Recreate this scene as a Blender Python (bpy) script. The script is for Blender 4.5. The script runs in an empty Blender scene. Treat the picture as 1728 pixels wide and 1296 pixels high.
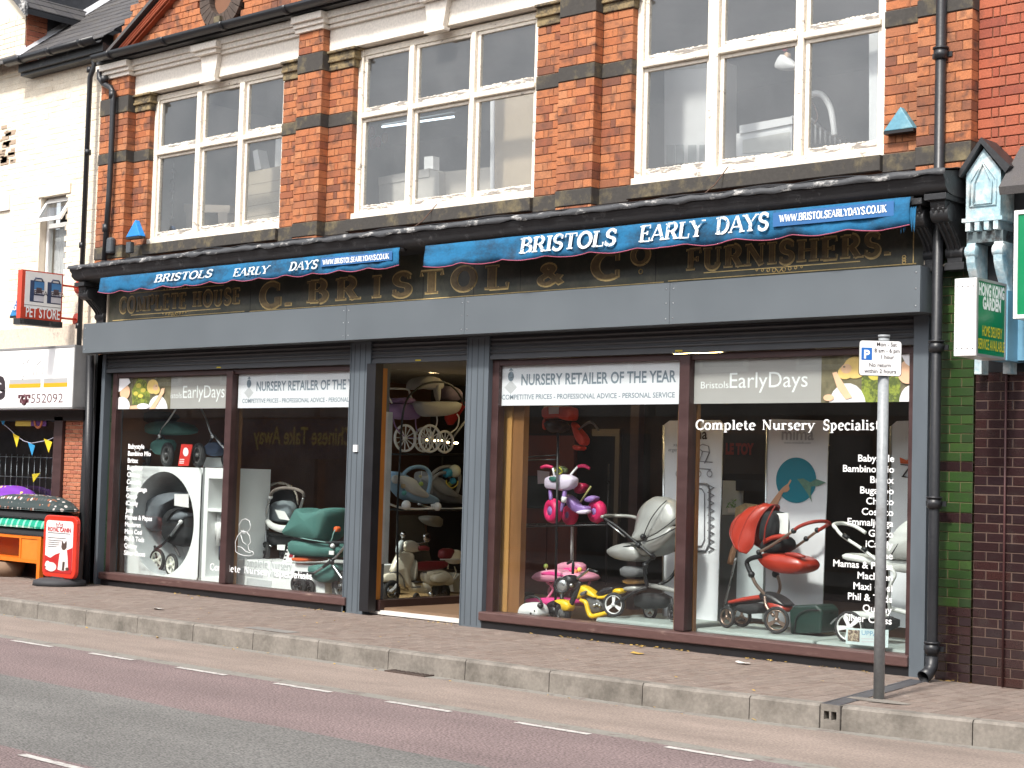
import bpy, math, random
from mathutils import Vector, noise
rnd = random.Random(7)
S = bpy.context.scene
COL = S.collection

# ------------------------------------------------------------------ camera, sky, sun, exposure
YAW, PIT, ROL, FPX, D = math.radians(42.18), math.radians(3.144), math.radians(1.63), 2800.0, 12.2657
_f = Vector((-math.sin(YAW)*math.cos(PIT), math.cos(YAW)*math.cos(PIT), math.sin(PIT)))
_r0 = Vector((math.cos(YAW), math.sin(YAW), 0)); _u0 = _r0.cross(_f)
_r = math.cos(ROL)*_r0 + math.sin(ROL)*_u0
_u = -math.sin(ROL)*_r0 + math.cos(ROL)*_u0
CAM = Vector((0, -D, 1.5))
cd = bpy.data.cameras.new('camera'); cam = bpy.data.objects.new('camera', cd); COL.objects.link(cam)
from mathutils import Matrix
m = Matrix((_r, _u, -_f)).transposed().to_4x4(); m.translation = CAM
cam.matrix_world = m
cd.sensor_width = 36; cd.lens = FPX/1728*36; cd.clip_end = 500; cd.clip_start = .05
S.camera = cam
W = bpy.data.worlds.new('World'); S.world = W; W.use_nodes = True
wn = W.node_tree.nodes; wl = W.node_tree.links
bg = wn['Background']; sky = wn.new('ShaderNodeTexSky'); sky.sky_type = 'NISHITA'; sky.sun_disc = False
SUN_EL, SUN_AZ = math.radians(49), math.radians(187-14)   # azimuth clockwise from +Y
sky.sun_elevation = SUN_EL; sky.sun_rotation = SUN_AZ; sky.dust_density = 3; sky.ozone_density = 1.0
hs_ = wn.new('ShaderNodeHueSaturation'); hs_.inputs['Saturation'].default_value = .32   # thin bright overcast: paler than a clear sky
wl.new(sky.outputs[0], hs_.inputs['Color']); wl.new(hs_.outputs[0], bg.inputs[0]); bg.inputs[1].default_value = .15
sl = bpy.data.lights.new('sun', 'SUN'); sun = bpy.data.objects.new('sun', sl); COL.objects.link(sun)
sl.energy = 2.15; sl.angle = math.radians(5); sl.color = (1, .95, .88)
sd = Vector((math.sin(SUN_AZ)*math.cos(SUN_EL), math.cos(SUN_AZ)*math.cos(SUN_EL), math.sin(SUN_EL)))
sun.rotation_euler = sd.to_track_quat('Z', 'Y').to_euler(); sun.location = (0, -10, 20)
vs = S.view_settings; S.display_settings.display_device = 'sRGB'
vs.view_transform = 'Standard'; vs.look = 'None'; vs.gamma = 1; vs.use_curve_mapping = False
vs.exposure = .98
S.render.engine = 'CYCLES'
S.cycles.max_bounces = 7; S.cycles.diffuse_bounces = 3; S.cycles.glossy_bounces = 3
S.cycles.transparent_max_bounces = 16; S.cycles.use_denoising = True
S.cycles.caustics_reflective = False; S.cycles.sample_clamp_indirect = 4

# ------------------------------------------------------------------ measured photo point -> world point on a real plane
def _ray(px, py): return _r*((px-864)/FPX) - _u*((py-648)/FPX) + _f
def PY(px, py, Y=0.):
    d = _ray(px, py); return CAM + d*((Y-CAM.y)/d.y)
def PX(px, py, X):
    d = _ray(px, py); return CAM + d*((X-CAM.x)/d.x)
def PZ(px, py, Z):
    d = _ray(px, py); return CAM + d*((Z-CAM.z)/d.z)
def Zm(x0, y0, s):          # enlarged-crop coordinates -> photo coordinates
    return lambda x, y: (x0+x/s, y0+y/s)

# ------------------------------------------------------------------ materials
_m = {}
def M(name, col=(.5, .5, .5), rough=.6, metal=0., var=.12, vs=4., bump=0., bs=60., spec=.5, emit=0., fine=0., coat=0., stretch=(1, 1, 1)):
    if name in _m: return _m[name]
    m = bpy.data.materials.new(name); m.use_nodes = True; _m[name] = m
    n, l = m.node_tree.nodes, m.node_tree.links; b = n['Principled BSDF']
    b.inputs['Roughness'].default_value = rough; b.inputs['Metallic'].default_value = metal
    b.inputs['Specular IOR Level'].default_value = spec; b.inputs['Coat Weight'].default_value = coat
    b.inputs['Base Color'].default_value = (*col, 1)
    if emit: b.inputs['Emission Color'].default_value = (*col, 1); b.inputs['Emission Strength'].default_value = emit
    if var or bump or fine:
        g = n.new('ShaderNodeNewGeometry'); mp = n.new('ShaderNodeMapping'); mp.inputs['Scale'].default_value = stretch
        l.new(g.outputs['Position'], mp.inputs['Vector'])
    if var:
        t = n.new('ShaderNodeTexNoise'); t.inputs['Scale'].default_value = vs; t.inputs['Detail'].default_value = 6
        t.inputs['Roughness'].default_value = .62
        l.new(mp.outputs[0], t.inputs['Vector'])
        r = n.new('ShaderNodeMapRange'); r.inputs[1].default_value = .3; r.inputs[2].default_value = .7
        r.inputs[3].default_value = 1-var; r.inputs[4].default_value = 1+var
        l.new(t.outputs['Fac'], r.inputs[0]); src = r.outputs[0]
        if fine:
            t2 = n.new('ShaderNodeTexNoise'); t2.inputs['Scale'].default_value = bs*2; t2.inputs['Detail'].default_value = 3
            l.new(mp.outputs[0], t2.inputs['Vector'])
            r2 = n.new('ShaderNodeMapRange'); r2.inputs[1].default_value = .3; r2.inputs[2].default_value = .7
            r2.inputs[3].default_value = 1-fine; r2.inputs[4].default_value = 1+fine
            l.new(t2.outputs['Fac'], r2.inputs[0])
            mu = n.new('ShaderNodeMath'); mu.operation = 'MULTIPLY'; l.new(src, mu.inputs[0]); l.new(r2.outputs[0], mu.inputs[1]); src = mu.outputs[0]
        v = n.new('ShaderNodeVectorMath'); v.operation = 'SCALE'; v.inputs[0].default_value = col
        l.new(src, v.inputs['Scale']); l.new(v.outputs[0], b.inputs['Base Color'])
        rr = n.new('ShaderNodeMapRange'); rr.inputs[1].default_value = .3; rr.inputs[2].default_value = .7
        rr.inputs[3].default_value = max(0, rough-.08); rr.inputs[4].default_value = min(1, rough+.1)
        l.new(t.outputs['Fac'], rr.inputs[0]); l.new(rr.outputs[0], b.inputs['Roughness'])
    if bump:
        t = n.new('ShaderNodeTexNoise'); t.inputs['Scale'].default_value = bs; t.inputs['Detail'].default_value = 4
        l.new(mp.outputs[0], t.inputs['Vector'])
        bp = n.new('ShaderNodeBump'); bp.inputs['Strength'].default_value = bump; bp.inputs['Distance'].default_value = .006
        l.new(t.outputs['Fac'], bp.inputs['Height']); l.new(bp.outputs[0], b.inputs['Normal'])
    return m

def Mbrick(name, cols, rough=.8, bump=.4, stain=.35, stainc=(.06, .035, .025), blotch=1.6, coat=0., zsoot=None):
    m = bpy.data.materials.new(name); m.use_nodes = True; _m[name] = m
    n, l = m.node_tree.nodes, m.node_tree.links; b = n['Principled BSDF']
    b.inputs['Roughness'].default_value = rough; b.inputs['Coat Weight'].default_value = coat; b.inputs['Coat Roughness'].default_value = .12
    g = n.new('ShaderNodeNewGeometry'); oi = n.new('ShaderNodeObjectInfo')
    a = n.new('ShaderNodeMath'); a.operation = 'ADD'; l.new(g.outputs['Random Per Island'], a.inputs[0]); l.new(oi.outputs['Random'], a.inputs[1])
    fr = n.new('ShaderNodeMath'); fr.operation = 'FRACT'; l.new(a.outputs[0], fr.inputs[0])
    cr = n.new('ShaderNodeValToRGB'); l.new(fr.outputs[0], cr.inputs[0])
    e = cr.color_ramp.elements
    while len(e) < len(cols): e.new(.5)
    for i, c in enumerate(cols): e[i].position = i/(len(cols)-1); e[i].color = (*c, 1)
    t = n.new('ShaderNodeTexNoise'); t.inputs['Scale'].default_value = blotch; t.inputs['Detail'].default_value = 8; t.inputs['Roughness'].default_value = .7
    l.new(g.outputs['Position'], t.inputs['Vector'])
    r = n.new('ShaderNodeMapRange'); r.inputs[1].default_value = .52; r.inputs[2].default_value = .72; r.inputs[4].default_value = stain
    l.new(t.outputs['Fac'], r.inputs[0])
    t3 = n.new('ShaderNodeTexNoise'); t3.inputs['Scale'].default_value = 8; t3.inputs['Detail'].default_value = 5
    l.new(g.outputs['Position'], t3.inputs['Vector'])
    r3 = n.new('ShaderNodeMapRange'); r3.inputs[1].default_value = .5; r3.inputs[2].default_value = .74; r3.inputs[4].default_value = stain*1.3
    l.new(t3.outputs['Fac'], r3.inputs[0])
    mx0 = n.new('ShaderNodeMath'); mx0.operation = 'MAXIMUM'; l.new(r.outputs[0], mx0.inputs[0]); l.new(r3.outputs[0], mx0.inputs[1])
    mx = n.new('ShaderNodeMix'); mx.data_type = 'RGBA'; l.new(mx0.outputs[0], mx.inputs['Factor']); l.new(cr.outputs[0], mx.inputs['A']); mx.inputs['B'].default_value = (*stainc, 1)
    t2 = n.new('ShaderNodeTexNoise'); t2.inputs['Scale'].default_value = 90; t2.inputs['Detail'].default_value = 5
    l.new(g.outputs['Position'], t2.inputs['Vector'])
    r2 = n.new('ShaderNodeMapRange'); r2.inputs[1].default_value = .3; r2.inputs[2].default_value = .7; r2.inputs[3].default_value = .82; r2.inputs[4].default_value = 1.18
    l.new(t2.outputs['Fac'], r2.inputs[0])
    v = n.new('ShaderNodeVectorMath'); v.operation = 'SCALE'; l.new(mx.outputs['Result'], v.inputs[0]); l.new(r2.outputs[0], v.inputs['Scale'])
    l.new(v.outputs[0], b.inputs['Base Color'])
    bp = n.new('ShaderNodeBump'); bp.inputs['Strength'].default_value = bump; bp.inputs['Distance'].default_value = .004
    l.new(t2.outputs['Fac'], bp.inputs['Height']); l.new(bp.outputs[0], b.inputs['Normal'])
    return m

def Mpatch(name, c1, c2, lo=.5, hi=.56, scale=6, rough=.6, bump=.3, stretch=(1, 1, 1), detail=8, rough2=None, scale2=None):
    """two colours in irregular patches: flaking paint, stains, moss"""
    m = bpy.data.materials.new(name); m.use_nodes = True; _m[name] = m
    n, l = m.node_tree.nodes, m.node_tree.links; b = n['Principled BSDF']
    g = n.new('ShaderNodeNewGeometry'); mp = n.new('ShaderNodeMapping'); mp.inputs['Scale'].default_value = stretch; l.new(g.outputs['Position'], mp.inputs[0])
    t = n.new('ShaderNodeTexNoise'); t.inputs['Scale'].default_value = scale; t.inputs['Detail'].default_value = detail; t.inputs['Roughness'].default_value = .7
    l.new(mp.outputs[0], t.inputs['Vector'])
    r = n.new('ShaderNodeMapRange'); r.inputs[1].default_value = lo; r.inputs[2].default_value = hi; l.new(t.outputs['Fac'], r.inputs[0])
    t2 = n.new('ShaderNodeTexNoise'); t2.inputs['Scale'].default_value = 35; t2.inputs['Detail'].default_value = 6; l.new(mp.outputs[0], t2.inputs['Vector'])
    mx = n.new('ShaderNodeMix'); mx.data_type = 'RGBA'; l.new(r.outputs[0], mx.inputs['Factor']); mx.inputs['A'].default_value = (*c1, 1); mx.inputs['B'].default_value = (*c2, 1)
    r2 = n.new('ShaderNodeMapRange'); r2.inputs[1].default_value = .3; r2.inputs[2].default_value = .7; r2.inputs[3].default_value = .86; r2.inputs[4].default_value = 1.1
    l.new(t2.outputs['Fac'], r2.inputs[0])
    v = n.new('ShaderNodeVectorMath'); v.operation = 'SCALE'; l.new(mx.outputs['Result'], v.inputs[0]); l.new(r2.outputs[0], v.inputs['Scale'])
    l.new(v.outputs[0], b.inputs['Base Color']); b.inputs['Roughness'].default_value = rough
    bp = n.new('ShaderNodeBump'); bp.inputs['Strength'].default_value = bump; bp.inputs['Distance'].default_value = .004
    mi = n.new('ShaderNodeMath'); mi.operation = 'ADD'; l.new(t2.outputs['Fac'], mi.inputs[0]); l.new(r.outputs[0], mi.inputs[1])
    l.new(mi.outputs[0], bp.inputs['Height']); l.new(bp.outputs[0], b.inputs['Normal'])
    return m

def Mglass(name, tint=(.92, .95, .94), k=1.5, rough=0.0, dirt_haze=0.0):
    m = bpy.data.materials.new(name); m.use_nodes = True; _m[name] = m
    n, l = m.node_tree.nodes, m.node_tree.links; n.remove(n['Principled BSDF']); o = n['Material Output']
    tr = n.new('ShaderNodeBsdfTransparent'); tr.inputs[0].default_value = (*tint, 1)
    gl = n.new('ShaderNodeBsdfGlossy'); gl.inputs['Roughness'].default_value = rough; gl.inputs[0].default_value = (1, 1, 1, 1)
    lw = n.new('ShaderNodeLayerWeight'); lw.inputs[0].default_value = .5
    pw = n.new('ShaderNodeMath'); pw.operation = 'POWER'; pw.inputs[1].default_value = 5; l.new(lw.outputs['Facing'], pw.inputs[0])
    mu = n.new('ShaderNodeMath'); mu.operation = 'MULTIPLY_ADD'; mu.use_clamp = True; mu.inputs[1].default_value = .96; mu.inputs[2].default_value = .04*k; l.new(pw.outputs[0], mu.inputs[0])
    ms = n.new('ShaderNodeMixShader'); l.new(mu.outputs[0], ms.inputs[0]); l.new(tr.outputs[0], ms.inputs[1]); l.new(gl.outputs[0], ms.inputs[2])
    out = ms.outputs[0]
    if dirt_haze:  # uneven grey film: dirt plus painted haze that pales the panes
        df = n.new('ShaderNodeBsdfDiffuse'); df.inputs[0].default_value = (.55, .55, .55, 1)
        g = n.new('ShaderNodeNewGeometry'); t = n.new('ShaderNodeTexNoise'); t.inputs['Scale'].default_value = 2.2; t.inputs['Detail'].default_value = 7; l.new(g.outputs['Position'], t.inputs['Vector'])
        r = n.new('ShaderNodeMapRange'); r.inputs[1].default_value = .3; r.inputs[2].default_value = .8; r.inputs[3].default_value = dirt_haze*.4; r.inputs[4].default_value = dirt_haze*1.5; l.new(t.outputs['Fac'], r.inputs[0])
        m2 = n.new('ShaderNodeMixShader'); l.new(r.outputs[0], m2.inputs[0]); l.new(out, m2.inputs[1]); l.new(df.outputs[0], m2.inputs[2]); out = m2.outputs[0]
    l.new(out, o.inputs[0]); return m

# ------------------------------------------------------------------ mesh builder (world coordinates)
ORG = {}
class B:
    def __init__(s): s.v = []; s.f = []; s.mi = []; s.k = 0; s.sm = []
    def add(s, vs, fs, smooth=False):
        o = len(s.v); s.v += [tuple(p) for p in vs]
        for f in fs: s.f.append(tuple(i+o for i in f)); s.mi.append(s.k); s.sm.append(smooth)
        return s
    def mat(s, k): s.k = k; return s
    def box(s, x0, x1, y0, y1, z0, z1, rot=None, c=None):
        vs = [Vector((x, y, z)) for z in (z0, z1) for y in (y0, y1) for x in (x0, x1)]
        if rot:
            c = Vector(c) if c is not None else Vector(((x0+x1)/2, (y0+y1)/2, (z0+z1)/2))
            R_ = Matrix.Rotation(rot, 3, 'Z'); vs = [c+R_@(v-c) for v in vs]
        return s.add(vs, [(0, 2, 3, 1), (4, 5, 7, 6), (0, 1, 5, 4), (2, 6, 7, 3), (0, 4, 6, 2), (1, 3, 7, 5)])
    def bbox(s, x0, x1, y0, y1, z0, z1, b=.004):
        """box whose street face (-Y side) has chamfered edges, open back"""
        vs = [(x0, y1, z0), (x1, y1, z0), (x1, y1, z1), (x0, y1, z1), (x0, y0+b, z0), (x1, y0+b, z0), (x1, y0+b, z1), (x0, y0+b, z1),
              (x0+b, y0, z0+b), (x1-b, y0, z0+b), (x1-b, y0, z1-b), (x0+b, y0, z1-b)]
        fs = [(8, 9, 10, 11)] + [(4+i, 4+(i+1) % 4, 8+(i+1) % 4, 8+i) for i in range(4)] + [(i, (i+1) % 4, 4+(i+1) % 4, 4+i) for i in range(4)]
        return s.add(vs, fs)
    def tube(s, pts, r, n=8, cap=True):
        pts = [Vector(p) for p in pts]; L = len(pts)
        rs = r if isinstance(r, (list, tuple)) else [r]*L
        vs = []; up = None
        for i, p in enumerate(pts):
            t = (pts[min(i+1, L-1)]-pts[max(i-1, 0)])
            t = t.normalized() if t.length > 1e-9 else Vector((0, 0, 1))
            if up is None: up = t.orthogonal().normalized()
            up = (up - t*up.dot(t)); up = up.normalized() if up.length > 1e-6 else t.orthogonal().normalized()
            w = t.cross(up)
            for k in range(n):
                a = 2*math.pi*k/n; vs.append(p+(up*math.cos(a)+w*math.sin(a))*rs[i])
        fs = [(i*n+k, i*n+(k+1) % n, (i+1)*n+(k+1) % n, (i+1)*n+k) for i in range(L-1) for k in range(n)]
        if cap: fs += [tuple(reversed(range(n))), tuple(range((L-1)*n, L*n))]
        return s.add(vs, fs, True)
    def prism(s, pts, d):
        """polygon (world pts) pushed along vector d"""
        n = len(pts); P = [Vector(p) for p in pts]; d = Vector(d)
        return s.add(P+[p+d for p in P], [tuple(range(n)), tuple(reversed(range(n, 2*n)))]+[(i, n+i, n+(i+1) % n, (i+1) % n) for i in range(n)])
    def sheet(s, pts): return s.add(pts, [tuple(range(len(pts)))])
    def inflate(s, pts, d, nr=5, pw=1.0, sub=1, flat=.0):
        """closed outline swollen to both sides by depth vector d: cushions, shells, toy bodies"""
        P = [Vector(p) for p in pts]
        for _ in range(sub):
            Q = []
            for i in range(len(P)): Q += [P[i]*.75+P[(i+1) % len(P)]*.25, P[i]*.25+P[(i+1) % len(P)]*.75]
            P = Q
        c = sum(P, Vector())/len(P); d = Vector(d); n = len(P); vs = []
        for k in range(-nr+1, nr):
            a = k/nr*math.pi/2; sc = flat+(1-flat)*math.cos(a)**pw; o = d*math.sin(a)
            vs += [c+(p-c)*sc+o for p in P]
        vs += [c-d, c+d]; m_ = 2*nr-1
        fs = [(i*n+k, i*n+(k+1) % n, (i+1)*n+(k+1) % n, (i+1)*n+k) for i in range(m_-1) for k in range(n)]
        fs += [(m_*n, (k+1) % n, k) for k in range(n)]+[(m_*n+1, (m_-1)*n+k, (m_-1)*n+(k+1) % n) for k in range(n)]
        return s.add(vs, fs, True)
    def ball(s, c, r, n=10, sc=(1, 1, 1)):
        c = Vector(c); vs = [c+Vector((0, 0, -r*sc[2]))]
        for i in range(1, n//2):
            a = -math.pi/2+math.pi*i/(n//2)
            for k in range(n):
                b = 2*math.pi*k/n; vs.append(c+Vector((r*sc[0]*math.cos(a)*math.cos(b), r*sc[1]*math.cos(a)*math.sin(b), r*sc[2]*math.sin(a))))
        vs.append(c+Vector((0, 0, r*sc[2]))); m_ = n//2-1
        fs = [(0, 1+(k+1) % n, 1+k) for k in range(n)]+[(1+i*n+k, 1+i*n+(k+1) % n, 1+(i+1)*n+(k+1) % n, 1+(i+1)*n+k) for i in range(m_-1) for k in range(n)]
        fs += [(len(vs)-1, 1+(m_-1)*n+k, 1+(m_-1)*n+(k+1) % n) for k in range(n)]
        return s.add(vs, fs, True)
    def ring(s, c, ax, R, r, n=24, m_=8, ry=1.0):
        c = Vector(c); ax = Vector(ax).normalized(); u = ax.cross(Vector((0, 0, 1)))
        u = u.normalized() if u.length > .01 else Vector((1, 0, 0)); w = ax.cross(u)
        vs = []
        for i in range(n):
            a = 2*math.pi*i/n; dr = u*math.cos(a)+w*math.sin(a)
            for k in range(m_):
                b = 2*math.pi*k/m_; vs.append(c+dr*(R+r*math.cos(b))+ax*(r*ry*math.sin(b)))
        fs = [(i*m_+k, ((i+1) % n)*m_+k, ((i+1) % n)*m_+(k+1) % m_, i*m_+(k+1) % m_) for i in range(n) for k in range(m_)]
        return s.add(vs, fs, True)
    def disc(s, c, ax, R, th, n=24):
        c = Vector(c); ax = Vector(ax).normalized()
        return s.tube([c-ax*th/2, c+ax*th/2], R, n)
    def loft(s, curves, closed=False):
        n = len(curves[0]); vs = [p for c in curves for p in c]
        fs = [(i*n+k, i*n+k+1, (i+1)*n+k+1, (i+1)*n+k) for i in range(len(curves)-1) for k in range(n-1)]
        return s.add(vs, fs, True)
    def obj(s, name, mats, parent=None, kind=None, label=None, cat=None, group=None, origin=None, bevel=0., solid=0.):
        me = bpy.data.meshes.new(name)
        root = None; p = parent
        while p is not None: root = p; p = p.parent
        if origin is not None: og = Vector(origin)
        elif root is not None: og = ORG.get(root.name, Vector())
        elif kind == 'structure' or not s.v: og = Vector()
        else:
            xs = [v[0] for v in s.v]; ys = [v[1] for v in s.v]; zs = [v[2] for v in s.v]
            og = Vector(((min(xs)+max(xs))/2, (min(ys)+max(ys))/2, min(zs)))
        me.from_pydata([Vector(v)-og for v in s.v], [], s.f)
        if not isinstance(mats, (list, tuple)): mats = [mats]
        for q in mats: me.materials.append(q)
        if len(mats) > 1: me.polygons.foreach_set('material_index', s.mi)
        me.polygons.foreach_set('use_smooth', s.sm)
        me.update()
        o = bpy.data.objects.new(name, me); COL.objects.link(o)
        if parent is not None: o.parent = parent
        else: o.location = og; ORG[o.name] = og
        if solid:
            md = o.modifiers.new('thickness', 'SOLIDIFY'); md.thickness = solid
        if bevel:
            md = o.modifiers.new('bevel', 'BEVEL'); md.width = bevel; md.segments = 2; md.limit_method = 'ANGLE'; md.angle_limit = math.radians(40)
        tag(o, label, cat, group, kind)
        return o
def tag(o, label=None, cat=None, group=None, kind=None):
    if label: o['label'] = label
    if cat: o['category'] = cat
    if group: o['group'] = group
    if kind: o['kind'] = kind
    return o
def thing(name, label, cat, loc, group=None):
    o = bpy.data.objects.new(name, None); COL.objects.link(o); o.location = loc; o.empty_display_size = .1
    ORG[o.name] = Vector(loc); return tag(o, label, cat, group)

# ------------------------------------------------------------------ lettering
def font_mesh(txt, size, sx=1.0, bold=0., shear=0.):
    c = bpy.data.curves.new('t', 'FONT'); c.body = txt; c.size = size; c.offset = bold; c.shear = shear; c.resolution_u = 3
    o = bpy.data.objects.new('t', c); COL.objects.link(o)
    me = bpy.data.meshes.new_from_object(o, depsgraph=None) if False else o.to_mesh()
    vs = [(v.co.x*sx, v.co.y) for v in me.vertices]; fs = [tuple(p.vertices) for p in me.polygons]
    o.to_mesh_clear(); bpy.data.objects.remove(o); bpy.data.curves.remove(c)
    return vs, fs
def put(b, vs, fs, org, ex, ez, width=None, align='l', height=None, off=0.):
    """lay flat 2D glyphs on the plane (org, ex, ez); fit to width / cap height"""
    if not vs: return
    x0 = min(v[0] for v in vs); x1 = max(v[0] for v in vs); y0 = min(v[1] for v in vs); y1 = max(v[1] for v in vs)
    kx = width/(x1-x0) if width else 1.; ky = height/(y1-y0) if height else (1. if not width else 1.)
    if height and not width: kx = ky
    org = Vector(org); ex = Vector(ex); ez = Vector(ez); nn = ex.cross(ez)
    sh = 0 if align == 'l' else (-(x1-x0)*kx if align == 'r' else -(x1-x0)*kx/2)
    b.add([org+ex*((v[0]-x0)*kx+sh)+ez*(v[1]*ky)+nn*(off+(v[2] if len(v) > 2 else 0)) for v in vs], fs)
def text(txt, org, mat, parent, size=.1, width=None, align='l', ex=(1, 0, 0), ez=(0, 0, 1), bold=0., shear=0., name='lettering', off=.001, sx=1., label=None):
    b = B(); vs, fs = font_mesh(txt, size, sx, bold, shear); put(b, vs, fs, org, ex, ez, width, align, None, off)
    return b.obj(name, mat, parent, label=label)

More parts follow.
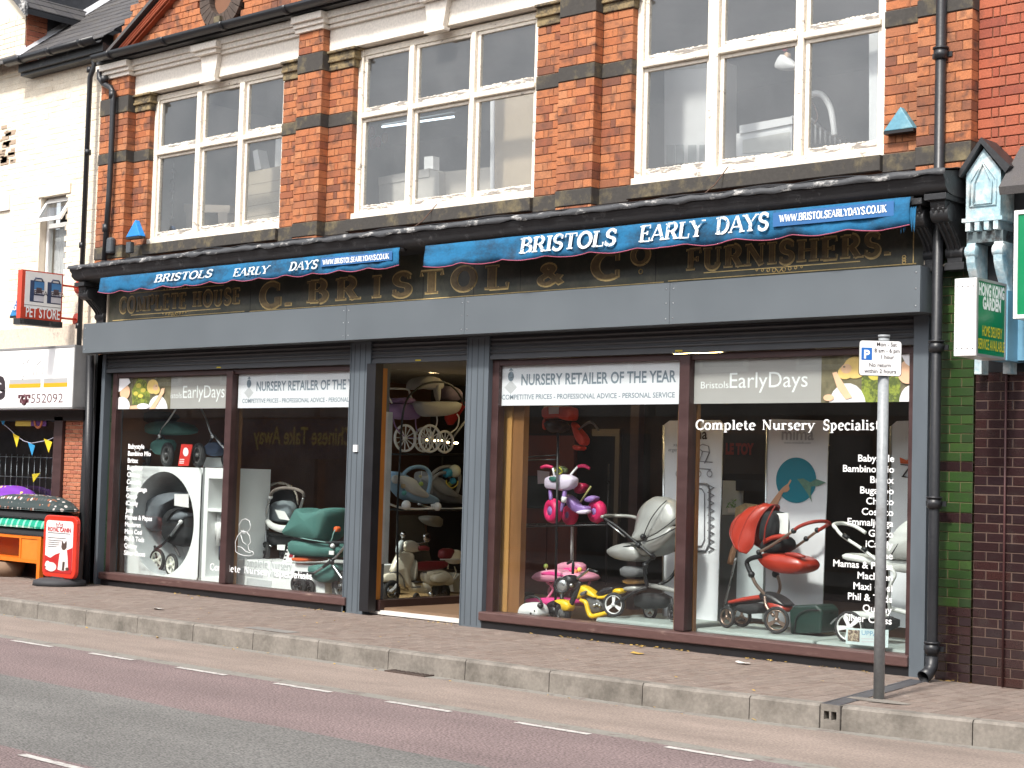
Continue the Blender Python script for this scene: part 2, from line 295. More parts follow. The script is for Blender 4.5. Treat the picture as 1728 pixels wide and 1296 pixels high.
# stroke alphabet with serifs: (weight, points, serif flags); weight 1 thick, 0 thin; unit cap height
def arc(cx, cy, rx, ry, a0, a1, n=12): return [(cx+rx*math.cos(math.radians(a0+(a1-a0)*i/n)), cy+ry*math.sin(math.radians(a0+(a1-a0)*i/n))) for i in range(n+1)]
G_ = {
 'A': (.78, [(0, [(.05, 0), (.37, 1)], 'a'), (1, [(.37, 1), (.7, 0)], 'b'), (0, [(.16, .34), (.59, .34)], '')]),
 'B': (.72, [(1, [(.16, 0), (.16, 1)], 'ab'), (0, [(.1, 1), (.4, 1)], ''), (0, [(.1, 0), (.4, 0)], ''), (0, [(.16, .53), (.42, .53)], ''), (1, arc(.38, .765, .2, .235, 85, -85), ''), (1, arc(.4, .265, .24, .265, 85, -85), '')]),
 'C': (.74, [(1, arc(.42, .5, .32, .5, 55, 305, 18), ''), (0, [(.66, .66), (.66, 1)], ''), (0, [(.66, 0), (.66, .3)], '')]),
 'D': (.78, [(1, [(.16, 0), (.16, 1)], 'ab'), (0, [(.1, 1), (.36, 1)], ''), (0, [(.1, 0), (.36, 0)], ''), (1, arc(.34, .5, .34, .48, 88, -88, 16), '')]),
 'E': (.66, [(1, [(.16, 0), (.16, 1)], 'ab'), (0, [(.1, 1), (.58, 1), (.58, .8)], ''), (0, [(.1, 0), (.6, 0), (.6, .22)], ''), (0, [(.16, .52), (.46, .52)], ''), (0, [(.46, .4), (.46, .64)], '')]),
 'F': (.62, [(1, [(.16, 0), (.16, 1)], 'ab'), (0, [(.1, 1), (.58, 1), (.58, .78)], ''), (0, [(.16, .52), (.46, .52)], ''), (0, [(.46, .4), (.46, .64)], '')]),
 'G': (.8, [(1, arc(.42, .5, .33, .5, 50, 320, 18), ''), (1, [(.66, .04), (.66, .42)], 'b'), (0, [(.66, .68), (.66, 1)], '')]),
 'H': (.82, [(1, [(.16, 0), (.16, 1)], 'ab'), (1, [(.64, 0), (.64, 1)], 'ab'), (0, [(.16, .52), (.64, .52)], '')]),
 'I': (.34, [(1, [(.17, 0), (.17, 1)], 'ab')]),
 'K': (.8, [(1, [(.16, 0), (.16, 1)], 'ab'), (0, [(.2, .42), (.64, 1)], 'b'), (1, [(.34, .58), (.68, 0)], 'b')]),
 'L': (.64, [(1, [(.16, 0), (.16, 1)], 'ab'), (0, [(.1, 0), (.58, 0), (.58, .25)], '')]),
 'M': (.96, [(0, [(.14, 0), (.14, 1)], 'a'), (1, [(.14, 1), (.47, .05)], ''), (0, [(.47, .05), (.8, 1)], ''), (1, [(.8, 0), (.8, 1)], 'ab')]),
 'N': (.84, [(0, [(.14, 0), (.14, 1)], 'ab'), (1, [(.14, 1), (.68, 0)], ''), (0, [(.68, 0), (.68, 1)], 'b')]),
 'O': (.82, [(1, arc(.41, .5, .32, .5, 60, 300, 16), ''), (1, arc(.41, .5, .32, .5, -60, 60, 10), ''), ]),
 'P': (.68, [(1, [(.16, 0), (.16, 1)], 'ab'), (0, [(.1, 1), (.38, 1)], ''), (0, [(.16, .47), (.38, .47)], ''), (1, arc(.38, .735, .22, .265, 88, -88), '')]),
 'R': (.76, [(1, [(.16, 0), (.16, 1)], 'ab'), (0, [(.1, 1), (.38, 1)], ''), (0, [(.16, .5), (.4, .5)], ''), (1, arc(.38, .75, .21, .25, 88, -88), ''), (1, [(.4, .5), (.66, 0)], 'b')]),
 'S': (.64, [(1, arc(.33, .75, .2, .25, 25, 250, 12)+arc(.31, .25, .22, .25, 70, -155, 12)[1:], ''), (0, [(.53, .72), (.53, .98)], ''), (0, [(.09, .02), (.09, .3)], '')]),
 'T': (.72, [(1, [(.36, 0), (.36, 1)], 'a'), (0, [(.06, .78), (.06, 1), (.66, 1), (.66, .78)], '')]),
 'U': (.8, [(1, [(.17, 1), (.17, .3)]+arc(.4, .28, .23, .28, 180, 360, 10), 'a'), (0, [(.63, .28), (.63, 1)], 'b')]),
 'W': (1.1, [(1, [(.06, 1), (.3, 0)], 'a'), (0, [(.3, 0), (.52, .95)], ''), (1, [(.52, .95), (.76, 0)], ''), (0, [(.76, 0), (1.0, 1)], 'b')]),
 'Y': (.74, [(1, [(.06, 1), (.36, .46)], 'a'), (0, [(.36, .46), (.68, 1)], 'b'), (1, [(.36, .46), (.36, 0)], 'b')]),
 '&': (.84, [(1, [(.78, 0), (.24, .72)]+arc(.36, .8, .15, .18, 200, -20, 10)+[(.42, .58), (.2, .4)]+arc(.3, .22, .2, .22, 150, 290, 10)+[(.62, .22), (.74, .48)], '')]),
 '.': (.26, [(1, [(.13, .0), (.13, .13)], '')]), ' ': (.5, []), '-': (.4, [(1, [(.06, .4), (.34, .4)], '')]),
 'o': (.6, [(1, arc(.3, .33, .21, .33, 90, 270, 10), ''), (1, arc(.3, .33, .21, .33, -90, 90, 10), '')]),
 'a': (.58, [(1, [(.42, 0), (.42, .46)]+arc(.28, .48, .14, .17, 10, 160, 6), ''), (1, arc(.25, .17, .15, .17, 80, 320, 8), ''), (0, [(.25, .34), (.42, .36)], ''), (0, [(.42, .02), (.54, .02)], '')]),
 'c': (.54, [(1, arc(.31, .33, .21, .33, 50, 310, 12), ''), (1, [(.45, .5), (.45, .58)], '')]),
 'e': (.56, [(1, arc(.3, .33, .21, .33, 10, 310, 12), ''), (0, [(.12, .36), (.5, .36)], '')]),
 'i': (.32, [(1, [(.16, 0), (.16, .66)], 'a'), (0, [(.02, .64), (.16, .64)], ''), (1, [(.15, .84), (.15, .98)], '')]),
 'l': (.32, [(1, [(.16, 0), (.16, 1)], 'a'), (0, [(.02, .98), (.16, .98)], '')]),
 'm': (.98, [(1, [(.16, 0), (.16, .66)], 'a'), (0, [(.02, .64), (.16, .64)], ''), (1, [(.16, .5)]+arc(.32, .48, .14, .18, 120, 0, 6)+[(.46, 0)], 'b'), (1, [(.48, .5)]+arc(.66, .48, .14, .18, 120, 0, 6)+[(.8, 0)], 'b')]),
 'p': (.64, [(1, [(.16, -.3), (.16, .66)], 'a'), (0, [(.02, .64), (.16, .64)], ''), (1, arc(.32, .33, .2, .33, 120, -120, 12), '')]),
 'r': (.5, [(1, [(.16, 0), (.16, .66)], 'a'), (0, [(.02, .64), (.16, .64)], ''), (1, [(.16, .45), (.26, .62), (.42, .6), (.42, .52)], '')]),
 's': (.48, [(1, arc(.24, .49, .12, .15, 30, 250, 8)+arc(.23, .17, .14, .16, 70, -150, 8)[1:], '')]),
 't': (.42, [(1, [(.18, .9), (.18, .12), (.28, 0), (.38, .08)], ''), (0, [(.04, .64), (.36, .64)], '')]),
 'u': (.66, [(1, [(.16, .66), (.16, .16), (.28, .02), (.46, .12)], ''), (1, [(.5, 0), (.5, .66)], 'a'), (0, [(.02, .64), (.16, .64)], '')]),
 'y': (.6, [(1, [(.08, .66), (.3, .06)], 'a'), (0, [(.52, .66), (.3, .06), (.16, -.28), (.06, -.26)], 'a')]),
}
def serif_mesh(txt, thick=.17, thin=.075, shear=0., gap=.0, lift=.0006, serif=.07):
    V, F = [], []; X = 0.; k = 0
    def poly(pts, w):
        nonlocal k
        n = len(pts); o = len(V)
        for i, p in enumerate(pts):
            a = pts[max(i-1, 0)]; c = pts[min(i+1, n-1)]; dx, dy = c[0]-a[0], c[1]-a[1]; q = math.hypot(dx, dy) or 1
            nx, ny = -dy/q*w/2, dx/q*w/2
            for sgn in (1, -1):
                x, y = X+p[0]+nx*sgn, p[1]+ny*sgn; V.append((x+shear*y, y, (k % 7)*lift+i*.00004))
        for i in range(n-1): F.append((o+2*i+1, o+2*i+3, o+2*i+2, o+2*i))
        k += 1
    for ch in txt:
        wdt, st = G_.get(ch, G_[' '])
        for (w, pts, fl) in st:
            hw = thick if w else thin; poly(pts, hw)
            ends = {'ab': [pts[0], pts[-1]], 'a': [pts[0]], 'b': [pts[-1]]}.get(fl, [])
            for e in ends:
                if e[1] < .1 or e[1] > .55:
                    yy = e[1]+(thin*.4 if e[1] < .1 else -thin*.4); poly([(e[0]-hw/2-serif, yy), (e[0]+hw/2+serif, yy)], thin)
        X += wdt+gap
    return V, F
def serif(txt, org, mat, parent, width, height, ex=(1, 0, 0), ez=(0, 0, 1), shear=0., gap=0., thick=.17, thin=.075, name='lettering', off=.001, align='l', label=None):
    b = B(); V, F = serif_mesh(txt, thick, thin, shear, gap)
    x0 = min(v[0] for v in V); x1 = max(v[0] for v in V); kx = width/(x1-x0); ex = Vector(ex); ez = Vector(ez); nn = ex.cross(ez)
    sh = 0 if align == 'l' else -width
    b.add([Vector(org)+ex*((v[0]-x0)*kx+sh)+ez*(v[1]*height)+nn*(off+v[2]) for v in V], F)
    return b.obj(name, mat, parent, label=label)
# ------------------------------------------------------------------ palette
GZ, RZ = -.04, -.21
brick_or = Mbrick('orange_brick', [(.36, .115, .045), (.44, .16, .065), (.38, .13, .05), (.46, .19, .085), (.25, .08, .04), (.41, .15, .06), (.17, .065, .04)], .85, .45, .78, (.095, .045, .032))
brick_red = Mbrick('red_brick', [(.34, .085, .042), (.39, .11, .055), (.29, .07, .038), (.37, .1, .05), (.24, .06, .036)], .85, .5, .3, (.12, .05, .035))
brick_dk = Mbrick('dark_glazed_brick', [(.02, .011, .012), (.03, .013, .013), (.022, .012, .014), (.038, .014, .012)], .22, .08, .2, (.05, .045, .04), coat=.5)
brick_gr = Mbrick('green_glazed_brick', [(.02, .048, .013), (.03, .068, .016), (.017, .038, .013), (.042, .085, .02)], .3, .1, .6, (.03, .045, .02), coat=.4)
brick_cream = Mbrick('cream_painted_brick', [(.74, .66, .53), (.78, .7, .57), (.71, .62, .49)], .8, .35, .22, (.55, .44, .31))
brick_pier = Mbrick('shop_pier_brick', [(.4, .13, .07), (.46, .17, .09), (.33, .1, .06)], .85, .5, .25, (.12, .06, .04))
paver_m = Mbrick('paving_block', [(.2, .16, .135), (.225, .18, .152), (.185, .146, .124), (.21, .162, .135)], .9, .7, .5, (.13, .085, .065), blotch=.9)
mortar_dk = M('dark_mortar', (.2, .095, .055), .95, bump=.4)
mortar_lt = M('pale_mortar', (.5, .38, .26), .95, bump=.4)
mortar_cream = M('painted_mortar', (.74, .66, .54), .95, bump=.3)
stone_dk = Mpatch('sooty_stone', (.05, .045, .04), (.2, .16, .085), .5, .72, 3.2, .85, .4)
stone_y = Mpatch('weathered_buff_stone', (.27, .2, .1), (.05, .042, .035), .42, .6, 7, .85, .5)
stone_w = Mpatch('pale_weathered_render', (.62, .53, .43), (.26, .23, .22), .56, .7, 3.5, .85, .5)
white_p = Mpatch('painted_cream_lintel', (.74, .68, .6), (.62, .56, .48), .6, .8, 3, .6, .12)
peel = Mpatch('flaking_white_paint', (.8, .73, .62), (.36, .31, .26), .61, .64, 11, .6, .3, (.6, 1, 1.3))
peel2 = Mpatch('badly_flaking_white_paint', (.78, .73, .64), (.27, .245, .22), .49, .55, 15, .7, .7, (.4, 1, 2.2))
grey_clad = M('grey_coated_panel', (.108, .125, .138), .42, var=.05, vs=1.2, bump=.05, bs=3)
grey_post = M('grey_painted_pilaster', (.098, .118, .136), .5, var=.1, vs=5, bump=.15, bs=20, stretch=(1, 1, .2))
black_p = Mpatch('old_black_paint', (.024, .025, .027), (.09, .09, .09), .58, .68, 9, .45, .5)
pipe_m = Mpatch('black_pipe_paint', (.018, .019, .022), (.05, .05, .055), .6, .75, 12, .4, .25)
lead = Mpatch('crumpled_lead_flashing', (.06, .062, .066), (.5, .49, .47), .53, .64, 9, .5, 1.0, (.6, 1, 1))
brown_p = M('brown_painted_timber', (.05, .024, .023), .45, var=.2, vs=9, bump=.15, bs=30, stretch=(.3, 1, 1))
brown_sill = Mpatch('worn_brown_sill', (.095, .05, .045), (.25, .17, .14), .58, .7, 9, .5, .3, (.25, 1, 1))
slate = Mbrick('roof_slate', [(.06, .058, .06), (.08, .075, .075), (.05, .048, .052)], .7, .5, .3, (.1, .085, .06))
terra = M('terracotta_moulding', (.42, .1, .045), .7, var=.2, vs=6, bump=.3)
glass_up = Mglass('old_window_glass', (.92, .93, .93), 1.6, .02, .045)
glass_sh = Mglass('shopfront_glass', (.95, .97, .965), .75, .0, .004)
asph_tan = M('worn_tan_tarmac', (.235, .188, .16), .95, var=.2, vs=1.6, bump=.7, bs=45, fine=.4, stretch=(.5, 1.5, 1))
asph_red = M('red_tarmac', (.178, .132, .128), .95, var=.16, vs=1.4, bump=1, bs=38, fine=.8, stretch=(.6, 1.4, 1))
asph_gry = M('grey_tarmac', (.142, .138, .13), .95, var=.2, vs=.9, bump=1, bs=40, fine=.7, stretch=(.5, 1.5, 1))
kerb_m = Mpatch('concrete_kerb', (.235, .212, .185), (.13, .117, .1), .42, .66, 3.2, .9, .5)
paint_w = Mpatch('worn_road_paint', (.52, .5, .47), (.25, .22, .21), .5, .64, 18, .7, .3)
groutline = Mpatch('old_grey_line', (.22, .21, .185), (.16, .13, .115), .5, .65, 7, .9, .4)
conc = M('grey_concrete', (.2, .19, .175), .9, bump=.4)
white_u = M('white_upvc', (.8, .8, .78), .35, var=.03)
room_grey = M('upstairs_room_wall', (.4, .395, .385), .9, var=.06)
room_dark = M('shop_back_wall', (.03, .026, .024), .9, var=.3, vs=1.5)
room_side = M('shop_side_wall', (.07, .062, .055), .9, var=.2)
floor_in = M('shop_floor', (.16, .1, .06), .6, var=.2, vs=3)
ceil_in = M('shop_ceiling', (.3, .28, .26), .9)
blk = M('black_plastic', (.012, .012, .014), .4, var=.1)
rub = M('tyre_rubber', (.02, .02, .021), .75, var=.15, bump=.2)
chrome = M('chrome', (.8, .8, .8), .12, 1, var=0)
alu = M('brushed_aluminium', (.55, .56, .57), .3, 1, var=.05)
white_pl = M('white_plastic', (.78, .78, .77), .35, var=.03)
white_lam = M('white_laminate', (.82, .84, .83), .4, var=.03)
white_v = M('white_vinyl', (.86, .87, .87), .5, var=.0)
paper = M('white_paper', (.8, .8, .78), .7, var=.02)

# ------------------------------------------------------------------ brick laying
def lay(x0, x1, z0, z1, y, yb, bond='flemish', ch=.0825, Ls=.228, gap=.0055, jz=.0, seed=0, clip=None):
    out = []; n = max(1, round((z1-z0)/ch)); h = (z1-z0)/n; r = random.Random(seed+int(x0*97))
    for i in range(n):
        za, zb = z0+i*h+gap/2, z0+(i+1)*h-gap/2; x = x0
        if bond == 'stretch': seq = [Ls if i % 2 == 0 else Ls/2] + [Ls]*999
        else: seq = ([Ls, Ls/2]*500) if i % 2 == 0 else ([Ls/2, .062]+[Ls, Ls/2]*500)
        for L in seq:
            if x >= x1-.02: break
            xe = min(x+L, x1)
            if x1-xe < .045: xe = x1
            a, b = x+(gap/2 if x > x0+.001 else 0), xe-(gap/2 if xe < x1-.001 else 0)
            if not clip or clip((a+b)/2, (za+zb)/2):
                j = r.uniform(-.0025, .0025); out.append((a, b, za, zb, y+j, yb))
            x = xe
    return out
_unit = {}
def unit_brick(mat, key):
    k = (mat.name, key)
    if k not in _unit:
        b = B(); w, h = key; b.bbox(-.5, .5, -.5, .5, -.5, .5, 0)
        vs = []; cx, cz = .004/w, .004/h
        for v in b.v:
            vs.append(v)
        vs = [(-.5, .5, -.5), (.5, .5, -.5), (.5, .5, .5), (-.5, .5, .5), (-.5, -.5+.04, -.5), (.5, -.46, -.5), (.5, -.46, .5), (-.5, -.46, .5),
              (-.5+cx, -.5, -.5+cz), (.5-cx, -.5, -.5+cz), (.5-cx, -.5, .5-cz), (-.5+cx, -.5, .5-cz)]
        me = bpy.data.meshes.new('brick'); me.from_pydata(vs, [], b.f); me.materials.append(mat); _unit[k] = me
    return _unit[k]
def place_bricks(bricks, mat, parent, n=300, name='brick', stuff='brickwork'):
    """the n that show largest in the photo become single parts, the others one joined part"""
    def size(q):
        c = Vector(((q[0]+q[1])/2, q[4], (q[2]+q[3])/2))-CAM; dp = c.dot(_f)
        return (q[1]-q[0])*(q[3]-q[2])/dp/dp*(1 if abs(c.dot(_r)/dp*FPX) < 880 and abs(c.dot(_u)/dp*FPX) < 665 else .0001)
    bricks = sorted(bricks, key=size, reverse=True); og = ORG.get(parent.name, Vector())
    for q in bricks[:n]:
        w, h = q[1]-q[0], q[3]-q[2]
        o = bpy.data.objects.new(name, unit_brick(mat, (.22 if w > .16 else .11 if w > .08 else .06, .075))); COL.objects.link(o); o.parent = parent
        o.location = Vector(((q[0]+q[1])/2, (q[4]+q[5])/2, (q[2]+q[3])/2))-og; o.scale = (w, q[5]-q[4], h)
    if bricks[n:]:
        b = B()
        for q in bricks[n:]: b.bbox(q[0], q[1], q[4], q[5], q[2], q[3])
        b.obj(stuff, mat, parent, kind='stuff')

# ------------------------------------------------------------------ ground
def kerbY(x):        # the kerb line swings in slightly at the near end
    return -2.2 + .37*max(0, (x+8.2)/3.4)**1.8 if x < -4.2 else -2.2+.37*1.36
b = B(); b.box(-60, 30, -40, 30, RZ-.6, RZ-.05); b.obj('ground', M('subsoil', (.1, .09, .08)), kind='structure')
xs = [-60, -40, -30, -24]+[-20+i*.5 for i in range(33)]+[0, 10, 30]
def strip(name, mat, fa, fb, z=RZ, zb=None, x_=None):
    b = B(); X_ = x_ or xs
    for a, c in zip(X_[:-1], X_[1:]): b.sheet([(a, fa(a), z), (c, fa(c), z), (c, fb(c), z if zb is None else zb), (a, fb(a), z if zb is None else zb)])
    return b.obj(name, mat, kind='structure')
wob = lambda y, a, s: (lambda x: y+a*noise.noise(Vector((x*s, y, 0))))
sA = wob(-3.38, .012, 1.5); sB = wob(-3.54, .018, 1.2); sC = wob(-5.03, .07, .9); sD = wob(-6.8, .02, 1)
strip('parking_bay_surface', asph_tan, sA, lambda x: kerbY(x)-.12)
strip('gutter_channel', groutline, lambda x: kerbY(x)-.12, lambda x: kerbY(x)+.05)
strip('bay_edge_strip', groutline, sB, sA)
strip('red_road_surface', asph_red, sC, sB)
strip('grey_road_surface', asph_gry, sD, sC)
strip('far_lane_surface', asph_red, lambda x: -10.3, sD)
strip('far_pavement', conc, lambda x: -14.0, lambda x: -10.3, RZ+.12)
# road markings: short worn dashes
mk = B().obj('road_markings', paint_w, kind='structure'); mk.hide_render = False
for i in range(-9, 7):
    x = -7.72+i*1.29; b = B(); n = 10
    for k in range(n):
        a, c = x+k*.66/n, x+(k+1)*.66/n
        y0 = -3.575+.008*noise.noise(Vector((a*9, 1, 0))); y1 = y0-.062-.012*noise.noise(Vector((a*12, 5, 0)))
        b.sheet([(a, y1, RZ+.004), (c, y1, RZ+.004), (c, y0, RZ+.004), (a, y0, RZ+.004)])
    b.obj('dash', paint_w, mk)
for i in range(-5, 4):
    x = -8.65+i*1.29; b = B(); b.sheet([(x, -6.92, RZ+.004), (x+.72, -6.92, RZ+.004), (x+.72, -6.86, RZ+.004), (x, -6.86, RZ+.004)]); b.obj('dash', paint_w, mk)
# pavement base + paving blocks
strip('pavement_bed', M('paving_joint_sand', (.1, .075, .055), .95, bump=.5), lambda x: kerbY(x)+.1, lambda x: .35, GZ-.008)
pav = thing('pavement', None, None, (-11, -1, GZ)); pav['kind'] = 'structure'
pv = []
y = -.02
row = 0; cw, cl = .105, .21
x = -24.
while x < -2.5:
    yy = .32 - (cl/2 if row % 2 else 0)
    while yy > kerbY(x)+.125:
        ya = max(yy-cl, kerbY(x)+.122)
        if yy-ya > .03: pv.append((x+.0025, x+cw-.0025, ya+.0025, yy-.0025))
        yy -= cl
    x += cw; row += 1
def ps(q):
    c = Vector(((q[0]+q[1])/2, (q[2]+q[3])/2, GZ))-CAM; dp = c.dot(_f); sx = c.dot(_r)/dp*FPX; sy = c.dot(_u)/dp*FPX
    return (1 if abs(sx) < 870 and abs(sy) < 655 and q[2] < -.02 else 0)/dp
pv.sort(key=ps, reverse=True)
pm = bpy.data.meshes.new('paver'); bb = B().bbox(-.5, .5, -.5, .5, -.5, .5, 0)
pm.from_pydata([(-.5, -.5, 0), (.5, -.5, 0), (.5, .5, 0), (-.5, .5, 0), (-.5, -.5, .8), (.5, -.5, .8), (.5, .5, .8), (-.5, .5, .8), (-.47, -.485, 1), (.47, -.485, 1), (.47, .485, 1), (-.47, .485, 1)], [], bb.f); pm.materials.append(paver_m)
bst = B(); pr_ = random.Random(3)
for i, q in enumerate(pv):
    dz = pr_.uniform(-.0015, .0015)
    if i < 300:
        o = bpy.data.objects.new('paver', pm); COL.objects.link(o); o.parent = pav
        o.location = Vector(((q[0]+q[1])/2, (q[2]+q[3])/2, GZ-.02+dz))-Vector((-11, -1, GZ)); o.scale = (q[1]-q[0], q[3]-q[2], .02)
    else:
        x0, x1, y0, y1 = q; z1 = GZ+dz; z0 = GZ-.02; c = .003
        bst.add([(x0, y0, z0), (x1, y0, z0), (x1, y1, z0), (x0, y1, z0), (x0, y0, z1-.004), (x1, y0, z1-.004), (x1, y1, z1-.004), (x0, y1, z1-.004), (x0+c, y0+c, z1), (x1-c, y0+c, z1), (x1-c, y1-c, z1), (x0+c, y1-c, z1)], bb.f)
bst.obj('paving_blocks', paver_m, pav, kind='stuff')
# kerb stones
kb = thing('kerb', None, None, (-11, -2.2, RZ)); kb['kind'] = 'structure'
joints = [-6.79-.921*i for i in range(14, -1, -1)]+[-6.243, -6.083]+[-6.083+.915*i for i in range(1, 7)]
for a, c in zip(joints[:-1], joints[1:]):
    if abs(a+6.243) < .01: continue          # room for the drain outlet block
    b = B(); n = 4; pr_o = []
    for k in range(n+1):
        xx = a+.004+(c-a-.008)*k/n; yk = kerbY(xx)
        pr_o.append([(xx, yk-.006, RZ-.1), (xx, yk, GZ-.018), (xx, yk+.016, GZ), (xx, yk+.12, GZ+.001), (xx, yk+.12, RZ-.1)])
    for k in range(n):
        for j in range(4): b.sheet([pr_o[k][j], pr_o[k+1][j], pr_o[k+1][j+1], pr_o[k][j+1]])
    b.sheet(list(reversed(pr_o[0]))); b.sheet(pr_o[-1])
    b.obj('kerb_stone', kerb_m, kb)
yk = kerbY(-6.16)
b = B(); x0, x1 = -6.24, -6.086
b.box(x0, x1, yk-.004, yk+.12, GZ-.045, GZ+.001); b.box(x0, x1, yk-.004, yk+.12, RZ-.1, RZ+.065)
for u, v in ((x0, x0+.026), (x0+.069, x0+.085), (x1-.026, x1)): b.box(u, v, yk-.004, yk+.12, RZ+.065, GZ-.045)
b.box(x0, x1, yk+.1, yk+.12, RZ+.065, GZ-.045)
b.obj('drain_outlet_block', kerb_m, kb)
b = B(); c0, c1 = PZ(1402, 1189, GZ), PZ(1551, 1148, GZ); cs_ = Vector((.075, 0, 0))
for o0, o1, hh in ((-1, -.75, .005), (-.75, .75, .003), (.75, 1, .005)): b.prism([c0+cs_*o0, c0+cs_*o1, c1+cs_*o1, c1+cs_*o0], (0, 0, hh))
b.obj('drain_channel_cover', M('steel_channel', (.09, .09, .1), .5, .3), kind='structure')
# gully grate
g = thing('gully_grate', 'rusty black iron gully grate set in the gutter below the shop doorway', 'drain cover', (-9.98, -2.62, RZ))
b = B(); gc = PZ(700, 1136, RZ); X0, X1, Y0, Y1 = gc.x-.24, gc.x+.24, gc.y-.13, gc.y+.13
for (a, c, d, e) in ((X0, X1, Y0, Y0+.03), (X0, X1, Y1-.03, Y1), (X0, X0+.03, Y0+.03, Y1-.03), (X1-.03, X1, Y0+.03, Y1-.03)): b.box(a, c, d, e, RZ, RZ+.012)
iron = M('rusty_iron', (.09, .065, .055), .7, .3, bump=.4); b.obj('frame', iron, g)
for i in range(7):
    x = X0+.045+i*.057; b = B(); b.box(x, x+.03, Y0+.03, Y1-.03, RZ+.001, RZ+.01); b.obj('bar', iron, g)
b = B(); b.box(X0+.03, X1-.03, Y0+.03, Y1-.03, RZ+.0005, RZ+.003); b.obj('pit_shade_sheet', blk, g)  # flat black sheet stands for the shaded depth below the bars
# moss, repaired patches, litter
def flake(x, y, r_, mat, n_, label, cat='leaf', z=GZ+.004, sx=1.6, a=0):
    b = B(); n = 7; top = []
    for k in range(n):
        t = 2*math.pi*k/n; q = r_*(.75+.4*rnd.random()); px_, py_ = q*sx*math.cos(t), q*math.sin(t)
        top.append((x+px_*math.cos(a)-py_*math.sin(a), y+px_*math.sin(a)+py_*math.cos(a), z+.004+.35*r_*rnd.random()))
    b.add(top+[(x, y, z+.002)], [(k, (k+1) % n, n) for k in range(n)]); return b.obj(n_, mat, label=label, cat=cat, solid=.0015)
leaf_y = M('dry_yellow_leaf', (.42, .27, .06), .7); leaf_b = M('brown_leaf', (.2, .1, .04), .8); litter = M('litter_paper', (.62, .6, .57), .7)
bst = B()
for i in range(190):
    t = i % 3; x = rnd.uniform(-18, -6.2); yl = -.03-abs(rnd.gauss(0, .05)); z = GZ
    if i % 6 == 0: yl = rnd.uniform(-2.0, -.2)
    if i % 5 == 0: yl = kerbY(x)-rnd.uniform(.02, .2); z = RZ
    if i % 6 and i % 5: x = rnd.gauss(rnd.choice((-6.4, -8.2, -10.2, -9.3, -13.9, -12, -16, -7.3)), .25)
    r_ = rnd.uniform(.005, .015); a = rnd.random()*6.3; n = 5
    tp = [(x+r_*1.5*math.cos(2*math.pi*k/n+a), yl+r_*.8*math.sin(2*math.pi*k/n+a), z+.006+r_*rnd.random()) for k in range(n)]
    bst.add(tp, [tuple(range(n))])
tag(bst.obj('fallen_leaves', leaf_y, kind='stuff'), 'scattered small dry yellow leaves along the shopfront and the kerb')
for x, y, r_, mt, lb in ((-8.0, -.42, .05, litter, 'crumpled white paper scrap on the pavement below the silver pushchair'), (-14.7, -1.55, .05, litter, 'white paper scrap on the pavement below the left window'),
                         (-9.0, -.6, .045, leaf_y, 'pale yellow leaf lying on the pavement before the middle of the right window')):
    flake(x, y, r_, mt, 'litter' if mt is litter else 'fallen_leaf', lb, 'litter' if mt is litter else 'leaf')
p = PZ(217, 1060, RZ)
flake(p.x, p.y, .09, blk, 'crushed_plastic', 'crushed black plastic lying in the gutter at the left', 'litter', RZ+.01)
p = PZ(455, 1063, GZ); strip('service_cover', conc, lambda x: p.y-.09, lambda x: p.y+.09, GZ+.004, x_=[p.x-.3, p.x+.35])
b = B(); pp = PZ(1485, 1183, GZ); n = 12
b.add([(pp.x+.26*math.cos(2*math.pi*k/n)*rnd.uniform(.8, 1.1), pp.y+.09*math.sin(2*math.pi*k/n)*rnd.uniform(.8, 1.1)-.02, GZ+.005) for k in range(n)], [tuple(range(n))])
b.obj('concrete_patch', kerb_m, kind='structure')
# ------------------------------------------------------------------ the main shop building
shop = thing('brick_shop_building', 'orange brick shop with grey shopfront, tall flaking white windows and black cornice', 'building', (-12.2, 0, GZ))
WIN = [(-17.42, -14.82, (-16.56, -16.43), (-15.73, -15.6)), (-13.62, -10.9, (-12.82, -12.71), (-11.9, -11.8)), (-9.69, -6.99, (-8.86, -8.72), (-7.91, -7.81))]
PIL = [(-18.34, -17.73), (-14.43, -14.01), (-10.5, -10.05), (-6.62, -6.135)]
PIER = [(-17.73, -17.42), (-14.82, -14.43), (-14.01, -13.62), (-10.9, -10.5), (-10.05, -9.69), (-6.99, -6.62)]
WX0, WX1 = -18.34, -6.135
bricks = []; core = B(); bands = []
zs = [(4.275, 5.34), (5.49, 5.98)]
for i, (a, c) in enumerate(PIL):
    yb = -.001
    for z0, z1 in zs+[(6.2, 6.45)]: bricks += lay(a, c, z0, z1, -.125, yb, seed=i)
    bricks += lay(a, c, 3.97, 4.11, -.125, yb, seed=i)
    core.box(a+.006, c-.006, -.117, -.002, 3.9, 6.5)
    for z0, z1 in ((4.115, 4.27), (5.345, 5.485), (5.985, 6.195)): bands.append((a-.004, c+.004, -.132, -.0, z0, z1))
for i, (a, c) in enumerate(PIER):
    for z0, z1 in zs: bricks += lay(a, c, z0, z1, 0, .16, seed=10+i)
    core.box(a+.006, c-.006, .007, .16, 3.9, 6.3)
    for z0, z1 in ((4.115, 4.27), (5.345, 5.485)): bands.append((a-.003, c+.003, -.007, .17, z0, z1))
for i, (a, c, *_w) in enumerate(WIN):
    L, R_ = PIL[i][1], PIL[i+1][0]
    bricks += lay(L, R_, 3.97, 4.11, 0, .1, seed=30+i); core.box(L, R_, .007, .16, 3.9, 4.2)
    bands.append((a+.004, c-.004, -.05, .18, 4.13, 4.265))
